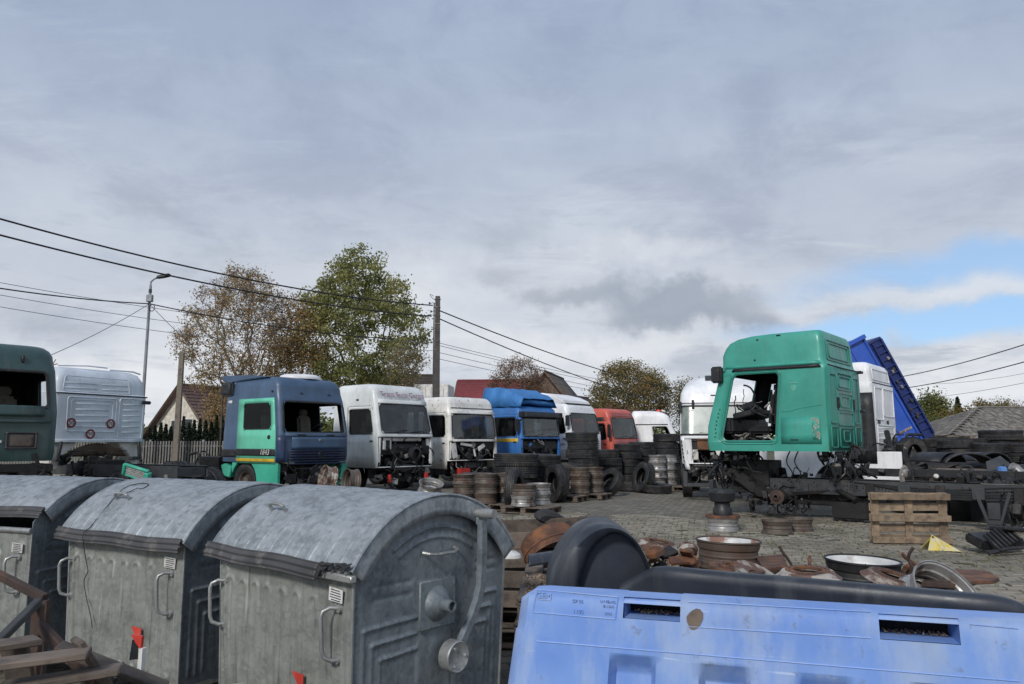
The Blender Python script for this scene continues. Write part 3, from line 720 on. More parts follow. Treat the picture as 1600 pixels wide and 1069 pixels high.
for l in ((839, 921, 966, 933), (833, 956, 962, 967), (839, 921, 833, 956), (966, 933, 962, 967), (840, 936, 861, 938), (1075, 940, 1360, 956), (1075, 978, 1360, 996), (840, 1000, 1590, 1062), (1150, 935, 1158, 941), (1515, 975, 1590, 982)): barline(*l)
a, z = onbar(1086, 967); gp = MB(); gp.prism([(a+.017*math.cos(t)*(1+.12*math.sin(3*t)), z+.021*math.sin(t+.2)*(1+.1*math.sin(2*t))) for t in ls(0, 5.9, 14)], -flare(z)-.003, -flare(z)+.004); gp.build('glue_patch', 'wood_grey', bar)

# ================================================================== DARK PLASTIC HOOD behind the barrier
hood = thing('plastic_hood', 'dark grey plastic hood with tall arched left end, behind the blue barrier', 'plastic hood', (0, 0, 0))
Yh = 2.16
op = [(858, 935), (860, 905), (866, 884), (877, 860), (893, 838), (915, 820), (943, 812), (972, 818), (994, 836), (1009, 860), (1019, 884), (1030, 905), (1032, 935)]
ip = [(906, 935), (908, 905), (914, 884), (922, 864), (932, 848), (945, 836), (958, 829), (974, 830), (992, 843), (1005, 864), (1014, 886), (1024, 906), (1026, 935)]
def ccat(p, k=5): return [(q.x, q.y) for q in catmull([Vector((a, b)) for a, b in p], k)]
op, ip = ccat(op), ccat(ip)
N_ = len(op)
def hp(px, py, Y): v = at(px, py+7, Yh); return (v.x, Y, v.z)
loops = []
for f_, Y in ((-.0, Yh+.22), (0, Yh+.05), (.10, Yh+.015), (.35, Yh-.005), (.75, Yh), (1, Yh+.02), (1.02, Yh+.05)):
    loops.append([hp(o[0]+(i[0]-o[0])*f_, o[1]+(i[1]-o[1])*f_, Y) for o, i in zip(op, ip)])
mb = MB(); nv = len(loops); mb.add([loops[v][u] for u in range(N_) for v in range(nv)], [(u*nv+v, (u+1)*nv+v, (u+1)*nv+v+1, u*nv+v+1) for u in range(N_-1) for v in range(nv-1)])
mb.add([loops[-1][u] for u in range(N_)], [tuple(range(N_))]); mb.add([loops[0][u] for u in range(N_)], [tuple(range(N_-1, -1, -1))])
mb.build('arched_end', 'tub_plastic', hood, smooth=60)
mb = MB(); a = at(866, 935, Yh); b = at(1026, 935, Yh)
mb.box(((a.x+b.x)/2, Yh+.12, a.z/2-.01), (b.x-a.x, .16, a.z)); mb.build('stand', 'tub_plastic', hood, bevel=.01)
def wl(px, py, Y): p = at(px, py, Y); return p
tp = [wl(968, 915, 2.13), wl(985, 904, 2.12), wl(1003, 893, 2.10), wl(1020, 886, 2.07), wl(1045, 887, 2.03), wl(1120, 894, 1.97), wl(1250, 905, 1.86), wl(1400, 918, 1.76), wl(1520, 929, 1.69), wl(1570, 935, 1.67), wl(1610, 948, 1.66), wl(1660, 975, 1.66)]
tp = catmull(tp, 4); mb = MB(); prof = [(.035, -1.2), (.0, -.06), (-.006, -.03), (-.006, -.012), (.004, -.002), (.016, 0), (.035, -.001), (.045, -.008), (.05, -.03), (.06, -1.2)]
vs = []
for i, p in enumerate(tp):
    d = (tp[min(i+1, len(tp)-1)]-tp[max(i-1, 0)]); d.z = 0; d.normalize(); nn = Vector((-d.y, d.x, 0))
    for o, h in prof: q = p+nn*o; vs.append((q.x, q.y, max(.01, p.z+h)))
k = len(prof); mb.add(vs, [(i*k+j, (i+1)*k+j, (i+1)*k+j+1, i*k+j+1) for i in range(len(tp)-1) for j in range(k-1)]); mb.build('long_side', 'tub_plastic', hood, smooth=60)

# ================================================================== PALLETS
def board_mesh(nm, d, mat, seed=0):
    mb = MB(); mb.box((0, 0, 0), d); return mb.build(nm, mat, None, bevel=.004)
def make_pallet(label, loc, rot, mat='wood', group=None, name='wooden_pallet', cat='pallet'):
    t = thing(name, label, cat, loc, 0, group, rot)
    def put(nm, d, pos):
        mb = MB(); mb.box((0, 0, 0), d); o = mb.build(nm, mat, t, bevel=.004); o.location = pos; return o
    def cpy(o, pos, rz=0): c = o.copy(); COL.objects.link(c); c.location = pos; c.rotation_euler = (0, 0, rz)
    b = put('top_board', (1.2, .125, .022), (0, -.33, .133))
    for k, y in enumerate((-.165, 0, .165, .33)): cpy(b, (0, y, .133+.001*k), .006*(k-2))
    c = put('cross_board', (.125, .8, .022), (-.52, 0, .110)); cpy(c, (0, 0, .110)); cpy(c, (.52, 0, .110))
    e = put('bottom_board', (1.2, .10, .022), (0, -.34, .011)); cpy(e, (0, 0, .011)); cpy(e, (0, .34, .011))
    bl = None
    for x in (-.52, 0, .52):
        for y in (-.34, 0, .34):
            if bl is None: bl = put('block', (.125, .10, .076), (x, y, .060))
            else: cpy(bl, (x, y, .060))
    return t
p = ground(1424, 851)
up_pal = make_pallet('weathered wooden pallet standing upright on its long edge against the truck frame', (p.x+.02, p.y-.03, .405), (R(-87), 0, R(-6)), 'wood')
flatp = make_pallet('grey wooden pallet at the top of the stack beside the nearest bin', (.46, 4.98, .58), (0, 0, R(86)), 'wood_grey', 'stacked grey pallets beside the bins')
for k in range(4):
    dup(flatp, (.46+rg.uniform(-.03, .03), 4.98+rg.uniform(-.03, .03), .145*k), (0, 0, R(86+rg.uniform(-3, 3))), ['bottom', 'second from the bottom', 'middle', 'second from the top'][k]+' grey pallet of the stack beside the nearest bin')
# heap of rotten timber crates behind it
def crate(label, loc, rot, d, mat='wood_grey'):
    t = thing('timber_crate', label, 'crate', loc, 0, 'broken timber crates behind the bins', rot)
    L_, W_, H_ = d
    for sy in (-1, 1):
        for k in range(2):
            mb = MB(); mb.box((0, sy*W_/2, H_*(.25+.5*k)), (L_, .025, H_*.42)); mb.build('side_board', mat, t, bevel=.003)
    for sx in (-1, 1):
        for k in range(2):
            mb = MB(); mb.box((sx*(L_/2-.02), 0, H_*(.25+.5*k)), (.025, W_-.03, H_*.42)); mb.build('end_board', mat, t, bevel=.003)
    for k in range(4):
        mb = MB(); mb.box((0, -W_/2+.1+k*(W_-.2)/3, .01), (L_-.06, .13, .02)); mb.build('base_board', mat, t, bevel=.003)
    return t
crate('broken brown timber crate, upper one of the heap behind the bins', (.22, 6.5, .62), (R(2), R(-3), R(-10)), (1.15, .8, .30))
crate('broken brown timber crate, lower one of the heap behind the bins', (.20, 6.45, .30), (R(-1), R(1), R(-4)), (1.2, .85, .30))
lowp = dup(flatp, (.20, 6.45, 0), (0, 0, R(-5)), 'grey wooden pallet on the ground under the timber crates'); dup(flatp, (.20, 6.46, .15), (0, 0, R(-7)), 'second grey pallet from the ground under the timber crates')

# ================================================================== RIMS and TYRES
def rim_proto(label, mat, mat_in=None, group=None, h=.235, Rr=.29):
    t = thing('wheel_rim', label, 'wheel rim', (0, 0, -20), 0, group)
    o = [(Rr, 0), (Rr, .012), (Rr-.010, .018), (Rr-.014, .050), (Rr-.026, .062), (Rr-.032, .085), (Rr-.026, .105), (Rr-.032, .115), (Rr-.034, .150), (Rr-.022, .162), (Rr-.016, .185), (Rr-.010, h-.018), (Rr, h-.012), (Rr, h)]
    i = [(r-.012, z) for r, z in o[::-1]]; i[0] = (Rr-.010, h+.002); i[-1] = (Rr-.010, -.001)
    mb = MB(); mb.lathe(o+i, 40, close=True); b = mb.build('barrel', mat, t, smooth=24)
    if mat_in:
        ii = [(r-.0135, z) for r, z in o[::-1]]; ii = ii[1:-1]
        mb = MB(); mb.lathe(ii, 40); mb.build('inner_face', mat_in, b, smooth=50, recalc=False)
    ds = MB(); rs = [.085, .095, .15, .19, .215, Rr-.055]; dz = [.085, .095, .10, .085, .06, .045]
    def keep(a, r): return not (.155 < r < .21 and (a*10/(2*math.pi)) % 1 < .45)
    ds.grid(lambda a, r: (r*math.cos(a), r*math.sin(a), np.interp(r, rs, dz)), ls(0, 2*math.pi, 61), [.085, .10, .13, .155, .18, .21, .225, Rr-.055], keep=keep); ds.build('disc', mat, t, smooth=40, solid=(.012, 0))
    return t
def tyre_mesh(Rt=.505, w=.29, chev=False, n=36):
    hw = w/2; tr = Rt; o = [(.285, -hw+.045), (.295, -hw+.02), (.34, -hw+.004), (.42, -hw), (tr-.045, -hw+.008), (tr-.012, -hw+.022)]
    g_ = []
    for zc in (-.075, -.026, .026, .075): g_ += [(tr, zc-.010), (tr-.014, zc-.006), (tr-.014, zc+.006), (tr, zc+.010)]
    prof = o+[(tr, -hw+.035)]+g_+[(tr, hw-.035)]+[(r, -z) for r, z in o[::-1]]
    inner = [(.30, hw-.06), (.36, hw-.03), (tr-.05, hw-.04), (tr-.04, 0), (tr-.05, -hw+.04), (.36, -hw+.03), (.30, -hw+.06)]
    mb = MB(); mb.lathe(prof+inner, n, close=True)
    k = 60
    for i in range(k):
        a = 2*math.pi*i/k
        for s in (-1, 1):
            mx = Matrix.Rotation(a+(s*.02 if chev else 0), 4, 'Z') @ Matrix.Translation((tr-.004, 0, s*(hw-.045)))
            q = MB(); q.box((0, 0, 0), (.022 if not chev else .04, .026, .06 if not chev else .11), rot=(s*R(35) if chev else 0, 0, 0)); mb.add(q.v, q.f, mx)
    return mb
tm = tyre_mesh(); tyre0 = tm.build('tyre', 'tyre_rubber', None, smooth=40); tyre0.location = (0, 0, -20)
tm2 = tyre_mesh(.53, .30, True); tyreC = tm2.build('tyre', 'tyre_rubber', None, smooth=40); tyreC.location = (0, 0, -20)
PROTOS = []
def put_tyre(loc, label, rot=(0, 0, 0), proto=tyre0, group='loose tyres in the yard', s=1.0):
    o = proto.copy(); COL.objects.link(o); o.location = loc; o.rotation_euler = rot; o.scale = (s, s, s*rg.uniform(.9, 1.04)); return tag(o, label, 'tyre', group)
def tyre_stack(px, Y, n, desc, z0=0.0, s=1.0, proto=tyre0, dx=0, group='tyres in upright stacks'):
    names = ['bottom', 'second up', 'third up', 'fourth up', 'fifth up', 'sixth up', 'seventh up']
    for k in range(n):
        pos = 'top' if k == n-1 and n > 1 else names[k]
        put_tyre((xat(px, Y)+dx+rg.uniform(-.05, .05), Y+rg.uniform(-.04, .04), z0+(.145+.275*k)*s), f'black tyre, {pos} in {desc}', (rg.uniform(-.02, .02), rg.uniform(-.02, .02), rg.uniform(0, 6)), proto, group, s*rg.uniform(.90, 1.04))
rimG = rim_proto('grey rim', 'rim_grey'); rimS = rim_proto('silver rim', 'rim_silver'); rimB = rim_proto('brown rim', 'rim_brown', 'rim_inside'); rimP = rim_proto('pale rim', 'rim_pale'); rimR = rim_proto('rust rim', 'rust'); rimK = rim_proto('dark rim', 'black_plastic', 'rim_inside')
def put_rim(proto, loc, label, rot=(0, 0, 0), group='loose wheel rims', s=1.0):
    return dup(proto, loc, rot, label, group, (s, s, s))
def rim_stack(protos, x, Y, desc, z0=.145, group='stacked wheel rims', s=1.0):
    names = ['bottom', 'second up', 'third up', 'fourth up', 'fifth up']
    for k, pr in enumerate(protos):
        pos = 'top' if k == len(protos)-1 and k else names[k]
        put_rim(pr, (x+rg.uniform(-.02, .02), Y+rg.uniform(-.02, .02), z0+.24*k*s), f'steel rim, {pos} in {desc}', (rg.uniform(-.01, .01), rg.uniform(-.01, .01), rg.uniform(0, 6)), group, s)
def gpal(x, Y, label, rz=0): return dup(flatp, (x, Y, 0), (0, 0, rz), label, 'pallets under the rims and tyres')
# -------- left yard row: rims on pallets, tyre stacks
Y = 17.3; x = xat(818, Y); gpal(x+.17, Y+.05, 'grey pallet under the two silver and brown rim stacks', R(-30))
rim_stack([rimS, rimG], x, Y-.02, 'the silver-bottomed pair at the pallet corner nearest the paving', .16)
rim_stack([rimS, rimS], xat(843, Y+.35), Y+.45, 'the bright pair behind the pallet corner stack', .16)
Y = 18.1; gpal(xat(775, Y)+.02, Y+.1, 'grey pallet under the brown rims left of the silver pair', R(-30))
rim_stack([rimB, rimG, rimG], xat(760, Y), Y, 'the brown stack left of the silver pair', .15, s=.98)
rim_stack([rimK, rimG, rimG], xat(789, Y), Y+.35, 'the shaded stack just left of the silver pair', .15, s=.98)
Y = 18.9; rim_stack([rimG, rimG, rimG], xat(725, Y), Y, 'the leftmost stack, partly behind the nearest bin', .10, s=.98)
gpal(xat(722, Y), Y+.1, 'grey pallet under the leftmost rim stack', R(-30))
rim_stack([rimG, rimG, rimG], xat(905, 21.4), 21.4, 'the grey stack below the tall tyre stack', .16)
rim_stack([rimG, rimG, rimG], xat(927, 21.9), 21.9, 'the second grey stack right of the tall tyre stack foot', .16)
gpal(xat(918, 21.6), 21.65, 'grey pallet under the grey rim stacks', R(-30)); gpal(xat(880, 20.9), 20.9, 'empty grey pallet lying left of the grey rim stacks', R(-30))
rim_stack([rimS]*4, xat(1026, 25.2), 25.2, 'the shiny column left of the white cab front', .16, s=1.05)
rim_stack([rimS]*4, xat(1043, 25.6), 25.6, 'the shiny column nearest the white cab front', .16, s=1.05)
gpal(xat(1035, 25.3), 25.4, 'pallet under the shiny rim columns', R(-20))
gpal(xat(1052, 24.9), 25.0, 'pale pallet on the paving beside the shiny rims', R(-20))
tyre_stack(748, 20.4, 3, 'the short stack behind the brown rims', s=.95)
tyre_stack(806, 20.3, 4, 'the wide stack in front of the blue cab door', s=1.16)
tyre_stack(846, 21.3, 4, 'the stack in front of the blue cab grille', s=1.12)
tyre_stack(911, 23.4, 5, 'the tall five-tyre stack before the white cab', .145*0+.55, s=.98)
gpal(xat(911, 23.4), 23.4, 'pallet under the tall tyre stack')
tyre_stack(949, 25.2, 5, 'the stack under the red cab, left one', s=.98)
tyre_stack(979, 25.8, 6, 'the stack under the red cab, right one', s=.93)
tyre_stack(1003, 26.8, 6, 'the stack left of the white side-on cab', s=.98)
tyre_stack(1040, 27.6, 7, 'the stack below the open window of the white side-on cab', s=.98)
tyre_stack(1023, 28.8, 6, 'the stack behind the shiny rims', s=.95)
tyre_stack(1068, 28.6, 6, 'the dark stack just left of the white cab front', s=.95)
tyre_stack(1085, 29.4, 5, 'the dark stack half hidden by the white cab front', s=.95)
put_tyre((xat(868, 20.4), 20.4, .50), 'big black tyre standing upright beside the silver rims', (R(88), R(4), R(-62)), group='single tyres standing or leaning', s=1.0)
put_tyre((xat(800, 17.9)+.05, 18.0, .50), 'narrow black tyre standing on edge between the rim stacks', (R(90), 0, R(75)), group='single tyres standing or leaning', s=.98)
put_tyre((xat(887, 22.3), 22.3, .50), 'black tyre standing behind the leaning tyres by the grey rims', (R(90), 0, R(-40)), group='single tyres standing or leaning')
put_tyre((xat(950, 22.9), 22.9, .36), 'black tyre leaning flat against the low stack under the red cab', (R(52), 0, R(-55)), group='single tyres standing or leaning', s=.95)
put_tyre((xat(1004, 24.2), 24.2, .47), 'black tyre leaning upright left of the shiny rims', (R(75), 0, R(-68)), group='single tyres standing or leaning', s=.95)
put_tyre((xat(1025, 23.9), 23.9, .15), 'black tyre lying flat at the foot of the shiny rims', (R(3), 0, 0), group='single tyres standing or leaning', s=.9)
put_tyre((xat(985, 25.0), 25.0, .15), 'grey-brown worn tyre lying flat below the red cab stacks', (0, 0, 0), group='single tyres standing or leaning', s=.95)
# rims seen over the bins below the blue and white cabs
put_rim(rimP, at(520, 748, 16.6)+Vector((0, 0, -.02)), 'pale dirty rim standing tilted below the navy cab', (R(78), R(20), R(-60)))
put_rim(rimG, at(556, 752, 17.6)+Vector((0, 0, -.02)), 'brownish rim standing on edge between the navy and white cabs', (R(85), 0, R(-55)), s=1.05)
put_rim(rimS, at(672, 762, 17.5)+Vector((0, 0, -.1)), 'silver rim lying half hidden behind the nearest bin lid', (R(20), R(10), 0))
for (px, py, Yb, lab) in ((520, 748, 16.6, 'grey pallet under the pale tilted rim'), (560, 752, 17.6, 'grey pallet under the brownish standing rim')):
    for k in range(2): dup(flatp, (xat(px, Yb), Yb, .145*k), (0, 0, R(-35+5*k)), lab+(' (upper)' if k else ' (lower)'), 'pallets under the rims and tyres')

# -------- foreground rim heap on pallets behind the hood
for k, (x, y) in enumerate(((2.15, 7.25), (3.25, 6.55), (2.45, 6.15), (1.15, 6.3))):
    gpal(x, y, ['grey pallet under the big brown rim', 'grey pallet under the black and white rim', 'grey pallet under the rusty discs', 'grey pallet under the twisted rusty parts'][k], R(-12+8*k))
gx = xat(1131, 7.25); put_rim(rimR, (gx+.02, 7.3, .18), 'rusty brown rim under the big brown rim', s=1.05)
put_rim(rimB, (gx, 7.25, .44), 'big brown rim with pale inside at the top of its pair, left foreground heap', (R(1), R(1), 1), s=1.06)
hx = xat(1335, 6.35); put_rim(rimR, (hx+.02, 6.38, .15), 'rusty grey rim under the black rim')
put_rim(rimK, (hx, 6.35, .40), 'black rim with bright white inside on top of the foreground heap', (R(1), R(-1), 2), s=1.04)
def disc_thing(name, label, cat, loc, rot, prof, mat, n=36, holes=0, ring=None, group='rusty brake discs and hubs in the foreground heap'):
    t = thing(name, label, cat, loc, 0, group, rot); t.scale = (1, 1, .62 if name == 'wheel_hub' else 1); mb = MB(); mb.lathe(prof, n, close=True); mb.build('disc', mat, t, smooth=40)
    if ring:
        mb = MB(); mb.lathe(ring[0], n, close=True); mb.build('hub_ring', ring[1], t, smooth=40)
    for k in range(holes):
        a = 2*math.pi*k/holes; mb = MB(); mb.cyl((ring[2]*math.cos(a), ring[2]*math.sin(a), ring[3]), (ring[2]*math.cos(a), ring[2]*math.sin(a), ring[3]+.012), .007, n=6); mb.build('stud', 'rust', t)
    return t
Pf = [(.13, 0), (.215, 0), (.215, .045), (.13, .045)]
drum = [(.11, .06), (.15, .075), (.17, .05), (.20, .02), (.225, 0), (.232, .015), (.20, .05), (.18, .09), (.15, .10), (.11, .09)]
q = at(1150, 891, 6.1); disc_thing('brake_disc', 'rusty brake disc lying in front of the big brown rim', 'brake disc', (q.x, q.y, q.z-.02), (R(3), R(4), 0), Pf, 'rust', ring=([(.09, .03), (.135, .03), (.135, .06), (.09, .06)], 'rust', .11, .06), holes=8)
q = at(1190, 890, 5.9); disc_thing('brake_disc', 'thin disc leaning beside the rusty brake disc', 'brake disc', (q.x, q.y, q.z-.09), (R(22), R(24), 0), [(.12, 0), (.24, 0), (.24, .014), (.12, .014)], 'rim_pale')
q = at(1262, 893, 5.55); disc_thing('wheel_hub', 'pale wheel hub with rusty flange in the middle of the heap', 'wheel hub', (q.x, q.y, q.z-.05), (R(2), R(-2), 0), drum, 'hub_pale', ring=([(.10, .08), (.155, .08), (.155, .105), (.10, .105)], 'rust', .13, .10), holes=10)
disc_thing('brake_disc', 'rusty brake disc under the pale wheel hub', 'brake disc', (q.x+.02, q.y+.05, q.z-.13), (0, 0, 0), Pf, 'rust')
put_rim(rimR, (q.x, q.y+.1, .148), 'rusty rim supporting the wheel hub in the heap', s=1.0)
q = at(1395, 899, 5.6); disc_thing('wheel_hub', 'rust-speckled hub lying tilted beside the shiny rim', 'wheel hub', (q.x, q.y, q.z-.06), (R(10), R(12), 0), drum, 'rim_pale', ring=([(.10, .08), (.155, .08), (.155, .105), (.10, .105)], 'rust', .13, .10), holes=10)
q = at(1452, 948, 5.45); put_rim(rimS, (q.x, q.y, q.z-.02), 'shiny silver rim tilted up at the right of the heap', (R(50), R(14), R(10)), s=.92)
put_rim(rimR, (q.x+.1, q.y+.3, .01), 'rusty rim on the ground below the shiny tilted rim', (0, 0, 0)); put_rim(rimR, (q.x+.07, q.y+.28, .25), 'rusty rim second from the ground below the shiny tilted rim')
def plate_thing(name, label, cat, pts, th, mat, group=None):
    t = MB(); n = len(pts); vs = [Vector(p) for p in pts]; nn = (vs[1]-vs[0]).cross(vs[2]-vs[0]).normalized()
    t.add(vs+[v-nn*th for v in vs], [tuple(range(n)), tuple(range(2*n-1, n-1, -1))]+[(i, i+n, (i+1) % n+n, (i+1) % n) for i in range(n)])
    return tag(t.build(name, mat, None, bevel=.004), label, cat, group)
plate_thing('rusty_sheet', 'dark rusty steel sheet over the right end of the heap, pointing right', 'steel sheet', [at(1440, 893, 6.5), at(1540, 897, 6.35), at(1562, 909, 5.95), at(1552, 913, 5.8), at(1500, 915, 5.6), at(1420, 905, 5.7)], .03, 'rust')
plate_thing('rusty_plate', 'reddish rusty plate beneath the steel sheet point', 'steel plate', [at(1455, 902, 6.1), at(1535, 910, 5.95), at(1510, 921, 5.5), at(1440, 917, 5.4)], .035, 'rust_dark')
plate_thing('rusty_plate', 'flat rusty scrap between the two pairs of rims', 'steel plate', [at(1182, 878, 7.2), at(1225, 874, 7.3), at(1232, 893, 6.3), at(1195, 899, 6.1)], .05, 'rust')
plate_thing('grey_board', 'small grey board lying on the paving behind the rims', 'board', [at(1190, 871, 9.6), at(1228, 869, 9.7), at(1232, 876, 9.3), at(1205, 878, 9.2)], .03, 'concrete')
# supports so nothing floats
for (px, Yb, h) in ((1490, 5.95, .40), (1210, 6.8, .30)):
    mb = MB(); mb.box((xat(px, Yb), Yb, h/2), (.35, .3, h)); tag(mb.build('timber_block', 'wood_grey', None, bevel=.01), 'squared timber block holding up the %s scrap' % ('right-hand' if h > .35 else 'middle'), 'timber block', 'timber blocks under the scrap')
# twisted rusty parts right of the hood arch
def scrap(label, px, py, Yq, n, seed, size, mats=('rust',), name='scrap_heap', cat='scrap metal'):
    rr = random.Random(seed); c = at(px, py, Yq); t = thing(name, label, cat, (c.x, c.y, 0))
    for k in range(n):
        mb = MB(); o = Vector((rr.uniform(-1, 1)*size[0], rr.uniform(-1, 1)*size[1], c.z*rr.uniform(.35, 1.0)))
        m = rr.choice(mats); ty = rr.randrange(3)
        if ty == 0:
            pts = [o]; d = Vector((rr.uniform(-1, 1), rr.uniform(-1, 1), rr.uniform(-.3, .5))).normalized()
            for j in range(6): d = (d+Vector((rr.gauss(0, .35), rr.gauss(0, .35), rr.gauss(0, .3)))).normalized(); pts.append(pts[-1]+d*.06)
            pts = [Vector((p.x, p.y, max(.05, p.z))) for p in pts]
            mb.tube(catmull(pts, 3), rr.uniform(.008, .02), 6); mb.build('bent_pipe', m, t)
        elif ty == 1:
            mb.box(o, (rr.uniform(.1, .3), rr.uniform(.04, .12), rr.uniform(.02, .06)), rot=(rr.uniform(-.5, .5), rr.uniform(-.6, .6), rr.uniform(0, 3))); mb.build('bracket', m, t, bevel=.006)
        else:
            mb.lathe([(.04, 0), (.085, 0), (.09, .04), (.06, .07), (.04, .07)], 16, Matrix.Translation(o) @ Euler((rr.uniform(-1, 1), rr.uniform(-1, 1), 0)).to_matrix().to_4x4(), close=True); mb.build('flange', m, t)
    mb = MB(); mb.box((0, 0, c.z*.3), (size[0]*1.8, size[1]*1.8, c.z*.6), rot=(0, 0, .3), taper=.8); mb.build('lower_mass', mats[0], t, bevel=.02)
    return t
scrap('tangle of rusty brake parts and wire just right of the dark arch', 1048, 862, 6.9, 26, 3, (.22, .2), ('rust', 'rust', 'grime_metal', 'rim_pale'))
scrap('low spread of small rusty fragments between the two big rims', 1238, 889, 6.75, 34, 8, (.5, .28), ('rust', 'rust_dark', 'rust', 'rim_pale', 'grime_metal'))
scrap('low spread of rusty fragments right of the black and white rim', 1440, 894, 6.7, 26, 19, (.4, .22), ('rust', 'rust_dark', 'grime_metal'))
q = at(1028, 848, 7.6); disc_thing('wheel_hub', 'pale and rusty hub lying on the tangle right of the dark arch', 'wheel hub', (q.x, q.y, q.z-.05), (R(4), R(8), 0), drum, 'rim_pale', ring=([(.10, .08), (.155, .08), (.155, .105), (.10, .105)], 'rust', .13, .10), holes=8)
# left of the hood: brake drum, rubber piece, grey plastic cover, white thing, chips
dr = thing('brake_drum', 'orange rusty brake drum lying tilted on the crates left of the dark arch', 'brake drum', at(866, 862, 6.0)+Vector((0, 0, -.04)), 0, None, (R(-38), R(-18), R(8)))
mb = MB(); mb.lathe([(.21, 0), (.225, 0), (.225, .16), (.215, .17), (.21, .18), (.13, .205), (.09, .205), (.09, .19), (.13, .19), (.195, .165), (.205, .15)], 40, close=True); mb.build('drum_shell', 'rust', dr, smooth=40)
mb = MB(); mb.lathe([(.225, .05), (.232, .055), (.232, .065), (.225, .07)], 40, close=True); mb.build('rib', 'rust', dr)
mb = MB(); mb.tube(catmull([at(842, 813, 6.9), at(848, 806, 6.9), at(862, 806, 6.9), at(885, 816, 6.95)], 5), .05, 8, radii=[.045, .06, .065, .065, .065, .062, .06, .058, .055, .05, .048, .045, .04, .035, .03, .02]); tag(mb.build('rubber_boot', 'rubber'), 'black rubber piece lying across the top crate', 'rubber piece')
cv = MB(); cv.grid(lambda u, v: tuple(at(848+22*u, 885-18*math.cos(v*1.4), 5.2+.0)+Vector((0, .18*(u+1)/2+.10*math.sin(v*1.4), 0))), ls(-1, 1, 12), ls(-1, 1, 12)); tag(cv.build('plastic_cover', 'tub_plastic', None, smooth=60, solid=(.006, 0)), 'grey plastic cover resting on the pallet stack beside the blue barrier', 'plastic cover')
mb = MB(); c = at(797, 871, 5.0); mb.lathe([(.001, 0), (.075, 0), (.07, .02), (.04, .04), (.001, .045)], 20, Matrix.Translation(c)); tag(mb.build('white_cap', 'white_label', None), 'white plastic cap lying on the pallet stack next to the nearest bin', 'cap')
ch = MB()
for k in range(700):
    x_ = .46+rg.uniform(-.38, .3); y_ = 4.98+rg.uniform(-.55, .1); q_ = rg.uniform(.004, .012)
    ch.box((x_, y_, .728+rg.uniform(0, .015)), (q_*2, q_, q_*.6), rot=(rg.uniform(0, 3), rg.uniform(0, 3), rg.uniform(0, 3)))
ch.build('wood_chips', 'wood', None, recalc=False, kind='stuff')

# -------- objects on the paving
yc = thing('yellow_chock', 'yellow weathered steel wedge with a hole, lying in front of the upright pallet', 'wheel chock', (0, 0, 0))
def gp2(px, py): p = ground(px, py); return Vector((p.x, p.y, .006))
a = gp2(1450, 861); b = gp2(1473, 861.5); c = gp2(1503, 863); ap = Vector((gp2(1463, 862).x, gp2(1463, 862).y+.10, .235)); ap2 = ap+Vector((.03, .02, -.01))
def slab(parent, nm, pts, th, mat):
    t = MB(); vs = [Vector(p) for p in pts]; n = len(vs); nn = (vs[1]-vs[0]).cross(vs[2]-vs[0]).normalized()
    t.add(vs+[v-nn*th for v in vs], [tuple(range(n)), tuple(range(2*n-1, n-1, -1))]+[(i, i+n, (i+1) % n+n, (i+1) % n) for i in range(n)]); return t.build(nm, mat, parent, bevel=.002)
slab(yc, 'front_plate', [a, b, b+(ap2-b)*.85, ap2, ap, ap+(a-ap)*.12], .010, 'yellow_paint'); slab(yc, 'ramp_plate', [b, c, ap2+(c-ap2)*.35, ap2], .012, 'yellow_paint')
slab(yc, 'back_plate', [c, c+Vector((-.02, .25, 0)), a+Vector((.05, .3, 0)), ap2], .01, 'yellow_paint')
hl = MB(); hc = ap+Vector((.012, -.022, -.035)); hl.cyl(hc, hc+Vector((0, .03, .004)), .012, n=12); hl.build('hole', 'dark_interior', yc)
gq = ground(1570, 868); bb = thing('broken_plastic_grille', 'black broken plastic grille panel lying on the paving at the right edge', 'plastic grille', (gq.x+.05, gq.y+.15, .1), 0, None, (R(8), R(-6), R(12)))
for k in range(7): mb = MB(); mb.box((-.25+.08*k, -.1+.02*k, .12+.01*k), (.03, .30, .05), rot=(R(35), 0, R(8))); mb.build('slat', 'black_plastic', bb, bevel=.004)
mb = MB(); mb.box((.05, .15, .05), (.75, .35, .14), rot=(R(10), R(5), 0)); mb.build('housing', 'black_plastic', bb, bevel=.03)
mb = MB(); mb.box((.25, .1, .20), (.40, .30, .06), rot=(R(-15), R(12), 0)); mb.build('cover', 'black_plastic', bb, bevel=.015)
mb = MB(); mb.tube(catmull([Vector((-.38, -.16, 0)), Vector((-.1, -.22, .05)), Vector((.2, -.2, .02)), Vector((.5, -.18, .08))], 5), .025, 8); mb.build('edge_rail', 'black_plastic', bb)
for (px, py, l, lab) in ((1303, 844, .22, 'small pale metal strip lying on the paving behind the black rim'), (1275, 841, .1, 'tiny pale metal scrap lying left of the metal strip')):
    q = ground(px, py); mb = MB(); mb.box((0, 0, 0), (l, .04, .02), rot=(.1, 0, .2)); o = mb.build('metal_strip', 'rim_silver', None, bevel=.003); o.location = (q.x, q.y, .015); tag(o, lab, 'metal strip')
q = ground(1130, 829); put_rim(rimS, (q.x, q.y, .0), 'bright silver rim, lowest of the column under the green cab front', s=1.02); disc_thing('brake_disc', 'rusty disc on the silver rim of the column under the green cab front', 'brake disc', (q.x, q.y, .238), (0, 0, 0), [(.10, 0), (.31, 0), (.31, .045), (.10, .045)], 'rust', group='rusty brake discs and hubs in the foreground heap')
mb = MB(); mb.lathe([(.10, 0), (.17, 0), (.17, .10), (.14, .14), (.14, .22), (.22, .25), (.24, .40), (.20, .46), (.10, .46)], 24, Matrix.Translation((q.x, q.y, .285)), close=True); tag(mb.build('air_bellows', 'black_plastic', None, smooth=40), 'black air spring standing on the rim column under the green cab', 'air spring')
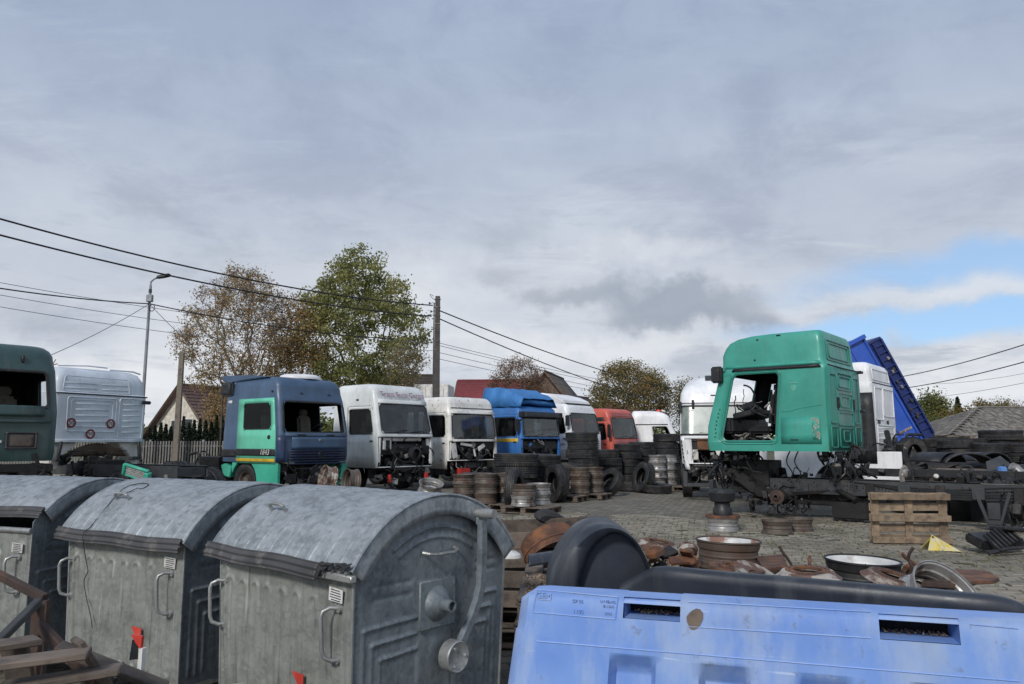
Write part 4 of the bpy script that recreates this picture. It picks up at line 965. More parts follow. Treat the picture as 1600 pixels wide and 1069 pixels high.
for (px, py, pr, lab) in ((1215, 833, rimG, 'brown rim lying under the green cab axle'), (1247, 829, rimG, 'grey rim lying right of the brown rim under the green cab axle'), (1212, 832, None, '')):
    if pr: q = ground(px, py); put_rim(pr, (q.x, q.y, 0), lab, s=.95)

# -------- junk in the lower left corner, under the bins' fronts
def beam(t, a, b, w, h, mat, nm='beam'):
    a, b = Vector(a), Vector(b); d = b-a; L_ = d.length; m = frame((a+b)/2, d, Vector((0, 0, 1)).cross(d) if abs(d.normalized().z) < .95 else (0, 1, 0)); mb = MB(); q = MB(); q.box((0, 0, 0), (L_, w, h)); mb.add(q.v, q.f, m); return mb.build(nm, mat, t, bevel=.004)
jf = thing('rusty_steel_frame', 'dark rusty steel frame leaning in the bottom left corner before the leftmost bin', 'steel frame')
beam(jf, at(-30, 884, 3.4), at(70, 935, 3.2), .03, .035, 'rust_dark'); beam(jf, at(-10, 1010, 2.7), at(60, 940, 3.0), .03, .03, 'frame_paint')
beam(jf, at(60, 975, 3.0), at(150, 1069, 2.9), .03, .04, 'rust_dark')
for (a_, Y_) in (((-25, 884), 3.4), ((68, 934), 3.2), ((58, 942), 3.0)):
    q_ = at(*a_, Y_); beam(jf, (q_.x, q_.y+.01, q_.z-.01), (q_.x+.01, q_.y+.02, .02), .035, .035, 'rust_dark', 'post')
jl = thing('wooden_pallet', 'grey tilted pallet boards in the bottom left corner', 'pallet')
for k, (a, b) in enumerate((((-20, 1040), (140, 1020)), ((0, 1075), (190, 1045)), ((-10, 1010), (60, 1000)), ((120, 1000), (180, 1090)), ((20, 1000), (40, 1100)), ((90, 1010), (260, 1075)))):
    beam(jl, at(*a, 2.5+.05*k), at(*b, 2.6+.05*k), .10, .022, 'wood_grey', 'board')
beam(jl, at(-20, 1190, 2.45), at(320, 1200, 2.7), .5, .3, 'wood_grey', 'stringer')
q = at(212, 1010, 3.35); ml = thing('warning_marker', 'red, white and black plastic marker standing between junk and the middle bin', 'marker', (q.x, q.y, 0), R(-25))
mb = MB(); mb.prism([(-.035, q.z+.045), (.035, q.z+.045), (.03, q.z-.01), (.012, q.z)], 0, .012); mb.build('red_face', 'red_plastic', ml)
mb = MB(); mb.prism([(-.03, q.z-.06), (.02, q.z-.05), (.018, q.z+.0), (-.02, q.z+.025)], -.004, .008); mb.build('black_face', 'black_plastic', ml)
mb = MB(); mb.box((.03, .01, q.z/2-.02), (.025, .02, q.z+.03)); mb.build('post', 'white_label', ml)
gb = MB(); q = at(330, 1085, 2.9); gb.box((q.x, q.y, q.z/2), (.30, .22, q.z), rot=(0, 0, .5)); tag(gb.build('concrete_block', 'concrete', None, bevel=.02), 'grey weathered block at the bottom edge in front of the middle bin', 'block')
# ================================================================== TRUCK CABS
class Cab:
    """local frame: x forward (front at about 0), y to the truck's left, z up"""
    def __init__(s, t, mat, prof, Lc, W_, floor, roof, sidecuts=(), frontcuts=(), rearcuts=(), mat_roof=None, zsplit=None, inner='dark_interior', rad=.16):
        s.t, s.mat, s.Lc, s.W, s.floor, s.roof, s.rad = t, mat, Lc, W_, floor, roof, rad
        s.prof = prof          # rows (z, xf, xr, w, r)
        s.openings = []
    def sec(s, z):
        zs = [p[0] for p in s.prof]; return [float(np.interp(z, zs, [p[k] for p in s.prof])) for k in (1, 2, 3, 4)]
    def pt(s, seg, tt, z, off=0.0):
        xf, xr, w, r = s.sec(z); cx = None
        if seg == 'F': p = Vector((xf, -(w-r)+2*(w-r)*tt, z)); n = Vector((1, 0, 0))
        elif seg == 'B': p = Vector((xr, (w-r)-2*(w-r)*tt, z)); n = Vector((-1, 0, 0))
        elif seg == 'R': p = Vector((xr+r+(xf-xr-2*r)*tt, -w, z)); n = Vector((0, -1, 0))      # truck's right, tt from rear to front
        elif seg == 'L': p = Vector((xf-r-(xf-xr-2*r)*tt, w, z)); n = Vector((0, 1, 0))         # truck's left, tt from front to rear
        else:
            c = {'BR': (xr+r, -(w-r), math.pi, 1.5*math.pi), 'RF': (xf-r, -(w-r), -math.pi/2, 0), 'FL': (xf-r, w-r, 0, math.pi/2), 'LB': (xr+r, w-r, math.pi/2, math.pi)}[seg]
            a = c[2]+(c[3]-c[2])*tt; n = Vector((math.cos(a), math.sin(a), 0)); p = Vector((c[0], c[1], z))+n*r
        return p+n*off
    def cols(s, cuts):
        out = []
        for seg in ('B', 'BR', 'R', 'RF', 'F', 'FL', 'L', 'LB'):
            base = [0, .25, .5, .75] if len(seg) == 2 else [0]
            if seg in 'FBRL' and len(seg) == 1: base = ls(0, 1, 9)[:-1]
            extra = [c for g_ in cuts if g_[0] == seg for c in g_[1:3]]
            out += [(seg, x) for x in sorted(set(base+[e for e in extra if 0 <= e < 1]))]
        return out
    def shell(s, openings=(), splits=()):
        """openings: (seg, t0, t1, z0, z1)"""
        s.openings = list(openings); cols = s.cols(openings)
        zr = set(p[0] for p in s.prof) | {z for o in openings for z in o[3:5]} | set(ls(s.prof[0][0], s.prof[-1][0], 10)); zr = sorted(zr)
        mb = MB(); n = len(cols); nz = len(zr); vs = [s.pt(c[0], c[1], z) for c in cols for z in zr]; fs = []
        for i in range(n):
            j = (i+1) % n; sg = cols[i][0]; t0 = cols[i][1]; t1 = cols[j][1] if cols[j][0] == sg else 1.0; tm_ = (t0+t1)/2
            for k in range(nz-1):
                zm = (zr[k]+zr[k+1])/2
                if any(o[0] == sg and o[1] < tm_ < o[2] and o[3] < zm < o[4] for o in openings): continue
                fs.append((i*nz+k, j*nz+k, j*nz+k+1, i*nz+k+1))
        fs.append(tuple(i*nz+nz-1 for i in range(n))); fs.append(tuple(i*nz for i in range(n-1, -1, -1)))
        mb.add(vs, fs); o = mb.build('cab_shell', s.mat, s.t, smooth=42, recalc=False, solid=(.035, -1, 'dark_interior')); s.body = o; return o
    def panel(s, nm, seg, t0, t1, z0, z1, mat, off=.012, hole=None, parent=None, th=.014, nu=7, nv=6, smooth=40, corner=.0):
        us = sorted(set(ls(t0, t1, nu)+([hole[0], hole[1]] if hole else []))); vs = sorted(set(ls(z0, z1, nv)+([hole[2], hole[3]] if hole else [])))
        mb = MB(); mb.grid(lambda u, v: tuple(s.pt(seg, u, v, off)), us, vs, keep=(lambda u, v: not (hole[0] < u < hole[1] and hole[2] < v < hole[3])) if hole else None)
        return mb.build(nm, mat, parent or s.t, smooth=smooth, recalc=False, solid=(th, -1))
    def loop(s, seg, t0, t1, z0, z1, off, cr=.06):
        """rounded rectangular loop on the surface"""
        L_ = (s.pt(seg, t1, z0)-s.pt(seg, t0, z0)).length; ct = cr/L_*(t1-t0); pts = []
        for (a, b, st) in ((t1-ct, z1-cr, 0), (t0+ct, z1-cr, 90), (t0+ct, z0+cr, 180), (t1-ct, z0+cr, 270)):
            for k in range(5): an = R(st+22.5*k); pts.append(s.pt(seg, a+ct*math.cos(an), b+cr*math.sin(an), off))
        return pts
    def gasket(s, seg, t0, t1, z0, z1, mat='rubber', r=.022, off=.0, cr=.07, parent=None, nm='window_seal'):
        p = s.loop(seg, t0, t1, z0, z1, off, cr); p.append(p[0]); p.append(p[1]); mb = MB(); mb.tube(p, r, 6, caps=False); return mb.build(nm, mat, parent or s.t)
    def cornerfill(s, seg, t0, t1, z0, z1, mat, cr=.09, off=.006, parent=None):
        """fills the square corners so the opening reads rounded"""
        L_ = (s.pt(seg, t1, z0)-s.pt(seg, t0, z0)).length; ct = cr/L_*(t1-t0); mb = MB()
        for (a, b, sa, sb, st) in ((t1, z1, -1, -1, 0), (t0, z1, 1, -1, 90), (t0, z0, 1, 1, 180), (t1, z0, -1, 1, 270)):
            arc = [(a+sa*ct+ct*math.cos(R(st+18*k)), b+sb*cr+cr*math.sin(R(st+18*k))) for k in range(6)]
            pts = [(a, b)]+arc; mb.add([s.pt(seg, *q, off) for q in pts], [tuple(range(len(pts)))])
        return mb.build('opening_corner', mat, parent or s.body, recalc=False, solid=(.02, -1))
    def window(s, seg, t0, t1, z0, z1, glass='glass', frame_=True, off=-.004, parent=None, nm='windshield', cr=.09, mat=None):
        us = ls(t0, t1, 7); mb = MB(); mb.grid(lambda u, v: tuple(s.pt(seg, u, v, off+(.03*math.sin(math.pi*(u-t0)/(t1-t0)) if seg == 'F' else 0))), us, ls(z0, z1, 5)); 
        w = mb.build(nm, glass, parent or s.t, smooth=60, recalc=False)
        if frame_: s.gasket(seg, t0, t1, z0, z1, parent=w, cr=cr, off=.004); 
        return w
    def interior(s, z0=None, wheel=1, seats='seat_fabric', bunk=True):
        xf, xr, w, r = s.sec(s.floor+.5); it = s.t; zf = s.floor if z0 is None else z0
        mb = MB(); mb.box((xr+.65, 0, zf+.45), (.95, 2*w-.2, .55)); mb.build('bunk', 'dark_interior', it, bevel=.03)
        for y in (-.62, .62):
            st = MB(); st.box((xf-1.05, y, zf+.42), (.5, .5, .16)); st.build('seat', seats, it, bevel=.05)
            st = MB(); st.box((xf-1.36, y, zf+.86), (.16, .48, .75), rot=(0, R(-8), 0)); k_ = st.build('seat_back', seats, it, bevel=.06)
            st = MB(); st.box((xf-1.42, y, zf+1.33), (.12, .28, .2), rot=(0, R(-8), 0)); st.build('headrest', seats, k_, bevel=.04)
        mb = MB(); mb.box((xf-.32, 0, zf+.52), (.45, 2*w-.22, .34)); mb.build('dashboard', 'black_plastic', it, bevel=.05)
        y = .62*wheel; mb = MB(); c = Vector((xf-.66, y, zf+.86)); q = Euler((0, R(-35), 0)).to_matrix()
        mb.tube([c+q @ Vector((.22*math.cos(a), .22*math.sin(a), 0)) for a in ls(0, 2*math.pi, 25)], .016, 6, caps=False); sw_ = mb.build('steering_wheel', 'black_plastic', it)
        mb = MB(); mb.tube([c, c+Vector((.2, 0, -.4))], .03, 8); mb.tube([c+q @ Vector((-.21, 0, 0)), c+q @ Vector((.21, 0, 0))], .018, 6); mb.build('column', 'black_plastic', sw_)
def base_prof(floor, belt, top, roof, L_, w, rake=.28, dome=.35, ff=0.0, r=.17):
    H = roof-top; P_ = [(floor, ff-.02, -L_, w-.02, r), (floor+.15, ff, -L_, w, r), (belt, ff-.01, -L_, w, r), (top, ff-rake, -L_, w-.05, r), (top+H*.35, ff-rake-.07, -L_, w-.07, r+.02)]
    for k in (.25, .5, .75, .9, 1.0):
        a = k*math.pi/2; P_.append((top+H*.35+H*.65*math.sin(a), ff-rake-.07-dome*(1-math.cos(a)), -L_+.12*(1-math.cos(a)), w-.07-.17*(1-math.cos(a)), r+.02+.06*(1-math.cos(a))))
    return P_
def cab_anchor(px, Y, a, local, label, name='truck', group='stripped trucks and cabs parked in the yard'):
    """truck whose local point (x, y) stands at pixel column px, depth Y; heading a (deg) measured from facing the camera towards the right"""
    h = Vector((math.sin(R(a)), -math.cos(R(a)))); l = Vector((-h.y, h.x)); o = Vector((xat(px, Y), Y))-h*local[0]-l*local[1]
    return thing(name, label, 'truck', (o.x, o.y, 0), math.atan2(h.y, h.x), group)
def add_mb(nm, mat, t, fn, **k):
    mb = MB(); fn(mb); return mb.build(nm, mat, t, **k)
def chassis(t, x0, x1, z=.95, half=.40, mat='frame_paint', wheels=(), h=.26, holes=False, front=True):
    for s in (1, -1):
        y = s*half
        def f(mb):
            mb.box(((x0+x1)/2, y, z), (x1-x0, .012, h)); mb.box(((x0+x1)/2, y-s*.035, z+h/2-.005), (x1-x0, .08, .011)); mb.box(((x0+x1)/2, y-s*.035, z-h/2+.005), (x1-x0, .08, .011))
        add_mb('frame_rail', mat, t, f)
    n = max(2, int((x1-x0)/1.1))
    for k in range(n):
        x = x0+.1+(x1-x0-.2)*k/(n-1); add_mb('cross_member', mat, t, lambda mb: mb.box((x, 0, z), (.10, 2*half-.06, h*.7)))
    for wx, dual in wheels:
        add_mb('axle', 'grime_metal', t, lambda mb: (mb.cyl((wx, -.95, .52), (wx, .95, .52), .075, n=12), mb.lathe([(.001, -.2), (.16, -.15), (.2, 0), (.16, .15), (.001, .2)], 16, Matrix.Translation((wx, 0, .52)) @ Matrix.Rotation(R(90), 4, 'Y'))))
        for s in (1, -1):
            for dd in ((0,) if not dual else (0, -.33)):
                o = bpy.data.objects.new('wheel', tyre0.data); COL.objects.link(o); o.parent = t; o.location = (wx, s*(1.03+dd*1.0) if not dual else s*(1.08+dd), .505); o.rotation_euler = (R(90), 0, 0)
                if dd == 0:
                    mb = MB(); mb.lathe([(.285, -.10), (.29, -.12), (.26, -.10), (.24, -.02), (.12, .02), (.12, -.09), (.001, -.10)], 24); r_ = mb.build('rim', 'rim_grey', o); r_.rotation_euler = (0, 0, 0) if s > 0 else (math.pi, 0, 0)
def clutter(t, x0, x1, y0, y1, z0, z1, n, seed, mats=('grime_metal', 'black_plastic', 'grime_metal', 'light_metal'), big=True, scale=1.0):
    """exposed engine bay: blocks, brackets, hoses, cables"""
    rr = random.Random(seed)
    if big:
        add_mb('engine_block', 'grime_metal', t, lambda mb: (mb.box(((x0+x1)/2-.15, (y0+y1)/2, z0+(z1-z0)*.42), ((x1-x0)*.7, (y1-y0)*.42, (z1-z0)*.75)), [mb.box(((x0+x1)/2-.1+rr.uniform(-.2, .3), (y0+y1)/2+rr.uniform(-.3, .3), z0+(z1-z0)*rr.uniform(.2, .8)), (rr.uniform(.1, .3), rr.uniform(.1, .35), rr.uniform(.1, .3))) for _ in range(8)]), bevel=.015)
        add_mb('radiator', 'black_plastic', t, lambda mb: mb.box((x1-.22, (y0+y1)/2+.1, z0+(z1-z0)*.5), (.07, (y1-y0)*.5, (z1-z0)*.55)), bevel=.01)
    for k in range(n):
        mb = MB(); m = mats[k % len(mats)] if rr.random() < .93 else 'light_metal'; o = Vector((rr.uniform(x0+.4*(x1-x0), x1), rr.uniform(y0, y1), rr.uniform(z0, z1))); ty = rr.random()
        if ty < .5:
            pts = [o]; d = Vector((rr.uniform(-.4, .3), rr.uniform(-1, 1), rr.uniform(-1, 1))).normalized(); st = rr.uniform(.08, .16)*scale
            for j in range(rr.randint(4, 8)):
                d = (d+Vector((rr.gauss(0, .3), rr.gauss(0, .5), rr.gauss(0, .5)-.08))).normalized(); q = pts[-1]+d*st
                q = Vector((min(max(q.x, x0), x1+.05), min(max(q.y, y0-.05), y1+.05), min(max(q.z, z0-.1), z1+.1))); pts.append(q)
            mb.tube(catmull(pts, 3), rr.choice([.008, .012, .016, .028, .04])*scale, 6); mb.build('hose', m if rr.random() < .4 else 'black_plastic', t)
        elif ty < .85:
            mb.box(o, (rr.uniform(.03, .15), rr.uniform(.05, .28)*scale, rr.uniform(.05, .28)*scale), rot=(rr.uniform(-.5, .5), rr.uniform(-.3, .3), rr.uniform(-.3, .3))); mb.build('bracket', m, t, bevel=.008)
        else:
            mb.lathe([(.001, 0), (.035, 0), (.045, .02), (.045, .12), (.035, .14), (.001, .14)], 14, Matrix.Translation(o) @ Euler((rr.uniform(0, 3), rr.uniform(0, 3), 0)).to_matrix().to_4x4() @ Matrix.Scale(scale, 4)); mb.build('canister', m, t)
def slats(t, cab, seg, t0, t1, z0, z1, n, mat, off=.03, h=.55, parent=None, nm='grille_slat'):
    dz = (z1-z0)/n; proto = None
    for k in range(n):
        z = z0+dz*(k+.5); mb = MB(); us = ls(t0, t1, 6); prof = [(off-.03, -dz*.5*h), (off, -dz*.35*h), (off+.006, dz*.3*h), (off-.03, dz*.5*h)]
        mb.grid(lambda u, v: tuple(cab.pt(seg, u, z+prof[int(v)][1], prof[int(v)][0])), us, [0, 1, 2, 3]); mb.build(nm, mat, parent or t, recalc=False, solid=(.004, 0))
def fender(t, w, side, x0, x1, z0, z1, cx, cr, mat, th=.4, cz=.5):
    """skirt under the door with a wheel arch"""
    a0 = math.asin(min(1, max(-1, (z0-cz)/cr))); arc = [(cx+cr*math.cos(a), cz+cr*math.sin(a)) for a in ls(a0, math.pi-a0, 13)]
    poly = [(x0, z1), (x1, z1), (x1, z0)]+[p for p in arc if x0 < p[0] < x1]+([(x0, z0)] if arc[-1][0] > x0 else [])
    o = MB(); y1_ = side*w; y0_ = side*(w-th); n = len(poly)
    o.prism(poly, min(y0_, y1_), max(y0_, y1_)); return o.build('fender', mat, t, bevel=.012, smooth=30)
def mirror(t, p, d=(.10, .22, .42), mat='black_plastic', arm=None):
    mb = MB(); mb.box(p, d); m = mb.build('mirror', mat, t, bevel=.03)
    if arm: mb = MB(); mb.tube([arm, p], .015, 6); mb.build('mirror_arm', 'black_plastic', m)
    return m
def wiper(cab, t, u0, u1, z0, z1):
    a = cab.pt('F', u0, z0, .05); b = cab.pt('F', u1, z1, .05); mb = MB(); mb.tube([a, b], .010, 5); mb.build('wiper', 'black_plastic', t)

# ---------------- T3: navy cab with mint green door
t = cab_anchor(438, 20, 54, (0, -1.22), 'navy blue truck cab with a mint green door marked 1843 and an empty windscreen opening')
P_ = base_prof(1.05, 1.80, 2.78, 3.42, 2.75, 1.22, rake=.20, dome=.30, r=.15); c = Cab(t, 'paint_navy', P_, 2.75, 1.22, 1.05, 3.42)
WS = ('F', .0, 1.0, 1.86, 2.72); dw = ('R', .36, .91, 1.92, 2.68); lw = ('L', .08, .45, 1.92, 2.68)
c.shell([WS, dw, lw, ('R', .30, .97, 1.10, 1.92)]); c.interior(1.15, 1)
c.gasket('F', -.02, 1.02, 1.86, 2.72, r=.028, cr=.12); c.cornerfill('F', 0, 1, 1.86, 2.72, 'paint_navy', .12)
d = c.panel('door', 'R', .26, .985, 1.02, 2.82, 'paint_mint', off=.022, hole=(.38, .91, 1.95, 2.68), th=.03)
c.window('R', .38, .91, 1.95, 2.68, 'glass_dark', parent=d, nm='door_window', off=.01)
c.cornerfill('R', .38, .91, 1.95, 2.68, 'paint_mint', .10, .024, parent=d)
c.panel('black_band', 'R', .26, .985, 1.23, 1.42, 'black_plastic', off=.026, parent=d, th=.006); c.panel('yellow_band', 'R', .26, .985, 1.07, 1.15, 'yellow_stripe', off=.026, parent=d, th=.006)
add_mb('door_handle', 'black_plastic', d, lambda mb: mb.lathe([(.001, 0), (.06, 0), (.055, .02), (.001, .025)], 16, Matrix.Translation(c.pt('R', .87, 1.74, .022)) @ Matrix.Rotation(R(90), 4, 'X')))
text(d, '1843', .21, 'white_label', frame(c.pt('R', .80, 1.325, .030), (1, 0, 0), (0, 0, 1)), 'lettering', .003, shear=.2)
c.panel('rear_corner_band', 'R', -.04, .26, 1.18, 1.40, 'black_plastic', off=.006, th=.006); 
fender(t, 1.20, -1, -2.2, -.10, .38, 1.03, -1.62, .60, 'paint_mint_low', .10); fender(t, 1.20, 1, -2.2, -.06, .38, 1.03, -1.62, .60, 'paint_mint_low', .22)
c.panel('front_flap', 'F', .10, 1.0, 1.42, 1.74, 'paint_navy', off=.035, th=.03); c.panel('wiper_sill', 'F', .0, 1.0, 1.76, 1.86, 'paint_navy', off=.03, th=.02)
c.panel('corner_step', 'RF', .1, 1.0, 1.05, 1.78, 'paint_navy_deep', off=.03, th=.02)
g_ = c.panel('grille_backing', 'F', .06, 1.0, .84+.22, 1.40, 'black_plastic', off=.015, th=.02); slats(t, c, 'F', .05, 1.0, .98, 1.40, 6, 'paint_navy_deep', off=.07)
add_mb('badge', 'rim_silver', t, lambda mb: mb.lathe([(.001, 0), (.045, 0), (.04, .02), (.001, .022)], 20, Matrix.Translation(c.pt('F', .55, 1.655, .036)) @ Matrix.Rotation(R(90), 4, 'Y')))
add_mb('grille_emblem', 'black_plastic', t, lambda mb: (mb.tube([c.pt('F', .55, 1.25, .09)+Vector((0, .085*math.cos(a), .085*math.sin(a))) for a in ls(0, 6.283, 19)], .012, 5, caps=False), [mb.tube([c.pt('F', .55, 1.25, .09), c.pt('F', .55, 1.25, .09)+Vector((0, .08*math.cos(R(a)), .08*math.sin(R(a))))], .009, 4) for a in (90, 210, 330)]))
for u in (.25, .72): add_mb('wiper_vent', 'black_plastic', t, lambda mb: mb.box(c.pt('F', u, 1.80, .035), (.02, .30, .04)), bevel=.008)
for u in (.30, .80): add_mb('roof_lamp', 'paint_navy_deep', t, lambda mb: mb.box(c.pt('F', u, 2.98, .01), (.04, .09, .06)), bevel=.01)
add_mb('roof_lamp_base', 'black_plastic', t, lambda mb: mb.lathe([(.001, 0), (.03, 0), (.03, .03), (.001, .03)], 10, Matrix.Translation(c.pt('R', .96, 3.0, 0)) @ Matrix.Rotation(R(90), 4, 'X')))
def skylight(mb):
    prof = [(1, 0), (1, .04), (.95, .10), (.8, .135), (0, .15)]
    mb.lathe([(r*.42, z) for r, z in prof], 28, Matrix.Translation((-.95, .1, 3.42)) @ Matrix.Diagonal((1.25, 1.5, 1, 1)))
add_mb('roof_unit', 'paint_white', t, skylight, smooth=50)
# side wind deflector and air intake at the rear of the roof
c.panel('side_deflector', 'R', -.12, .10, 2.95, 3.35, 'paint_navy', off=.03, th=.04)
add_mb('roof_deflector', 'paint_navy', t, lambda mb: mb.prism([(-3.05, 3.44), (-3.02, 3.56), (-1.5, 3.50), (-.8, 3.42), (-1.8, 3.38), (-2.7, 3.32)], -1.12, 1.12), bevel=.02)
add_mb('air_intake', 'lamp_dark', t, lambda mb: mb.box((-2.62, -1.10, 3.14), (.56, .30, .40), rot=(0, 0, 0)), bevel=.05)
add_mb('intake_face', 'black_plastic', t, lambda mb: mb.box((-2.62, -1.26, 3.14), (.40, .02, .26)), bevel=.01)
add_mb('exhaust_pipe', 'rim_grey', t, lambda mb: mb.tube([(-2.95, -1.12, 1.2), (-2.95, -1.12, 2.95)], .025, 8))
add_mb('mud_flap_edge', 'paint_mint_low', t, lambda mb: mb.prism([(-2.75, .95), (-2.55, 1.0), (-2.2, .9), (-2.3, .6), (-2.6, .65)], -1.2, -.85), bevel=.02)
clutter(t, -.5, .02, -1.05, 1.0, .35, .98, 46, 31); chassis(t, -6.8, -.1, .82, wheels=((-1.62, False), (-5.6, True)))
clutter(t, -5.6, -2.4, -1.0, .6, .65, 1.22, 34, 32, big=False, scale=1.5)
add_mb('air_tank', 'rust', t, lambda mb: mb.cyl((-3.0, -.5, 1.22), (-3.0, .0, 1.22), .19, n=20), bevel=.02)
add_mb('battery_box', 'grime_metal', t, lambda mb: mb.box((-3.6, -.85, 1.02), (.9, .4, .3), rot=(.05, 0, .1)), bevel=.02); add_mb('fifth_wheel', 'grime_metal', t, lambda mb: (mb.lathe([(.08, 0), (.45, -.02), (.45, .05), (.08, .07)], 24, Matrix.Translation((-4.9, 0, 1.10)), close=True)))
c.panel('near_side_lamp', 'R', .02, .10, 2.72, 2.80, 'white_label', off=.01, th=.01)

# ---------------- T4: white cab, stripped nose
def stripped(px, Y, a, w, P_, mat, label, ws, dwin, glass='glass', door=True, doorz=(.75, None), seed=1, nose=(.1, 1.75), clut=30, wheels=True, nm_mat=('grime_metal', 'black_plastic', 'grime_metal', 'light_metal'), floor=1.0, doormat=None, Lc=2.5, side='R', chass=3.0):
    t = cab_anchor(px, Y, a, (0, -w if side == 'R' else w), label); c = Cab(t, mat, P_, Lc, w, floor, P_[-1][0])
    ops = [('F', ws[0], ws[1], ws[2], ws[3]), ('R', dwin[0], dwin[1], dwin[2], dwin[3]), ('L', 1-dwin[1], 1-dwin[0], dwin[2], dwin[3])]
    if nose: ops += [('F', .0, 1.0, P_[0][0]-.01, nose[1]), ('RF', .4, 1.0, P_[0][0]-.01, nose[1]), ('FL', 0, .6, P_[0][0]-.01, nose[1])]
    c.shell(ops); c.interior(floor, 1)
    if glass: c.window('F', ws[0], ws[1], ws[2], ws[3], glass)
    else: c.gasket('F', ws[0], ws[1], ws[2], ws[3])
    c.cornerfill('F', ws[0], ws[1], ws[2], ws[3], mat, .10)
    if door:
        for sg, cv_ in (('R', lambda u: u), ('L', lambda u: 1-u)):
            a_, b_ = sorted((cv_(dwin[0]-.05), cv_(min(.995, dwin[1]+.07)))); h0, h1 = sorted((cv_(dwin[0]), cv_(dwin[1])))
            dz = dwin[3]+.10
            d = c.panel('door', sg, a_, b_, doorz[0], dz, doormat or mat, off=.020, hole=(h0, h1, dwin[2], dwin[3]), th=.028)
            c.gasket(sg, a_, b_, doorz[0], dz, 'black_plastic', r=.010, cr=.06, off=.012, parent=d, nm='door_gap')
            c.window(sg, h0, h1, dwin[2], dwin[3], 'glass_dark', parent=d, nm='door_window'); c.cornerfill(sg, h0, h1, dwin[2], dwin[3], doormat or mat, .08, .022, parent=d)
            hx_ = cv_(dwin[1]-.04); add_mb('door_handle', 'black_plastic', d, lambda mb: mb.box(c.pt(sg, hx_, dwin[2]-.22, .03), (.14, .03, .05)), bevel=.01)
    if nose:
        clutter(t, -.55, -.02, -w+.12, w-.12, .25, nose[1]-.02, clut+26, seed, nm_mat, scale=.85)
        rq = random.Random(seed+1); add_mb('firewall', 'grime_metal', t, lambda mb: mb.box((-.50, 0, (P_[0][0]+nose[1])/2), (.03, 2*w-.16, nose[1]-P_[0][0])))
        for s_ in (-1, 1):
            add_mb('nose_upright', mat, t, lambda mb: mb.box((-.10, s_*(w-.10), (P_[0][0]+nose[1])/2+.05), (.10, .07, (nose[1]-P_[0][0])*.95), rot=(s_*.03, 0, 0)), bevel=.01)
        for k_ in range(4):
            zz_ = rq.uniform(P_[0][0]+.1, nose[1]-.1); yy_ = rq.uniform(-w+.2, w-.2)
            add_mb('bent_bracket', mat if k_ < 2 else 'light_metal', t, lambda mb: mb.box((rq.uniform(-.25, -.04), yy_, zz_), (.02, rq.uniform(.08, .3), rq.uniform(.08, .25)), rot=(rq.uniform(-.5, .5), rq.uniform(-.5, .5), rq.uniform(-.4, .4))), bevel=.006)
        add_mb('slack_hose', 'black_plastic', t, lambda mb: mb.tube(catmull([Vector((-.05, -w*.7, 1.5)), Vector((.02, -w*.4, 1.1)), Vector((.0, 0, .95)), Vector((.03, w*.5, 1.2))], 5), .03, 6))
    zb_ = ws[2]; zt2 = ws[3]
    for s_ in (-1, 1):
        add_mb('curtain', 'seat_fabric', t, lambda mb: mb.grid(lambda u, v: (-.62-.25*u, s_*(w-.18-.015*math.sin(u*25)), zb_+.02+(zt2-zb_-.12)*v), ls(0, 1, 12), [0, 1]), smooth=60, solid=(.01, 0))
    add_mb('sun_shade', 'seat_fabric', t, lambda mb: (mb.box((-.42, -.5, zt2-.10), (.04, .75, .16), rot=(0, .3, 0)), mb.box((-.42, .55, zt2-.12), (.04, .7, .18), rot=(0, .5, 0))), bevel=.01)
    add_mb('dashboard_clutter', 'white_label', t, lambda mb: [mb.box((-.30, y_, zb_+.03), (.18, .14+.1*abs(y_), .03), rot=(0, 0, y_*3)) for y_ in (-.7, -.1, .35, .8)])
    for u_ in (.3, .68): wiper(c, t, u_, u_+.22, ws[2]+.03, ws[2]+.10)
    add_mb('side_mirror', 'black_plastic', t, lambda mb: (mb.box((-.10, -(w+.14), zt2-.35), (.10, .18, .42)), mb.box((-.12, -(w+.02), zt2-.12), (.05, .30, .04)))) if seed in (63, 74) else None
    for s in (-1, 1): fender(t, w-.03, s, -2.0, -.55, .45, floor+.02, -1.40, .60, 'black_plastic', .35)
    chassis(t, -2.2-chass, -.05, .78, wheels=((-1.40, False), (-2.2-chass+.9, True)) if wheels else ())
    return t, c
P4 = base_prof(.80, 1.80, 2.88, 3.50, 2.5, 1.22, rake=.30, dome=.45, r=.15)
t, c = stripped(592, 23.5, 50, 1.22, P4, 'paint_silver', 'white high-roof truck cab lettered Trans Euro Cargo with its nose stripped to the engine', (.0, 1.0, 1.90, 2.82), (.40, .95, 1.85, 2.66), seed=41, clut=60, floor=.85, nose=(.85, 1.76), doorz=(.78, None))
text(t, 'Trans Euro Cargo', .26, 'lettering_pink' if 'lettering_pink' in MATS else (M('lettering_pink', (.30, .17, .26), .6) and 'lettering_pink'), frame(c.pt('F', .50, 3.16, .07), (0, 1, 0), (-.45, 0, 1)), 'lettering', .004)
c.panel('visor_shelf', 'F', -.02, 1.02, 2.86, 2.98, 'paint_silver', off=.05, th=.05)
wiper(c, t, .25, .45, 1.92, 2.0); wiper(c, t, .55, .85, 1.92, 1.98)
add_mb('bare_firewall', 'paint_white_dirty', t, lambda mb: (mb.box((-.10, -.80, 1.55), (.04, .40, .40), rot=(0, 0, .1)), mb.box((-.16, .1, 1.69), (.04, 1.3, .12)), mb.box((-.12, 1.0, 1.5), (.04, .18, .45))), bevel=.02)
add_mb('wheel_arch_liner', 'paint_silver', t, lambda mb: mb.grid(lambda a, y: (-1.3+.62*math.cos(a), y, .5+.62*math.sin(a)), ls(.2, 2.6, 12), [-1.2, -.85]), solid=(.01, 0))
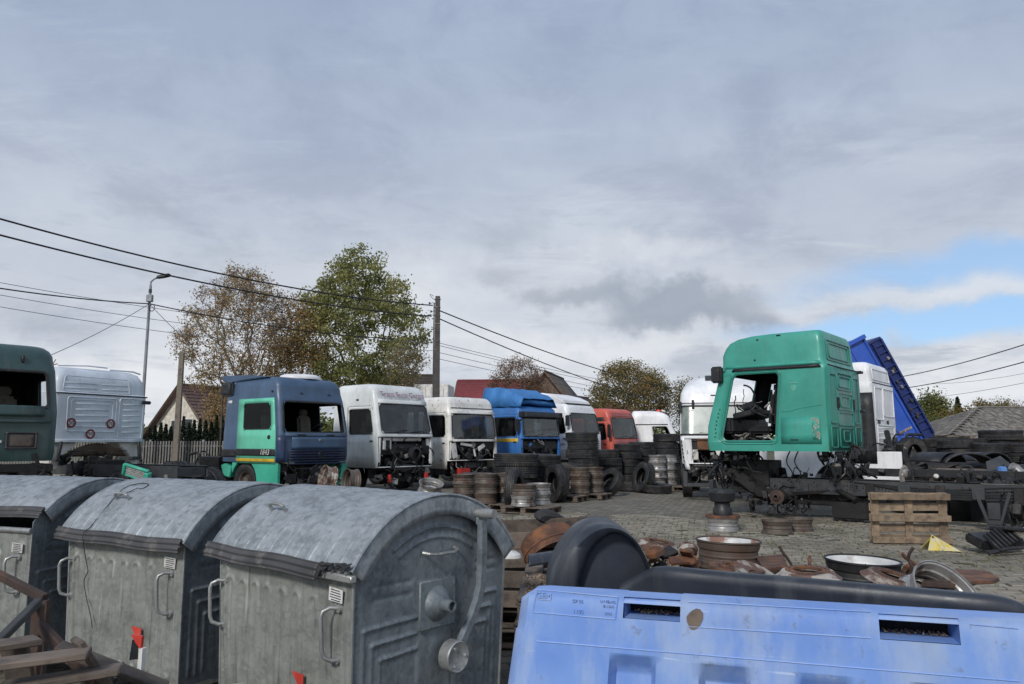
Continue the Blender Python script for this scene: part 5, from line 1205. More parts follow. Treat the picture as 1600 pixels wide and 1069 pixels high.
add_mb('round_housing', 'black_plastic', t, lambda mb: mb.lathe([(.20, 0), (.24, .02), (.24, .15), (.16, .18), (.16, .05), (.02, .05)], 24, Matrix.Translation((-.02, .25, 1.22)) @ Matrix.Rotation(R(90), 4, 'Y')))
add_mb('red_bracket', 'red_paint', t, lambda mb: (mb.box((.0, -.75, .45), (.1, .08, .25)), mb.box((.0, .85, .5), (.1, .12, .18))), bevel=.01)
add_mb('marker_lamp', 'black_plastic', t, lambda mb: mb.box(c.pt('R', .62, 2.98, .01), (.12, .03, .06)), bevel=.012)
for u, b_ in ((.12, .16), (.86, .14)): add_mb('headlamp_hole', 'dark_interior', t, lambda mb: mb.box((-.06, -1.05+2.1*u, 1.48), (.02, b_, .36)), bevel=.03)

# ---------------- T5: dirty white square cab
P5 = base_prof(.95, 1.68, 2.62, 3.22, 2.5, 1.22, rake=.12, dome=.22, r=.13)
t, c = stripped(703, 26, 47, 1.22, P5, 'paint_white_dirty', 'grimy white square cab with a dark windscreen and its front torn open, tyres before it', (.0, 1.0, 1.72, 2.58), (.42, .965, 1.78, 2.54), seed=52, clut=58, floor=.95, nose=(.97, 1.62), doorz=(.66, None), glass='glass_green')
c.panel('visor_strip', 'F', -.02, 1.02, 2.62, 2.72, 'paint_white_dirty', off=.05, th=.04); c.panel('roof_seam', 'F', -.02, 1.02, 2.80, 2.83, 'black_plastic', off=.012, th=.01)
c.panel('screen_sill', 'F', .0, 1.0, 1.62, 1.70, 'paint_white_dirty', off=.06, th=.04)
add_mb('roof_hatch', 'black_plastic', t, lambda mb: mb.box((-1.3, .0, 3.25), (.9, .8, .06)), bevel=.02)
add_mb('torn_panel', 'paint_white_dirty', t, lambda mb: (mb.box((-.03, -.98, 1.30), (.03, .26, .55), rot=(.2, 0, .1)), mb.box((-.02, -.35, 1.50), (.05, .7, .10), rot=(-.12, 0, 0)), mb.box((-.03, .35, 1.42), (.05, .35, .16), rot=(.5, 0, 0)), mb.box((-.04, 0, 1.30), (.04, .08, .45), rot=(.3, 0, 0))), bevel=.02)
add_mb('red_box', 'red_paint', t, lambda mb: mb.box((.05, -.60, .55), (.2, .5, .26)), bevel=.02)
c.panel('door_vent', 'R', .47, .50, .95, 1.45, 'black_plastic', off=.045, th=.01)
wiper(c, t, .1, .35, 1.74, 1.80)

# ---------------- T6: blue cab with tarp-covered roof deflector
P6 = base_prof(.95, 1.75, 2.68, 3.02, 2.5, 1.22, rake=.12, dome=.28, r=.13)
t, c = stripped(815, 28.6, 47, 1.22, P6, 'paint_blue', 'blue truck cab with a yellow door stripe, black visor and tarp-wrapped roof deflector', (.0, 1.0, 1.82, 2.58), (.40, .95, 1.82, 2.56), seed=63, clut=34, floor=.95, nose=(.97, 1.72), doorz=(.85, None), glass='glass_green')
c.panel('sun_visor', 'F', -.05, 1.05, 2.56, 2.78, 'black_plastic', off=.20, th=.03)
for sy in (-1, 1): add_mb('visor_end', 'black_plastic', t, lambda mb: mb.box((-.05, sy*1.16, 2.67), (.30, .05, .22)), bevel=.02)
c.panel('yellow_stripe', 'R', .46, .99, 1.60, 1.74, 'yellow_stripe', off=.026, th=.005)
def tarp(mb):
    xs_ = ls(-2.3, -.15, 18); ys_ = ls(-1.15, 1.15, 22)
    def f(x, y):
        k = (x+2.3)/2.15; top_ = 3.80-.12*k if k < .55 else 3.73-.95*(k-.55)
        e = smooth(0, .18, 1.15-abs(y)); z = 2.98+(top_-2.98)*e+.05*mnoise.noise(Vector((x*3, y*3, 1)))+.014*math.sin(y*11+x*5)*e
        return (x+.06*mnoise.noise(Vector((y*4, x*4, 2))), y*(1+.03*math.sin(x*9)), z)
    mb.grid(f, xs_, ys_); mb.grid(lambda y, v: (-2.3, y, 2.95+(f(-2.3, y)[2]-2.95)*v), ys_, [0, 1])
add_mb('roof_tarp', 'tarp_blue', t, tarp, smooth=40, solid=(.01, 0))
add_mb('tarp_fold', 'tarp_blue', t, lambda mb: mb.tube(catmull([Vector((-.5, -1.15, 3.12)), Vector((-.35, -.5, 3.2)), Vector((-.3, .2, 3.16)), Vector((-.35, 1.1, 3.14))], 5), .11, 8), smooth=50)

# ---------------- T7: white cab with visor spoiler, grille still on
P7 = base_prof(.90, 1.90, 2.86, 3.28, 2.5, 1.22, rake=.22, dome=.35, r=.15)
t, c = stripped(893, 31.5, 51, 1.22, P7, 'paint_white', 'clean white truck cab behind the tall tyre stack, grille still fitted and roof spoiler on', (.0, 1.0, 1.98, 2.84), (.36, .95, 1.96, 2.70), seed=74, nose=None, floor=.9, doorz=(.85, None))
add_mb('roof_spoiler', 'paint_white', t, lambda mb: mb.prism([(-2.3, 3.1), (-2.35, 3.78), (-1.7, 3.76), (-1.0, 3.60), (-.5, 3.38), (-.48, 3.24), (-1.0, 3.2)], -1.05, 1.05), bevel=.05, smooth=50)
add_mb('spoiler_gap', 'black_plastic', t, lambda mb: mb.prism([(-.75, 3.30), (-.40, 3.26), (-.40, 3.21), (-.75, 3.2)], -.9, .9))
g_ = c.panel('grille', 'F', .10, .92, 1.10, 1.72, 'paint_white', off=.03, th=.03); slats(t, c, 'F', .52, .90, 1.15, 1.68, 6, 'black_plastic', off=.06, parent=g_)
slats(t, c, 'F', .12, .48, 1.15, 1.68, 6, 'black_plastic', off=.06, parent=g_)
mb = MB(); lp_ = [c.pt('R', .58+.16*math.sin(a*1.0)+.08*k_, 1.55+.10*math.cos(a), .035) for k_, a in [(0, x) for x in ls(0, 6, 14)]]; mb.tube(lp_, .012, 5)
mb.tube([c.pt('R', .45+.06*k, 1.50+.03*math.sin(k*2), .035) for k in range(9)], .010, 5); mb.tube([c.pt('R', .40+.05*k, 1.46+.01*math.sin(k*1.5), .035) for k in range(10)], .006, 5); mb.build('door_scribble_logo', 'ink', t)
c.panel('body_crease', 'R', .0, 1.0, 1.25, 1.29, 'paint_silver', off=.03, th=.01)

# ---------------- T8: red cab
P8 = base_prof(.95, 1.75, 2.76, 3.18, 2.5, 1.22, rake=.20, dome=.38, r=.14)
t, c = stripped(957, 34.5, 50, 1.22, P8, 'paint_red', 'faded red truck cab behind the black tyre stacks', (.0, 1.0, 1.78, 2.74), (.42, .93, 1.70, 2.46), seed=85, nose=None, floor=.95, doorz=(.9, None))
c.panel('upper_side_window', 'R', .48, .93, 2.55, 2.76, 'black_plastic', off=.012, th=.01); c.panel('front_panel', 'F', .0, 1.0, 1.0, 1.70, 'paint_red_dull', off=.02, th=.02)
slats(t, c, 'F', .3, .95, 1.0, 1.4, 4, 'black_plastic', off=.06); c.panel('roof_front', 'F', -.0, 1.0, 2.80, 2.98, 'paint_red_dull', off=.012, th=.012)
mirror(t, Vector((-.05, -1.42, 2.1)), (.14, .16, .62), arm=Vector((-.2, -1.2, 2.45)))

# ---------------- T9: white cab seen from the side
P9 = base_prof(1.0, 1.72, 2.46, 3.15, 2.35, 1.2, rake=.35, dome=.85, r=.20)
t = cab_anchor(1062, 37, 82, (0, -1.2), 'white low-front truck cab seen side-on with open window, behind tyre stacks'); c = Cab(t, 'paint_white', P9, 2.35, 1.2, 1.0, 3.15)
c.shell([('F', 0, 1, 1.78, 2.40), ('R', .50, .93, 1.80, 2.36), ('L', .07, .5, 1.8, 2.36)]); c.interior(1.0, 1); c.window('F', 0, 1, 1.78, 2.40, 'glass'); c.gasket('R', .50, .93, 1.80, 2.36); c.panel('side_seam', 'R', .0, 1.0, 2.44, 2.49, 'black_plastic', off=.008, th=.008)
for u in (.18, .46): c.panel('panel_seam', 'R', u, u+.012, 1.05, 2.44, 'paint_silver', off=.010, th=.01)
add_mb('beacon', 'red_plastic', t, lambda mb: mb.lathe([(.001, .12), (.08, .11), (.12, .06), (.13, 0), (.001, 0)], 16, Matrix.Translation((-.95, -.5, 3.13)))); add_mb('beacon_cap', 'white_label', t, lambda mb: mb.box((-.72, -.5, 3.17), (.22, .3, .09), rot=(0, .3, 0)), bevel=.03)
chassis(t, -5.0, -.1, .8, wheels=((-1.4, False),))

# ---------------- T10: white streamlined cab facing the camera
P10 = [(1.0, -.05, -2.2, 1.15, .3), (1.7, .0, -2.2, 1.19, .30), (1.82, 0, -2.2, 1.19, .30), (2.62, -.22, -2.2, 1.17, .30), (2.75, -.24, -2.2, 1.17, .32), (3.0, -.33, -2.2, 1.14, .36), (3.2, -.50, -2.2, 1.06, .40), (3.38, -.78, -2.15, .93, .42), (3.48, -1.05, -2.1, .80, .42), (3.54, -1.3, -2.0, .62, .40)]
t = cab_anchor(1063, 21, -13, (0, -1.19), 'white rounded high-roof cab facing the camera, rusty box in its stripped nose'); c = Cab(t, 'paint_white', P10, 2.2, 1.19, 1.0, 3.5)
c.shell([('F', 0, 1, 1.82, 2.62), ('RF', .25, 1, 1.82, 2.62), ('FL', 0, .75, 1.82, 2.62), ('F', .0, 1.0, 1.02, 1.70), ('R', .45, .85, 1.8, 2.5)]); c.interior(1.0, 1)
def wrap(z0, z1, nm, mat, off, par=None, th=None):
    seq = [('RF', u) for u in ls(.25, 1, 5)]+[('F', u) for u in ls(.05, .95, 8)]+[('FL', u) for u in ls(0, .75, 5)]
    mb = MB(); zs_ = ls(z0, z1, 5); mb.add([c.pt(a, b, z, off) for a, b in seq for z in zs_], [(i*5+k, (i+1)*5+k, (i+1)*5+k+1, i*5+k+1) for i in range(len(seq)-1) for k in range(4)]); return mb.build(nm, mat, par or t, smooth=60, recalc=False, solid=th)
w_ = wrap(1.82, 2.62, 'windshield', 'glass_pale', -.005); wrap(1.78, 1.84, 'lower_seal', 'rubber', .01, w_, (.02, 0)); wrap(2.61, 2.645, 'upper_seal', 'rubber', .006, w_, (.02, 0)); wrap(2.70, 2.72, 'roof_seam', 'black_plastic', .004, None, (.01, 0)); wrap(1.70, 1.78, 'screen_sill', 'paint_white', .02, None, (.03, -1))
for u in (.03, .52): add_mb('visor_bracket', 'black_plastic', t, lambda mb: mb.box(c.pt('F', u, 2.68, .05), (.05, .07, .24)), bevel=.01)
add_mb('visor_bracket', 'black_plastic', t, lambda mb: mb.box(c.pt('RF', .35, 2.60, .04), (.06, .07, .32)), bevel=.01)
add_mb('roof_hatch', 'lamp_dark', t, lambda mb: mb.box((-.95, -.05, 3.47), (.35, .75, .05), rot=(0, R(28), 0)), bevel=.015)
add_mb('marker_lamp', 'black_plastic', t, lambda mb: mb.box(c.pt('F', .35, 2.93, .005), (.03, .14, .035)), bevel=.008)
add_mb('red_sticker', 'red_paint', t, lambda mb: mb.lathe([(.001, 0), (.11, 0), (.001, .004)], 16, Matrix.Translation(c.pt('F', .02, 2.40, -.03)) @ Matrix.Rotation(R(90), 4, 'Y')))
add_mb('paper_sheet', 'white_label', t, lambda mb: mb.box(c.pt('F', .35, 1.88, -.12), (.2, .8, .02), rot=(0, 0, .1)))
add_mb('side_strip', 'paint_white', t, lambda mb: mb.grid(lambda v, u: tuple(c.pt('RF', .28+.30*u+.25*v*v, 1.74-.90*v, .015) if True else 0), ls(0, 1, 9), [0, .5, 1]), solid=(.03, 0), recalc=False)
for k in range(6): add_mb('strip_slot', 'dark_interior', t, lambda mb: mb.box(c.pt('RF', .40+.012*k, 1.62-.11*k, .034), (.03, .03, .07)))
add_mb('rusty_box', 'rust_orange', t, lambda mb: (mb.box((-.05, -.42, 1.52), (.2, .62, .26)), mb.box((-.03, -.42, 1.66), (.24, .66, .03))), bevel=.015)
add_mb('white_inner_panel', 'paint_white_dirty', t, lambda mb: (mb.box((-.14, -.85, 1.40), (.04, .30, .60)), mb.box((-.16, .3, 1.5), (.04, .9, .3)), mb.box((-.02, -.12, 1.35), (.1, .22, .3), rot=(.3, 0, 0))), bevel=.02)
clutter(t, -.7, -.0, -.95, 1.0, .55, 1.45, 44, 96); chassis(t, -5.5, .05, .8, wheels=((-1.42, False), (-4.6, True)))
add_mb('front_cross_bar', 'frame_paint', t, lambda mb: (mb.box((.02, -.1, .42), (.10, 2.1, .10)), mb.box((.02, -1.08, .58), (.12, .12, .42)), mb.box((.04, 0, .95), (.08, 1.7, .05))), bevel=.01)

# ---------------- T2: white cab seen from behind, speed stickers
t = cab_anchor(157, 18.25, 62+180, (-2.2, 0), 'white truck cab seen from behind with three round speed limit stickers')
P2 = [(1.62, 0, -2.2, 1.18, .10), (2.70, -.1, -2.2, 1.20, .10), (2.78, -.12, -2.2, 1.20, .12), (2.80, -.12, -2.17, 1.17, .12), (3.15, -.3, -2.14, 1.13, .14), (3.32, -.5, -2.05, 1.06, .18), (3.38, -.7, -1.93, .98, .22), (3.42, -.9, -1.7, .80, .25)]
c = Cab(t, 'paint_white_cool', P2, 2.2, 1.2, 1.62, 3.4); c.shell([('F', 0, 1, 2.0, 2.7), ('L', .1, .5, 2.0, 2.6), ('R', .5, .9, 2.0, 2.6)])
def pressed(c, t, seg, t0, t1, z0, z1, mat, n, gap=.72, off=.010, nm='pressed_rib'):
    dz = (z1-z0)/n
    for k in range(n): c.panel(nm, seg, t0, t1, z0+dz*(k+gap/2), z0+dz*(k+1-gap/2), mat, off=off*.6, th=off*.6, nu=3, nv=2).modifiers.new('b', 'BEVEL').width = .008
# in the rear view image left is the truck's left: B runs from y=+ (tt=0) to y=-
for (a, b, n) in ((.14, .62, 4),): pressed(c, t, 'B', a+.05, b-.05, 2.03, 2.60, 'paint_white_cool', n)
for p in ((.10, .66, 1.86, 2.68), (.70, 1.0, 1.70, 2.70)): c.gasket('B', p[0], p[1], p[2], p[3], 'paint_white_cool', r=.014, cr=.06, nm='pressed_border')
c.gasket('B', .14, .62, 1.98, 2.62, 'paint_white_cool', r=.012, cr=.06, nm='pressed_border')
pressed(c, t, 'B', .74, .97, 1.78, 2.62, 'paint_white_cool', 6); pressed(c, t, 'B', .02, .42, 2.84, 3.08, 'paint_white_cool', 2); pressed(c, t, 'B', .48, .82, 2.84, 3.08, 'paint_white_cool', 2)
c.gasket('B', .02, .84, 2.82, 3.18, 'paint_white_cool', r=.010, cr=.05, nm='pressed_border')
c.panel('bottom_lip', 'B', -.04, 1.04, 1.60, 1.67, 'paint_white_cool', off=.03, th=.03); c.panel('roof_joint', 'B', -.05, 1.05, 2.74, 2.775, 'lamp_dark', off=.004, th=.01)
for (u, z, s) in ((.145, 2.06, '50'), (.60, 2.06, '70'), (.37, 1.80, '90')):
    p = c.pt('B', u, z, .022); mx = Matrix.Translation(p) @ Matrix.Rotation(R(-90), 4, 'Y'); k = bpy.data.objects.new('x', None); bpy.data.objects.remove(k)
    mb = MB(); mb.lathe([(.074, 0), (.115, 0), (.115, .004), (.074, .004)], 28, mx, close=True); rg_ = mb.build('speed_sticker', 'red_dark' if 'red_dark' in MATS else (M('red_dark', (.16, .015, .02), .6) and 'red_dark'), t)
    mb = MB(); mb.lathe([(.001, .001), (.080, .001), (.080, .003), (.001, .003)], 28, mx); mb.build('sticker_face', 'white_label', rg_)
    text(rg_, s, .135, 'cable', frame(p+Vector((-.006, 0, 0)), (0, -1, 0), (0, 0, 1)), 'lettering', .001)
add_mb('tail_hook', 'black_plastic', t, lambda mb: mb.box((-2.28, -1.12, 2.62), (.10, .22, .09)), bevel=.02)
add_mb('roof_rail', 'paint_white_cool', t, lambda mb: (mb.tube([(-1.9, 1.0, 3.42), (-1.95, .3, 3.47), (-1.95, -.2, 3.46)], .018, 6), mb.tube([(-1.9, -.3, 3.42), (-1.95, -.9, 3.42), (-1.9, -1.15, 3.38)], .022, 6)))
add_mb('roof_aerial', 'rim_grey', t, lambda mb: (mb.tube([(-1.7, 1.05, 3.38), (-1.75, .98, 3.58)], .01, 5), mb.tube([(-1.7, 1.1, 3.42), (-1.7, .9, 3.48)], .012, 5)))
for s in (1, -1):
    add_mb('inner_fender', 'paint_white_dirty', t, lambda mb: mb.prism([(s*1.12, 1.60), (s*.52, 1.60), (s*.60, 1.48), (s*.78, 1.36), (s*.90, 1.2), (s*.92, 1.0), (s*1.12, .95)], -2.1, -1.6, 'yz'), bevel=.02)
    add_mb('cab_mount', 'frame_paint', t, lambda mb: (mb.box((-2.25, s*1.02, 1.40), (.08, .07, .45), rot=(s*.15, 0, 0)), mb.box((-2.2, s*.95, 1.2), (.10, .25, .08))), bevel=.01)
add_mb('side_skirt', 'paint_silver', t, lambda mb: mb.box((-1.6, -1.16, 1.3), (1.0, .05, .55)), bevel=.02)
add_mb('insulation_mat', 'timber_wall', t, lambda mb: mb.grid(lambda y, v: (-2.0-.1*v, y*(1-.25*v), 1.26+.32*v*math.cos(y*1.3)), ls(-.85, .85, 16), [0, .33, .66, 1]), smooth=60, solid=(.02, 0))
clutter(t, -2.6, -2.0, -.9, .9, .7, 1.3, 34, 22); chassis(t, -5.6, -.4, .95, wheels=((-4.8, True), (-1.5, False)))
clutter(t, -3.6, -2.4, -.8, .9, .75, 1.1, 14, 24, big=False)

# ---------------- T1: dark green cab at the left edge
P1 = base_prof(1.25, 2.18, 3.00, 3.50, 2.2, 1.22, rake=.14, dome=.35, r=.20)
t = cab_anchor(89, 14.5, 50, (0, 1.20), 'dark green truck cab at the left edge of the yard with an empty windscreen opening'); c = Cab(t, 'paint_dkgreen', P1, 2.2, 1.22, 1.25, 3.5)
c.shell([('F', .0, 1.0, 2.26, 2.96), ('L', .12, .50, 2.20, 2.86), ('R', .5, .88, 2.2, 2.86)]); c.interior(1.3, 1)
c.gasket('F', 0, 1, 2.26, 2.96, r=.03, cr=.10); c.cornerfill('F', 0, 1, 2.26, 2.96, 'paint_dkgreen', .10); c.gasket('L', .12, .50, 2.20, 2.86)
c.panel('wiper_cowl', 'F', .0, .96, 2.10, 2.30, 'paint_dkgreen', off=.06, th=.05); c.panel('front_ledge', 'F', -.02, 1.02, 1.98, 2.03, 'paint_dkgreen', off=.05, th=.04)
c.panel('headlamp_frame', 'F', .66, .92, 1.48, 1.80, 'lamp_dark', off=.03, th=.02, hole=(.68, .90, 1.51, 1.77)); c.panel('headlamp', 'F', .68, .90, 1.51, 1.77, 'rim_grey', off=.015, th=.01)
add_mb('vent_slot', 'black_plastic', t, lambda mb: mb.box(c.pt('F', .25, 1.62, .01), (.04, .55, .09), rot=(.2, 0, 0)), bevel=.02)
add_mb('trim_strip', 'light_metal', t, lambda mb: mb.box(c.pt('F', .50, 1.66, .03), (.02, .035, .38), rot=(.08, 0, 0)))
add_mb('marker_lamp', 'black_plastic', t, lambda mb: mb.box(c.pt('F', .80, 3.20, .03), (.06, .05, .14)), bevel=.012); add_mb('reflector', 'white_label', t, lambda mb: mb.box(c.pt('F', .62, 1.62, .012), (.01, .05, .05)))
clutter(t, -.7, .0, -1.0, .95, .35, 1.3, 60, 11); clutter(t, -.3, .3, -.3, 1.1, .15, .9, 46, 12, big=False); chassis(t, -5, .1, .85, wheels=((-1.45, False),))
add_mb('bumper_mount', 'grime_metal', t, lambda mb: (mb.box((-.05, .1, 1.12), (.25, 2.1, .16)), mb.box((-.15, .75, .85), (.4, .35, .6), rot=(.1, .1, 0)), mb.box((-.1, .15, .70), (.35, .5, .7)), mb.box((-.2, -.5, .8), (.3, .5, .6)), mb.box((.0, .5, .5), (.2, 1.2, .12), rot=(.05, 0, 0))), bevel=.02)
add_mb('front_wheel_guard', 'black_plastic', t, lambda mb: mb.box((-.5, 1.05, .95), (.5, .2, .5)), bevel=.05)

# ---------------- T11: large green cab, side towards the camera
GA = -129.7
P11 = [(1.42, -.03, -2.4, 1.17, .07), (1.60, 0, -2.4, 1.18, .07), (1.95, -.02, -2.4, 1.18, .08), (3.16, -.34, -2.4, 1.15, .10), (3.22, -.36, -2.36, 1.12, .12), (3.30, -.38, -2.34, 1.11, .12), (3.50, -.44, -2.33, 1.09, .11), (3.66, -.51, -2.32, 1.075, .11), (3.77, -.60, -2.31, 1.06, .11), (3.85, -.78, -2.29, 1.035, .11), (3.895, -1.06, -2.27, 1.01, .11), (3.915, -1.4, -2.25, .97, .11)]
t = cab_anchor(1297, 14.8, GA, (-2.4, 1.17), 'large emerald green cab without its door, standing on a bare truck chassis'); c = Cab(t, 'paint_green', P11, 2.4, 1.17, 1.42, 3.95)
P11 = [(z_, x_+.22+(.06 if z_ > 3.4 else 0), xr_, w_, r_) for z_, x_, xr_, w_, r_ in P11]; c.prof = P11
DO = ('L', .115, .60, 1.62, 3.08); c.shell([DO, ('R', .42, .88, 1.7, 3.0), ('F', .03, .97, 2.1, 3.08)])
c.cornerfill('L', .115, .60, 1.62, 3.08, 'paint_green', .13, .001); c.gasket('L', .115, .60, 1.62, 3.08, 'paint_green_shaded', r=.030, cr=.14, off=-.012, nm='door_frame'); c.gasket('L', .095, .62, 1.575, 3.125, 'paint_green', r=.016, cr=.16, off=.003, nm='door_frame_outer')
c.panel('side_locker', 'L', .64, .965, 1.58, 2.12, 'paint_green', off=.018, th=.018, nu=5, nv=4)
c.panel('locker_rust', 'L', .90, .955, 1.66, 2.08, 'paint_green', off=.019, th=.002)
def chip(mb):
    rr = random.Random(3)
    for k in range(46):
        u = .955-abs(rr.gauss(0, .035)); z = rr.uniform(1.64, 2.09) if rr.random() < .8 else 2.08-abs(rr.gauss(0, .02)); s_ = rr.uniform(.006, .026); p = c.pt('L', u, z, .020)
        n = 7; mb.add([p]+[p+Vector((s_*math.cos(a)*rr.uniform(.5, 1.2), 0, s_*math.sin(a)*rr.uniform(.6, 1.6))) for a in ls(0, 2*math.pi*(n-1)/n, n)], [(0, 1+i, 1+(i+1) % n) for i in range(n)])
add_mb('flaked_patch', 'flaked' if 'flaked' in MATS else (M('flaked', (.38, .36, .30), .8, c2=(.2, .16, .12)) and 'flaked'), t, chip, recalc=False)
add_mb('locker_latch', 'black_plastic', t, lambda mb: mb.box(c.pt('L', .75, 1.655, .024), (.16, .012, .02)))
c.panel('gutter', 'L', .10, 1.0, 3.13, 3.19, 'black_plastic', off=.030, th=.03, nu=9, nv=2); c.panel('roof_skirt', 'L', -.0, 1.02, 3.20, 3.27, 'paint_green', off=.012, th=.02, nu=9, nv=2)
def crease(mb): mb.tube([c.pt('L', .60, 2.24, .002), c.pt('L', .70, 2.24, .002), c.pt('L', .80, 2.30, .002), c.pt('L', .99, 2.36, .002)], .008, 6)
add_mb('body_crease', 'paint_green', t, crease)
for (u, z, w_) in ((.28, 3.80, .05), (.50, 3.86, .09), (.33, 3.36, .04)): add_mb('roof_hole', 'dark_interior', t, lambda mb: mb.box(c.pt('L', u, z, .0), (w_, .03, .035)), bevel=.008)
add_mb('faded_crest', 'crest' if 'crest' in MATS else (M('crest', (.12, .42, .33), .5) and 'crest'), t, lambda mb: (mb.prism([(-.06, .06), (.06, .06), (.05, -.03), (0, -.08), (-.05, -.03)], 0, .003, 'xz', Matrix.Translation(c.pt('L', .74, 2.72, .004))), mb.box(c.pt('L', .74, 2.83, .005), (.18, .003, .018))))
# corner mirror, front pillar holes
mirror(t, Vector((-.10, 1.22, 3.08)), (.24, .16, .36), arm=Vector((-.35, 1.1, 3.2)))
for k in range(8): add_mb('pillar_hole', 'black_plastic', t, lambda mb: mb.box(c.pt('L', .05+.006*(k % 2), 1.72+.085*k, .004), (.028, .012, .03)), bevel=.004)
# rear wall: pressed panels and ribs
G2 = 'paint_green_shaded'
c.panel('rear_skin', 'B', -.06, 1.06, 1.44, 3.14, G2, off=.004, th=.004, nu=5, nv=4)  # thin overlay carrying the rear wall's painted-in shade
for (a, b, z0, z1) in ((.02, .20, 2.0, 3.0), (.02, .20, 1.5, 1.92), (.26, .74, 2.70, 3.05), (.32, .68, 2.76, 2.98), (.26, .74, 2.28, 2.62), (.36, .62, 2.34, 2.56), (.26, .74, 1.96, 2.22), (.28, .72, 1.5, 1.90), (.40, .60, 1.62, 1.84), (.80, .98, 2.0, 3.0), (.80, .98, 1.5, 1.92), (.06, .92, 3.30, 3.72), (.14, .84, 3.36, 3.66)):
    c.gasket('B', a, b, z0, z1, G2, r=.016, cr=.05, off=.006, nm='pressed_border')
for u in (.245, .755): add_mb('rear_bracket', 'black_plastic', t, lambda mb: mb.box(c.pt('B', u, 2.42, .03), (.05, .05, .22)), bevel=.01)
for z in (3.17, 2.30): add_mb('side_latch', 'black_plastic', t, lambda mb: mb.box((-2.42, -1.20, z), (.12, .20, .06)), bevel=.015)
add_mb('rear_seam', 'black_plastic', t, lambda mb: mb.tube([c.pt('B', 0, 3.18, .01), c.pt('B', .5, 3.17, .012), c.pt('B', 1, 3.18, .01)], .014, 6))
# interior junk seen through the doorway
c.interior(1.45, 1, seats='dark_interior'); rr = random.Random(77)
add_mb('dashboard_frame', 'black_plastic', t, lambda mb: (mb.box((-.55, .2, 2.22), (.5, 1.5, .12), rot=(0, .2, 0)), mb.box((-.62, .6, 2.34), (.25, .5, .14), rot=(.3, .3, 0)), mb.box((-1.3, .2, 2.36), (.9, .05, .05), rot=(0, .1, 0))), bevel=.02)
for k in range(26):
    o = Vector((rr.uniform(-1.2, -.2), rr.uniform(.3, 1.05), rr.uniform(1.56, 1.75) if k % 2 else rr.uniform(2.15, 2.5))); pts = [o]; d = Vector((rr.uniform(-1, 1), rr.uniform(-.6, .6), rr.uniform(-.2, .4))).normalized()
    for j in range(6): d = (d+Vector((rr.gauss(0, .4), rr.gauss(0, .3), rr.gauss(0, .35)))).normalized(); q = pts[-1]+d*.09; pts.append(Vector((max(-1.35, min(-.15, q.x)), max(-1, min(1.1, q.y)), max(1.5, q.z))))
    mb = MB(); mb.tube(catmull(pts, 3), rr.choice([.006, .009, .012, .02]), 5); mb.build('loose_cable', rr.choice(['black_plastic', 'black_plastic', 'light_metal']), t)
for k in range(7): add_mb('floor_junk', rr.choice(['light_metal', 'grime_metal', 'black_plastic']), t, lambda mb: mb.box((rr.uniform(-1.1, -.25), rr.uniform(.5, 1.0), 1.56+rr.uniform(0, .12)), (rr.uniform(.08, .3), rr.uniform(.05, .2), rr.uniform(.02, .08)), rot=(rr.uniform(-.4, .4), rr.uniform(-.4, .4), rr.uniform(0, 3))), bevel=.006)
add_mb('far_mirror', 'black_plastic', t, lambda mb: mb.box((-.25, -1.38, 2.75), (.2, .14, .34)), bevel=.04)
# chassis, running back to the right
chassis(t, -9.2, .15, .68, half=.40, h=.30); 
mbh = MB()
for k in range(320):
    x = -.3-rr.random()*8.6; z = .68+rr.choice([-.08, -.04, 0, .04, .08]); x = round(x/.06)*.06
    mbh.cyl((x, .400, z), (x, .409, z), .015, n=6)
mbh.build('rail_hole_shade', 'dark_interior', t, recalc=False, kind='stuff')  # near-black discs paint the shade inside the rail's holes
add_mb('rail_edge_strip', 'light_metal', t, lambda mb: (mb.box((-7.0, .41, .845), (4.4, .02, .008)),))
add_mb('inner_frame_rail', 'black_plastic', t, lambda mb: mb.box((-5.5, -.39, .98), (7.4, .10, .16)), bevel=.01)
DK = ('grime_metal', 'black_plastic', 'frame_paint', 'grime_metal')
clutter(t, -.9, .35, -.95, 1.05, .45, 1.40, 110, 110, DK, scale=.8); clutter(t, -2.6, -.2, -.3, .38, .25, .95, 60, 111, DK, big=True, scale=.8); clutter(t, -2.7, -.4, .42, .9, .2, .52, 40, 113, DK, big=False, scale=.7); clutter(t, -3.0, -2.1, -.9, 1.0, .9, 1.5, 60, 112, DK, big=False, scale=.85)
add_mb('front_axle', 'grime_metal', t, lambda mb: (mb.tube([(-1.25, .95, .48), (-1.25, .6, .40), (-1.25, -.6, .40), (-1.25, -.95, .48)], .07, 10), mb.cyl((-1.25, .85, .48), (-1.25, 1.08, .48), .14, .12, 20)), bevel=.008)
for k in range(9): add_mb('rail_bracket', 'frame_paint' if k % 2 else 'grime_metal', t, lambda mb: mb.box((-2.9-.62*k, .44, .66-.03*(k % 3)), (.16+.05*(k % 2), .06, .22+.08*(k % 3))), bevel=.01)
for k in range(5): add_mb('air_line', 'cable', t, lambda mb: mb.tube(catmull([Vector((-2.6-.2*k, .43, .80-.03*k)), Vector((-4.2, .45, .72-.04*k)), Vector((-5.5-.3*k, .44, .80-.05*k)), Vector((-8.5, .43, .76-.03*k))], 6), .009, 5))
for s_ in (1,):
    add_mb('hub_flange', 'rust_dark', t, lambda mb: mb.lathe([(.04, .10), (.07, .09), (.08, .05), (.15, .04), (.15, 0), (.04, 0)], 24, Matrix.Translation((-1.25, 1.06, .48)) @ Matrix.Rotation(R(-90), 4, 'X'), close=True), smooth=35)
add_mb('leaf_spring', 'grime_metal', t, lambda mb: [mb.tube([(-.35-.05*k, .62, .62-.018*k), (-1.25, .62, .54-.02*k), (-2.15+.05*k, .62, .62-.018*k)], .014, 4) for k in range(4)])
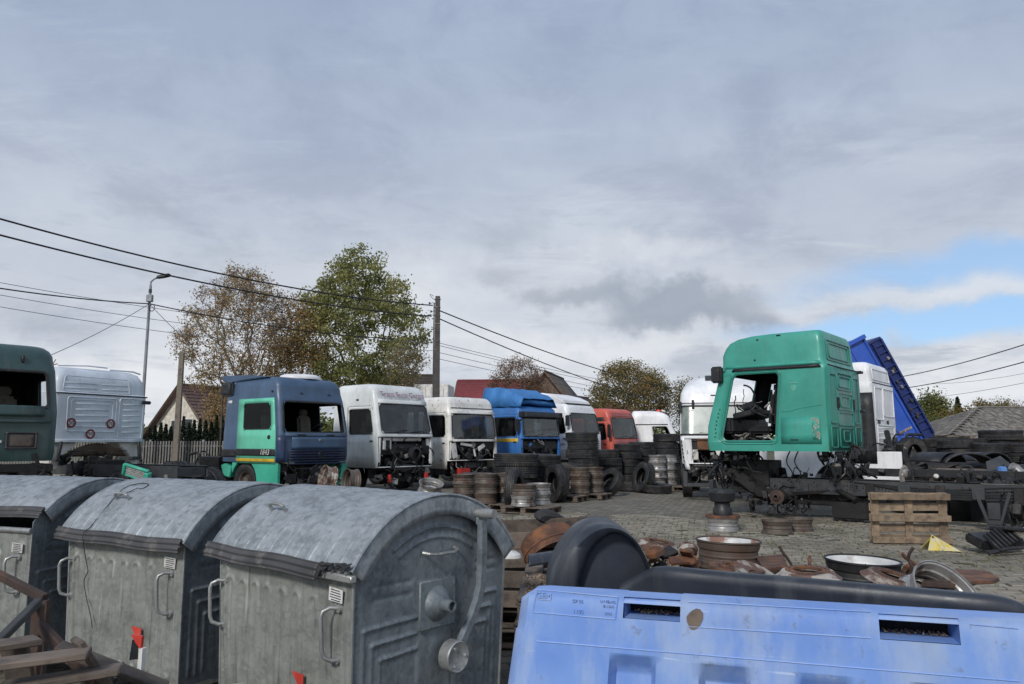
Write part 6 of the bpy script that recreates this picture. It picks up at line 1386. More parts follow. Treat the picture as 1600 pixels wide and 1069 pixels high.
add_mb('front_arm', 'grime_metal', t, lambda mb: mb.prism([(.25, 1.02), (-.2, 1.05), (-.55, .80), (-.75, .55), (-.55, .50), (-.30, .70), (0, .86), (.28, .80)], .55, .68), bevel=.02)
add_mb('steering_box', 'grime_metal', t, lambda mb: (mb.cyl((-.75, .75, .55), (-.75, .5, .60), .13, n=18), mb.box((-.9, .66, .52), (.35, .14, .18))), bevel=.02)
add_mb('gearbox_tail', 'grime_metal', t, lambda mb: (mb.cyl((-2.25, .35, .62), (-2.65, .52, .45), .06, n=12), mb.lathe([(.01, 0), (.2, 0), (.24, .1), (.2, .2), (.01, .22)], 20, Matrix.Translation((-2.35, .28, .60)) @ Matrix.Rotation(R(90), 4, 'X'))))
add_mb('stand_leg', 'grime_metal', t, lambda mb: mb.box((-2.5, .3, .22), (.7, .4, .34)), bevel=.03)
add_mb('v_bracket', 'frame_paint', t, lambda mb: (mb.box((-4.80, .45, .42), (.06, .06, .60), rot=(0, R(17), 0)), mb.box((-5.16, .45, .42), (.06, .06, .60), rot=(0, R(-17), 0)), mb.box((-4.98, .45, .16), (.22, .08, .08)), mb.box((-4.98, .44, .36), (.2, .02, .3))), bevel=.008)
add_mb('rear_axle', 'grime_metal', t, lambda mb: (mb.cyl((-5.9, -.9, .42), (-5.9, .9, .42), .10, n=14), mb.lathe([(.001, -.3), (.2, -.2), (.27, 0), (.2, .2), (.001, .3)], 20, Matrix.Translation((-5.9, 0, .42)) @ Matrix.Rotation(R(90), 4, 'Y'))))
clutter(t, -6.3, -5.2, -.3, .6, .15, .6, 30, 115, big=False, scale=1.3); clutter(t, -9.0, -3.0, -.3, .3, .9, 1.05, 26, 116, big=False, scale=1.2)
for x in (-.6, -1.45, -1.62, -2.3, -2.42, -2.7): add_mb('hanging_strap', 'black_plastic', t, lambda mb: mb.tube(catmull([Vector((x, .7, 1.45)), Vector((x+.05, .85, 1.2)), Vector((x-.05, .8, .95)), Vector((x+.08, .75, .8))], 4), .014, 5))
for k, x in enumerate((-3.55, -4.4, -5.3, -6.0)): add_mb('upright_bracket', 'black_plastic', t, lambda mb: (mb.box((x, -.30, .95), (.03, .06, .28)),))

# ---------------- T12: white cab behind the green one
t = cab_anchor(1368, 19.3, GA, (-2.3, 1.18), 'white sleeper cab behind the green one, black side panel and white fairing')
P12 = [(1.35, 0, -2.3, 1.18, .06), (3.15, -.3, -2.3, 1.16, .08), (3.20, -.32, -2.26, 1.12, .1), (3.60, -.6, -2.22, 1.06, .12), (3.70, -.9, -2.16, 1.0, .12), (3.74, -1.4, -2.08, .9, .14)]
c = Cab(t, 'paint_white', P12, 2.3, 1.18, 1.35, 3.74); c.shell([('L', .1, .5, 2.0, 3.0), ('F', 0, 1, 2.0, 3.0)]); c.interior(1.4, 1)
c.panel('black_side_panel', 'L', .70, 1.04, 1.05, 2.90, 'black_plastic', off=.05, th=.05, nu=4); c.panel('white_edge', 'L', .64, .70, 1.2, 3.1, 'paint_white', off=.05, th=.05)
for (a, b, z0, z1) in ((.06, .94, 3.26, 3.55), (.05, .40, 2.2, 3.05), (.45, .95, 2.3, 3.05), (.10, .90, 1.55, 2.05)): c.gasket('B', a, b, z0, z1, 'paint_white', r=.014, cr=.06, off=.004, nm='pressed_border')
pressed(c, t, 'B', .12, .88, 1.50, 2.05, 'paint_white', 4); add_mb('rear_seam', 'black_plastic', t, lambda mb: mb.tube([c.pt('B', 0, 3.17, .01), c.pt('B', 1, 3.17, .01)], .016, 6))
for u in (.18, .60): add_mb('rear_vent', 'black_plastic', t, lambda mb: mb.box(c.pt('B', u, 2.14, .012), (.02, .20, .10)), bevel=.01)
fender(t, 1.22, 1, -2.9, .35, .55, 1.36, -1.35, .66, 'paint_white', .06, .42); fender(t, 1.22, -1, -2.4, .2, .55, 1.32, -1.35, .66, 'paint_white', .06, .42)
chassis(t, -6.5, 0, .85, wheels=((-1.35, False), (-5.4, True))); clutter(t, -3.2, -2.4, -1.0, 1.0, .9, 1.7, 34, 120, big=False, scale=1.4)
add_mb('lift_arm', 'black_plastic', t, lambda mb: (mb.box((-2.55, .75, 1.45), (.12, .14, .95), rot=(0, .15, 0)), mb.box((-2.55, .5, 1.2), (.3, .6, .12))), bevel=.02)
add_mb('fuel_tank', 'grime_metal', t, lambda mb: mb.cyl((-3.4, .85, .85), (-4.7, .85, .85), .30, n=24), bevel=.02)

# ---------------- blue tipper bodies
def tipper(px, py, Y, mat, label, wid, dep, L_, tilt, yaw, ribs=0, marks=True):
    p = at(px, py, Y); t = thing('tipper_body', label, 'tipper body', (p.x, p.y, 0), 0, 'raised blue tipper bodies')
    ux = Vector((-math.cos(tilt), 0, math.sin(tilt))); uy = Vector((math.sin(yaw)*.0, 1, 0)); vx = Vector((-math.sin(tilt), 0, -math.cos(tilt)))
    rotz = Matrix.Rotation(yaw, 3, 'Z'); ux, vx = rotz @ ux, rotz @ vx; uy = ux.cross(vx)*-1
    if uy.y < 0: uy = -uy
    o = Vector((0, 0, p.z))
    def q(a, b, d): return o+ux*a+vx*b+uy*d        # a along length, b towards the left/down, d away from camera
    def slabq(nm, a0, a1, b0, b1, d0, d1, m, par=t, bev=.01):
        mb = MB(); vs = [q(a, b, d) for d in (d0, d1) for a, b in ((a0, b0), (a1, b0), (a1, b1), (a0, b1))]
        mb.add(vs, [(0, 1, 2, 3), (7, 6, 5, 4), (0, 4, 5, 1), (1, 5, 6, 2), (2, 6, 7, 3), (3, 7, 4, 0)]); return mb.build(nm, m, par, bevel=bev)
    return t, q, slabq
Yb = 26
t, q, S = tipper(1440, 686, Yb, 'tipper_blue', 'bright blue raised tipper body, left of the pair', 1, 1, 4, R(63), R(0))
S('side_wall', 0, 4.05, 0, 1.75, 0, .06, 'tipper_blue'); S('floor', 0, 4.05, 0, .06, .06, 2.3, 'tipper_blue'); S('far_wall', 0, 4.05, 0, 1.75, 2.3, 2.36, 'tipper_blue'); S('head_board', 3.95, 4.05, .06, 1.75, .06, 2.3, 'tipper_blue')
S('top_canopy', 3.98, 4.12, -.05, 1.95, -.15, .02, 'tipper_blue'); S('top_rail', 0, 4.05, -.03, .05, -.05, .0, 'tipper_blue', bev=.004)
for b in (.62, 1.15): S('side_seam', .0, 4.0, b, b+.02, -.012, 0, 'navy', bev=0)
S('tail_band', .48, .56, .10, .60, -.02, 0, 'rim_pale', bev=0); S('tail_band', .48, .56, .80, 1.3, -.02, 0, 'rim_pale', bev=0); S('grey_patch', .62, 1.25, .62, .85, -.014, 0, 'frame_paint', bev=0)
S('tail_frame', -.14, 0, .05, 2.2, .0, .5, 'concrete')
for k in range(6): add_mb('hoist_arm', 'frame_paint', t, lambda mb: mb.tube([q(.3, 1.2, .6+.1*k), Vector((q(.3, 1.2, .6+.1*k).x+.2, q(.3, 1.2, .6+.1*k).y, .9))], .06, 8)) if k in (0, 5) else None
add_mb('sub_frame', 'frame_paint', t, lambda mb: (mb.box((-1.2, .6, .9), (4.2, .12, .25)), mb.box((-1.2, 1.6, .9), (4.2, .12, .25))), bevel=.01)
add_mb('prop', 'frame_paint', t, lambda mb: (mb.box((-.4, .6, 1.2), (.18, .18, .9)), mb.box((-.4, 1.6, 1.2), (.18, .18, .9)), mb.box((-2.6, .6, .4), (.2, .2, .8)), mb.box((.6, .6, .4), (.2, .2, .8))), bevel=.01)
t, q, S = tipper(1461, 680, Yb+.9, 'navy', 'dark navy raised tipper body with ribbed floor, right of the pair', 1, 1, 4, R(64), R(0))
S('side_wall', 0, 4.02, .0, .50, 0, .06, 'navy'); S('floor', 0, 4.02, 0, .05, .06, 2.2, 'navy'); S('head_board', 3.92, 4.02, .0, .62, -.04, 2.2, 'navy')
rr = random.Random(9)
for k in range(13): S('floor_rib', .35+.28*k, .41+.28*k, .03, .46, -.07, 0, 'navy', bev=.006)
S('long_beam', .1, 3.95, .0, .07, -.10, 0, 'navy', bev=.01); S('long_beam', .1, 3.9, .38, .44, -.09, 0, 'navy', bev=.01)
for k in range(9):
    a_ = rr.uniform(.8, 3.4); b_ = rr.uniform(.1, .35); S('roller_bracket', a_, a_+.12, b_, b_+.09, -.12, -.02, 'frame_paint' if k % 3 else 'light_metal', bev=.01)
add_mb('rear_stand', 'frame_paint', t, lambda mb: (mb.box((-.1, .8, .75), (.25, .25, 1.5)), mb.box((-.7, .8, .75), (.25, .25, 1.5))), bevel=.01)
# ================================================================== RIGHT-HAND TYRE YARD
YR = 20.5
for k, (px, Y, n, pr, s) in enumerate(((1468, 20.8, 7, tyre0, .88), (1493, 20.0, 7, tyre0, .86), (1518, 20.3, 7, tyreC, .88), (1541, 19.6, 6, tyre0, .95), (1566, 20.2, 7, tyre0, 1.0), (1597, 19.6, 6, tyre0, .96), (1592, 18.2, 4, tyre0, .95), (1625, 18.8, 5, tyre0, .95))):
    tyre_stack(px, Y, n, ['the far left stack under the blue tippers', 'the second stack from the tippers', 'the stack topped by a chunky chevron tread', 'the stack right of the chevron tread', 'the tall stack before the grey house wall', 'the stack at the right edge', 'the lower stack at the right edge', 'the cut-off stack at the right edge'][k], s=s, proto=pr, group='tyre stacks at the right')
put_tyre((xat(1424, 19.5), 19.5, 1.28), 'black tyre standing on edge at the foot of the blue tippers', (R(88), 0, R(20)), group='single tyres standing or leaning', s=.9)
mb = MB(); mb.box((xat(1424, 19.5), 19.5, .42), (1.2, .8, .84)); tag(mb.build('scrap_crate', 'grime_metal', None, bevel=.03), 'dark steel crate under the upright tyre by the blue tippers', 'crate')
def mudguard(px, py, Y, label, rz, w=.55, r=.55, a0=.2, a1=2.9, tilt=0):
    p = at(px, py, Y); t = thing('mudguard', label, 'mudguard', (p.x, p.y, p.z), rz, 'black mudguards heaped on the right')
    mb = MB(); mb.grid(lambda a, y: (r*math.cos(a), y, r*.55*math.sin(a)), ls(a0, a1, 14), ls(-w/2, w/2, 3)); mb.build('guard_shell', 'black_plastic', t, smooth=50, solid=(.012, 0))
    mb = MB(); mb.tube([(r*math.cos(a), -w/2, r*.55*math.sin(a)) for a in ls(a0, a1, 14)], .02, 6); mb.build('guard_lip', 'black_plastic', t); return t
mudguard(1465, 726, 17.0, 'black mudguard on the left of the dark heap below the tippers', .5, .7, .50); mudguard(1505, 728, 16.6, 'black mudguard in the middle of the dark heap', -.2, .8, .50); mudguard(1535, 724, 17.4, 'black mudguard behind the grey sheet', .25, .7, .45)
hp_ = thing('scrap_heap', 'low heap of dark steel parts under the black mudguards, above the bare chassis', 'scrap heap', (xat(1500, 17.0), 17.0, 0))
rr = random.Random(44)
for k in range(60):
    o = Vector((rr.uniform(-1.2, 1.5), rr.uniform(-.6, .6), rr.uniform(.3, 1.12))); mb = MB()
    if k % 3 == 0: mb.tube([o, o+Vector((rr.uniform(-.5, .5), rr.uniform(-.2, .2), rr.uniform(-.2, .1)))], rr.uniform(.01, .04), 6); mb.build('bar', rr.choice(['grime_metal', 'light_metal', 'rust']), hp_)
    else: mb.box(o, (rr.uniform(.1, .5), rr.uniform(.05, .3), rr.uniform(.04, .2)), rot=(rr.uniform(-.4, .4), rr.uniform(-.4, .4), rr.uniform(0, 3))); mb.build('bracket', rr.choice(['grime_metal', 'black_plastic', 'grime_metal', 'frame_paint', 'rust']), hp_, bevel=.01)
add_mb('lower_mass', 'grime_metal', hp_, lambda mb: mb.box((.1, .1, .3), (2.9, 1.3, .6), taper=.85), bevel=.03)
p = at(1510, 737, 15.9); dup(flatp, (p.x, p.y, p.z-.1), (R(2), R(1), R(5)), 'grey pallet lying on the dark heap over the chassis', 'pallets on the right heap'); dup(flatp, (p.x+.05, p.y+.1, p.z-.25), (0, 0, R(8)), 'second grey pallet beneath it on the dark heap', 'pallets on the right heap')
mb = MB(); mb.box((p.x, p.y, (p.z-.25)/2), (1.4, .9, p.z-.25)); tag(mb.build('scrap_crate', 'grime_metal', None, bevel=.03), 'dark steel crate under the grey pallets at the right', 'crate')
plate_thing('grey_sheet', 'bent grey plastic sheet beside the pallets on the right heap', 'plastic sheet', [at(1540, 722, 15.6), at(1562, 713, 15.7), at(1580, 727, 15.6), at(1543, 738, 15.3)], .02, 'frame_paint')
cn = thing('jerrycan', 'small light blue canister on the right heap', 'canister', at(1566, 735, 15.2)+Vector((0, 0, -.12)))
mb = MB(); mb.box((0, 0, .10), (.16, .10, .20)); mb.build('can_body', 'blue_can', cn, bevel=.02); mb = MB(); mb.cyl((.04, 0, .20), (.04, 0, .235), .02, n=12); mb.build('can_cap', 'black_plastic', cn)
mb = MB(); mb.tube([at(1580, 728, 14.9), at(1586, 732, 14.9), at(1592, 738, 14.85), at(1606, 746, 14.8)], .09, 18, radii=[.085, .10, .10, .08]); tag(mb.build('silencer', 'rim_silver', None, bevel=.01), 'silver exhaust silencer at the right edge above the chassis', 'silencer')
mb = MB(); p = at(1585, 745, 15.1); mb.box((p.x-.1, p.y+.1, p.z/2-.05), (1.3, .5, p.z-.02)); tag(mb.build('scrap_crate', 'frame_paint', None, bevel=.03), 'dark crate carrying the canister and silencer at the right edge', 'crate')
# green perforated bumper piece at the left
gbp = thing('bumper_grille', 'mint green perforated bumper piece lying on scrap below the white rear cab', 'bumper', at(212, 738, 15.6), 0, None, (R(12), R(14), R(-12)))
mb = MB(); mb.box((0, 0, .10), (.62, .08, .05)); mb.box((-.28, 0, .0), (.06, .10, .24)); mb.box((.30, 0, -.03), (.10, .14, .20)); mb.box((0, 0, -.12), (.5, .06, .04)); mb.build('bumper_frame', 'paint_mint_low', gbp, bevel=.015)
mb = MB()
for i in range(11):
    for j in range(5):
        cx_, cz_ = -.22+.042*i+(j % 2)*.02, -.08+.036*j; mb.tube([(cx_+.017*math.cos(a), -.01, cz_+.017*math.sin(a)) for a in ls(0, 2*math.pi, 7)], .0045, 4, caps=False)
mb.build('perforated_mesh', 'white_label', gbp, recalc=False)
for k, (x_, yy) in enumerate(((-8.2, 16.1), (-7.8, 16.6))):
    tt = thing('scrap_heap', ['low pile of oily scrap under the green bumper piece', 'low pile of oily scrap behind the green bumper piece'][k], 'scrap heap', (x_, yy, 0)); clutter(tt, -.6, .6, -.6, .6, .1, .85, 26, 200+k, ('grime_metal', 'black_plastic', 'light_metal', 'rust'), big=True, scale=1.2)

# ================================================================== FENCE
YF = 33.6; fx0, fx1 = -26.0, -9.0
fz = 1.62
fn_ = thing('metal_fence', 'grey metal slat fence on a low concrete kerb at the left back of the yard', 'fence', (0, 0, 0))
mb = MB(); mb.box((0, 0, 0), (.07, .02, 1.32)); s0_ = mb.build('slat', 'fence_metal', fn_, bevel=.004); xx = fx0; first = True; cnt = 0
while xx < fx1:
    o = s0_ if first else s0_.copy()
    if not first: COL.objects.link(o)
    first = False; o.location = (xx, YF+rg.uniform(-.004, .004), .98+rg.uniform(-.008, .008)); xx += .128; cnt += 1
for z in (.62, 1.42): add_mb('fence_rail', 'fence_metal', fn_, lambda mb: mb.box(((fx0+fx1)/2, YF+.035, z), (fx1-fx0, .04, .05)))
for k in range(8):
    x = fx0+2.4*k; add_mb('fence_post', 'steel_pole', fn_, lambda mb: mb.box((x, YF+.10, .85), (.09, .09, 1.7)), bevel=.006)
add_mb('fence_kerb', 'concrete', fn_, lambda mb: (mb.box(((fx0+fx1)/2, YF, .14), (fx1-fx0, .28, .30))), bevel=.02)
kb = MB(); kb.box((-17, YF-2.2, .05), (18, .25, .14)); tag(kb.build('kerb', 'concrete', None, bevel=.01), 'pale concrete kerb in front of the metal fence', 'kerb')
f2 = thing('metal_fence', 'grey metal fence continuing behind the parked cab row', 'fence', (0, 0, 0))
for k in range(90):
    x = fx1+.13*k; z_ = .9; o = s0_.copy(); COL.objects.link(o); o.parent = f2; o.location = (x, YF+.35*k*.13, .98)
add_mb('fence_rail', 'fence_metal', f2, lambda mb: mb.tube([(fx1, YF+.03, 1.42), (fx1+11.6, YF+4.1, 1.42)], .025, 4))

# ================================================================== BUILDINGS
def gable_house(name, label, loc, rz, L_, W_, eave, ridge, wall, roof, over=.4, ribs=True, gable=None, group='houses beyond the yard', windows=()):
    """ridge along local x; gable ends at +-L/2"""
    t = thing(name, label, 'house', loc, rz, group)
    mb = MB(); mb.prism([(-W_/2, 0), (W_/2, 0), (W_/2, eave), (0, ridge-.1), (-W_/2, eave)], -L_/2, L_/2, 'yz'); mb.build('wall', wall, t)
    if gable:
        for s in (-1, 1): add_mb('gable_boards', gable, t, lambda mb: mb.prism([(-W_/2-.05, eave-.1), (W_/2+.05, eave-.1), (0, ridge-.12)], s*L_/2+s*.01, s*(L_/2+.05), 'yz'))
    sl = (ridge-eave)/(W_/2)
    for s in (-1, 1):
        y1_ = s*(W_/2+over); z1_ = eave-sl*over
        mb = MB(); mb.add([(-L_/2-over, 0, ridge), (L_/2+over, 0, ridge), (L_/2+over, y1_, z1_), (-L_/2-over, y1_, z1_)], [(0, 1, 2, 3)]); rf = mb.build('roof', roof, t, solid=(.14, 0))
        if ribs:
            mb = MB(); n = int(math.hypot(W_/2+over, ridge-z1_)/.38)
            for k in range(1, n): f_ = k/n; y = y1_*f_; z = ridge+(z1_-ridge)*f_+.09; mb.box((0, y, z), (L_+2*over, .10, .05))
            mb.build('tile_course', roof, rf, recalc=False, kind='stuff')
    for s in (-1, 1):
        for sy in (-1, 1): add_mb('barge_board', 'timber_wall', t, lambda mb: mb.tube([(s*(L_/2+over+.02), 0, ridge-.02), (s*(L_/2+over+.02), sy*(W_/2+over), eave-sl*over-.02)], .10, 4))
    add_mb('ridge_cap', roof, t, lambda mb: mb.tube([(-L_/2-over, 0, ridge+.08), (L_/2+over, 0, ridge+.08)], .12, 6))
    for (face, a, z, w, h) in windows:
        if face == 'g-': p = (-L_/2-.02, a, z); d = (.06, w, h); e = (.10, w+.16, h+.16)
        elif face == 'g+': p = (L_/2+.02, a, z); d = (.06, w, h); e = (.10, w+.16, h+.16)
        else: p = (a, -W_/2-.02, z); d = (w, .06, h); e = (w+.16, .04, h+.16)
        fr_ = add_mb('window', 'white_wall', t, lambda mb: mb.box(p, e)); add_mb('pane', 'window_dark', fr_, lambda mb: mb.box(tuple(a_+b_ for a_, b_ in zip(p, ((-.04, 0, 0) if face == 'g-' else (.04, 0, 0) if face == 'g+' else (0, -.04, 0)))), d))
    return t
Yh1 = 62; cxh = xat(281, Yh1)
gable_house('gable_house', 'white gabled house with dark brown tiled roof behind the cypress hedge', (cxh+4.5*.42, Yh1+4.5*.91, 0), R(65), 9.0, 7.4, 2.3, 6.3, 'cream_wall', 'roof_brown', .55, windows=(('g-', .65, 2.6, .75, 1.5), ('g-', -1.0, 2.7, .75, 1.5), ('f', -1.5, 1.3, 1.0, 1.1)))
gable_house('red_roof_house', 'house with a long red metal roof behind the tarp-topped blue cab', (xat(782, 82), 84, 0), R(-4), 9.0, 9, 4.6, 8.5, 'timber_wall', 'roof_red', .5, windows=(('f', -1, 2.4, 1.0, 1.2),))
gable_house('timber_gable_house', 'weathered brown timber gable behind the bare brown tree', (xat(868, 70), 71, 0), R(75), 8, 8.0, 3.0, 7.9, 'timber_wall', 'roof_old', .4, ribs=False, gable='timber_wall', windows=(('g-', 0, 2.4, .8, 1.0),))
gable_house('brown_roof_house', 'old house with mossy brown roof under the green poplar', (xat(615, 60), 62, 0), R(4), 5.4, 6, 4.6, 7.1, 'timber_wall', 'roof_old', .5, windows=(('f', 1, 3.4, .9, 1.1),))
gable_house('far_brown_house', 'small distant house with a dark red roof right of the timber gable', (xat(905, 110), 110, 0), R(60), 6, 6, 5.5, 8.2, 'house_wall', 'roof_brown', .4, windows=(('g-', 0, 4.6, .8, 1.0),))
wb = thing('white_container', 'plain white box wall rising behind the pale cab roofs, left of the pole foot', 'container', (xat(675, 44), 45, 0), R(-4)); wb_w = 54/1150*44
add_mb('box_body', 'white_wall', wb, lambda mb: mb.box((0, 0, 2.5), (wb_w, 2.4, 5.0)), bevel=.03)
for k in range(5): add_mb('box_rib', 'white_wall', wb, lambda mb: mb.box((-wb_w/2+.3+k*(wb_w-.6)/4, -1.22, 2.5), (.06, .04, 4.8)))
# shingled hip-roof shed on the right
Ys = 36; xl = xat(1482, Ys); sh = thing('shingled_house', 'low grey house with a hipped wood-shingle roof at the right edge', 'house', (0, 0, 0), 0, 'houses beyond the yard')
e0, zt = 1.62+9/1150*Ys, 1.62+56/1150*Ys; rx0 = xat(1532, Ys+3); xr_ = xl+9
A = [(xl, Ys, e0), (xr_, Ys, e0), (xr_-2.3, Ys+3, zt), (rx0, Ys+3, zt), (xl, Ys+6, e0), (xr_, Ys+6, e0)]
add_mb('roof', 'shingle', sh, lambda mb: mb.add([(x, y, z-.06) for x, y, z in A], [(0, 1, 2, 3), (0, 3, 4), (1, 5, 2), (4, 3, 2, 5)]), solid=(.08, 0))
mb = MB(); rows = 12
for r_ in range(rows):
    f0_ = r_/rows; f1_ = (r_+1.25)/rows
    def ep(f): f = min(f, 1); return (xl+(rx0-xl)*f, xr_+(xr_-2.3-xr_)*f, Ys+3*f, e0+(zt-e0)*f)
    a0_, b0_, y0_, z0_ = ep(f0_); a1_, b1_, y1_, z1_ = ep(f1_); n = 46
    x = a0_
    while x < b0_:
        w = rg.uniform(.14, .24); dz = rg.uniform(0, .035); dy = rg.uniform(-.04, .02)
        mb.add([(x, y0_-.05+dy, z0_-.02+dz), (x+w-.012, y0_-.05+dy, z0_-.02+dz), (x+w-.012, y1_, z1_+.005), (x, y1_, z1_+.005), (x, y0_-.05+dy, z0_+.02+dz), (x+w-.012, y0_-.05+dy, z0_+.02+dz), (x+w-.012, y1_, z1_+.02), (x, y1_, z1_+.02)], [(4, 5, 6, 7), (0, 4, 5, 1)] if a1_ <= x+w/2 <= b1_ else [])
        x += w
    # left hip rows
    m_ = int(6*(1-f0_)/.2)
    for k in range(m_):
        yy = Ys+3*f0_+k*.2; 
        mb.add([(a0_-.05, yy, z0_+.02), (a0_-.05, yy+.18, z0_+.02), (a1_, yy+.18, z1_+.02), (a1_, yy, z1_+.02)], [(0, 1, 2, 3)])
mb.build('shingles', 'shingle', sh, recalc=False, kind='stuff')
add_mb('ridge_cap', 'shingle', sh, lambda mb: (mb.tube([(rx0, Ys+3, zt+.04), (xr_-2.3, Ys+3, zt+.04)], .07, 5), mb.tube([(rx0, Ys+3, zt+.04), (xl, Ys, e0+.04)], .05, 5)))
add_mb('wall', 'house_wall', sh, lambda mb: mb.box(((xl+xr_)/2+.3, Ys+3, e0/2), (xr_-xl-1.0, 5.2, e0-.02)))
add_mb('gutter', 'rim_pale', sh, lambda mb: mb.box(((xl+xr_)/2+.5, Ys-.06, e0-.08), (xr_-xl-1, .10, .10)))
for (x, w, m) in ((1.3, .7, 'window_dark'), (3.2, 1.2, 'window_dark')): fr_ = add_mb('window', 'house_wall', sh, lambda mb: mb.box((xl+x, Ys+.38, 1.15), (w+.15, .06, 1.1))); add_mb('pane', m, fr_, lambda mb: mb.box((xl+x, Ys+.34, 1.15), (w, .04, .95)))
add_mb('orange_board', 'rust_orange', sh, lambda mb: mb.box((xl+4.0, Ys+.36, e0-.25), (1.6, .05, .28)))

# ================================================================== POLES, LAMP, CABLES
def pole(name, label, cat, px, Y, topy, r0, r1, mat, square=False, basez=0):
    b = Vector((xat(px, Y), Y, 0)); zt_ = at(px, topy, Y).z; t = thing(name, label, cat, (b.x, b.y, 0))
    if square: add_mb('pole_shaft', mat, t, lambda mb: (mb.box((0, 0, zt_/2), (r0*2, r0*1.5, zt_), taper=r1/r0)), bevel=.01)
    else: add_mb('pole_shaft', mat, t, lambda mb: mb.cyl((0, 0, 0), (0, 0, zt_), r0, r1, 12))
    return t, Vector((b.x, b.y, zt_))
t, TP = pole('utility_pole', 'tall dark concrete utility pole rising behind the cab row', 'utility pole', 681, 35, 463, .17, .11, 'concrete_pole', True)
add_mb('steel_angle', 'concrete_pole', t, lambda mb: mb.box((-.17, 0, TP.z*.48), (.05, .10, TP.z*.96)))
for k, z in enumerate((.15, .55, .95, 1.35, 2.2, 2.6)): add_mb('pole_band', 'rim_pale' if k % 2 else 'rim_grey', t, lambda mb: mb.box((0, 0, TP.z-z), (.27, .22, .03)))
for k, (dx, z) in enumerate(((-.45, .95), (-.32, .75), (-.40, .35))): 
    ins = add_mb('insulator_arm', 'lamp_dark', t, lambda mb: (mb.tube([(0, 0, TP.z-z), (dx*.6, 0, TP.z-z+.03), (dx, 0, TP.z-z-.02)], .016, 5))); add_mb('insulator', 'lamp_dark', ins, lambda mb: mb.lathe([(.001, 0), (.05, .01), (.03, .05), (.05, .08), (.001, .12)], 10, Matrix.Translation((dx, 0, TP.z-z-.05))))
add_mb('loose_whip', 'cable', t, lambda mb: mb.tube(catmull([Vector((0, 0, TP.z-.3)), Vector((-.3, 0, TP.z-.05)), Vector((-.38, 0, TP.z+.1)), Vector((-.2, 0, TP.z-.0))], 4), .012, 4))
t, WP = pole('wooden_pole', 'pale wooden pole standing in front of the gabled house', 'pole', 276, 33.0, 551, .13, .10, 'wood_pole', True)
t, LP = pole('street_lamp', 'grey street lamp with a flat LED head on a tall pole at the left', 'street lamp', 219, 32.8, 446, .085, .055, 'steel_pole')
add_mb('lamp_arm', 'steel_pole', t, lambda mb: mb.tube([(0, 0, LP.z-.05), (.0, 0, LP.z+.15), (.12, -.0, LP.z+.28), (.36, -.0, LP.z+.38)], .04, 8))
add_mb('lamp_head', 'lamp_dark', t, lambda mb: mb.prism([(.26, .32), (.34, .44), (.84, .54), (.80, .42), (.55, .36)], -.14, .14, 'xz', Matrix.Translation((0, 0, LP.z))), bevel=.015)
add_mb('camera_box', 'steel_pole', t, lambda mb: mb.box((.05, -.10, LP.z-.62), (.26, .18, .32)), bevel=.015); add_mb('sensor', 'lamp_dark', t, lambda mb: mb.cyl((0, 0, LP.z-.35), (0, 0, LP.z-.18), .07, n=10)); add_mb('cable_coil', 'cable', t, lambda mb: mb.tube([Vector((.18+.11*math.cos(a), -.1, LP.z-1.05+.16*math.sin(a))) for a in ls(0, 6.28, 17)], .018, 4, caps=False))
def cable(a, b, r, label, sag, mat='cable', grp='overhead cables'):
    mb = MB(); a, b = Vector(a), Vector(b); pts = [a+(b-a)*u-Vector((0, 0, 4*sag*u*(1-u))) for u in ls(0, 1, 28)]; mb.tube(pts, r, 5); return tag(mb.build('overhead_cable', mat, None), label, 'cable', grp)
def mid(px, py, Y): return at(px, py, Y)
pA = TP-Vector((.25, 0, .45)); pB = TP-Vector((.3, 0, .98))
cable(at(-420, 215, 16), (pA.x, pA.y, pA.z), .030, 'upper thick black cable from the utility pole to the left edge', .70); cable(at(-420, 250, 16), (pB.x, pB.y, pB.z), .030, 'lower thick black cable from the utility pole to the left edge', .62)
lp = LP-Vector((0, 0, .85))
cable(at(-300, 395, 20), lp, .026, 'black cable from the left edge to the street lamp', .25); cable(lp, at(620, 530, 40), .026, 'black cable from the street lamp on into the trees', .25)
for k, (y0, y1, xe) in enumerate(((441, 510, 480), (457, 520, 480), (472, 530, 480))):
    cable(at(-100, y0-18+4*k, 30), at(xe, y1+6*k, 46), .014, ['topmost', 'middle', 'lowest'][k]+' thin grey wire of three behind the street lamp', .25, 'thin_cable', 'thin wires')
cable(lp, at(72, 558, 28), .014, 'thin stay wire from the street lamp down to the left', .12, 'thin_cable', 'thin wires'); cable(lp, at(300, 540, 36), .012, 'thin stay wire from the street lamp down to the right', .05, 'thin_cable', 'thin wires')
cable((TP.x+.12, TP.y, TP.z-.72), at(1075, 612, 62), .032, 'upper black cable from the utility pole down to the right', .45); cable((TP.x+.12, TP.y, TP.z-1.12), at(1075, 640, 64), .030, 'lower black cable from the utility pole down to the right', .45)
for k, (y0, y1) in enumerate(((536, 617), (540, 622), (551, 628), (561, 632))): cable(at(686, y0, 35), at(1080, y1, 66), .013, ['first', 'second', 'third', 'fourth'][k]+' thin grey wire from the top on the right of the utility pole', .25, 'thin_cable', 'thin wires')
for k, (y0, y1) in enumerate(((536, 528), (548, 541))): cable(at(676, y0, 35), at(560, y1, 44), .012, ['upper', 'lower'][k]+' thin wire between the utility pole and the green tree', .05, 'thin_cable', 'thin wires')
for (y0, y1, x0, r, lab) in ((529, 591, 1395, .024, 'upper black cable crossing the sky at the right edge'), (563, 609, 1395, .024, 'second black cable crossing the sky at the right edge')): cable(at(x0, y1, 46), at(1760, y0-45 if r > 0 else 0, 24), r, lab, .25)
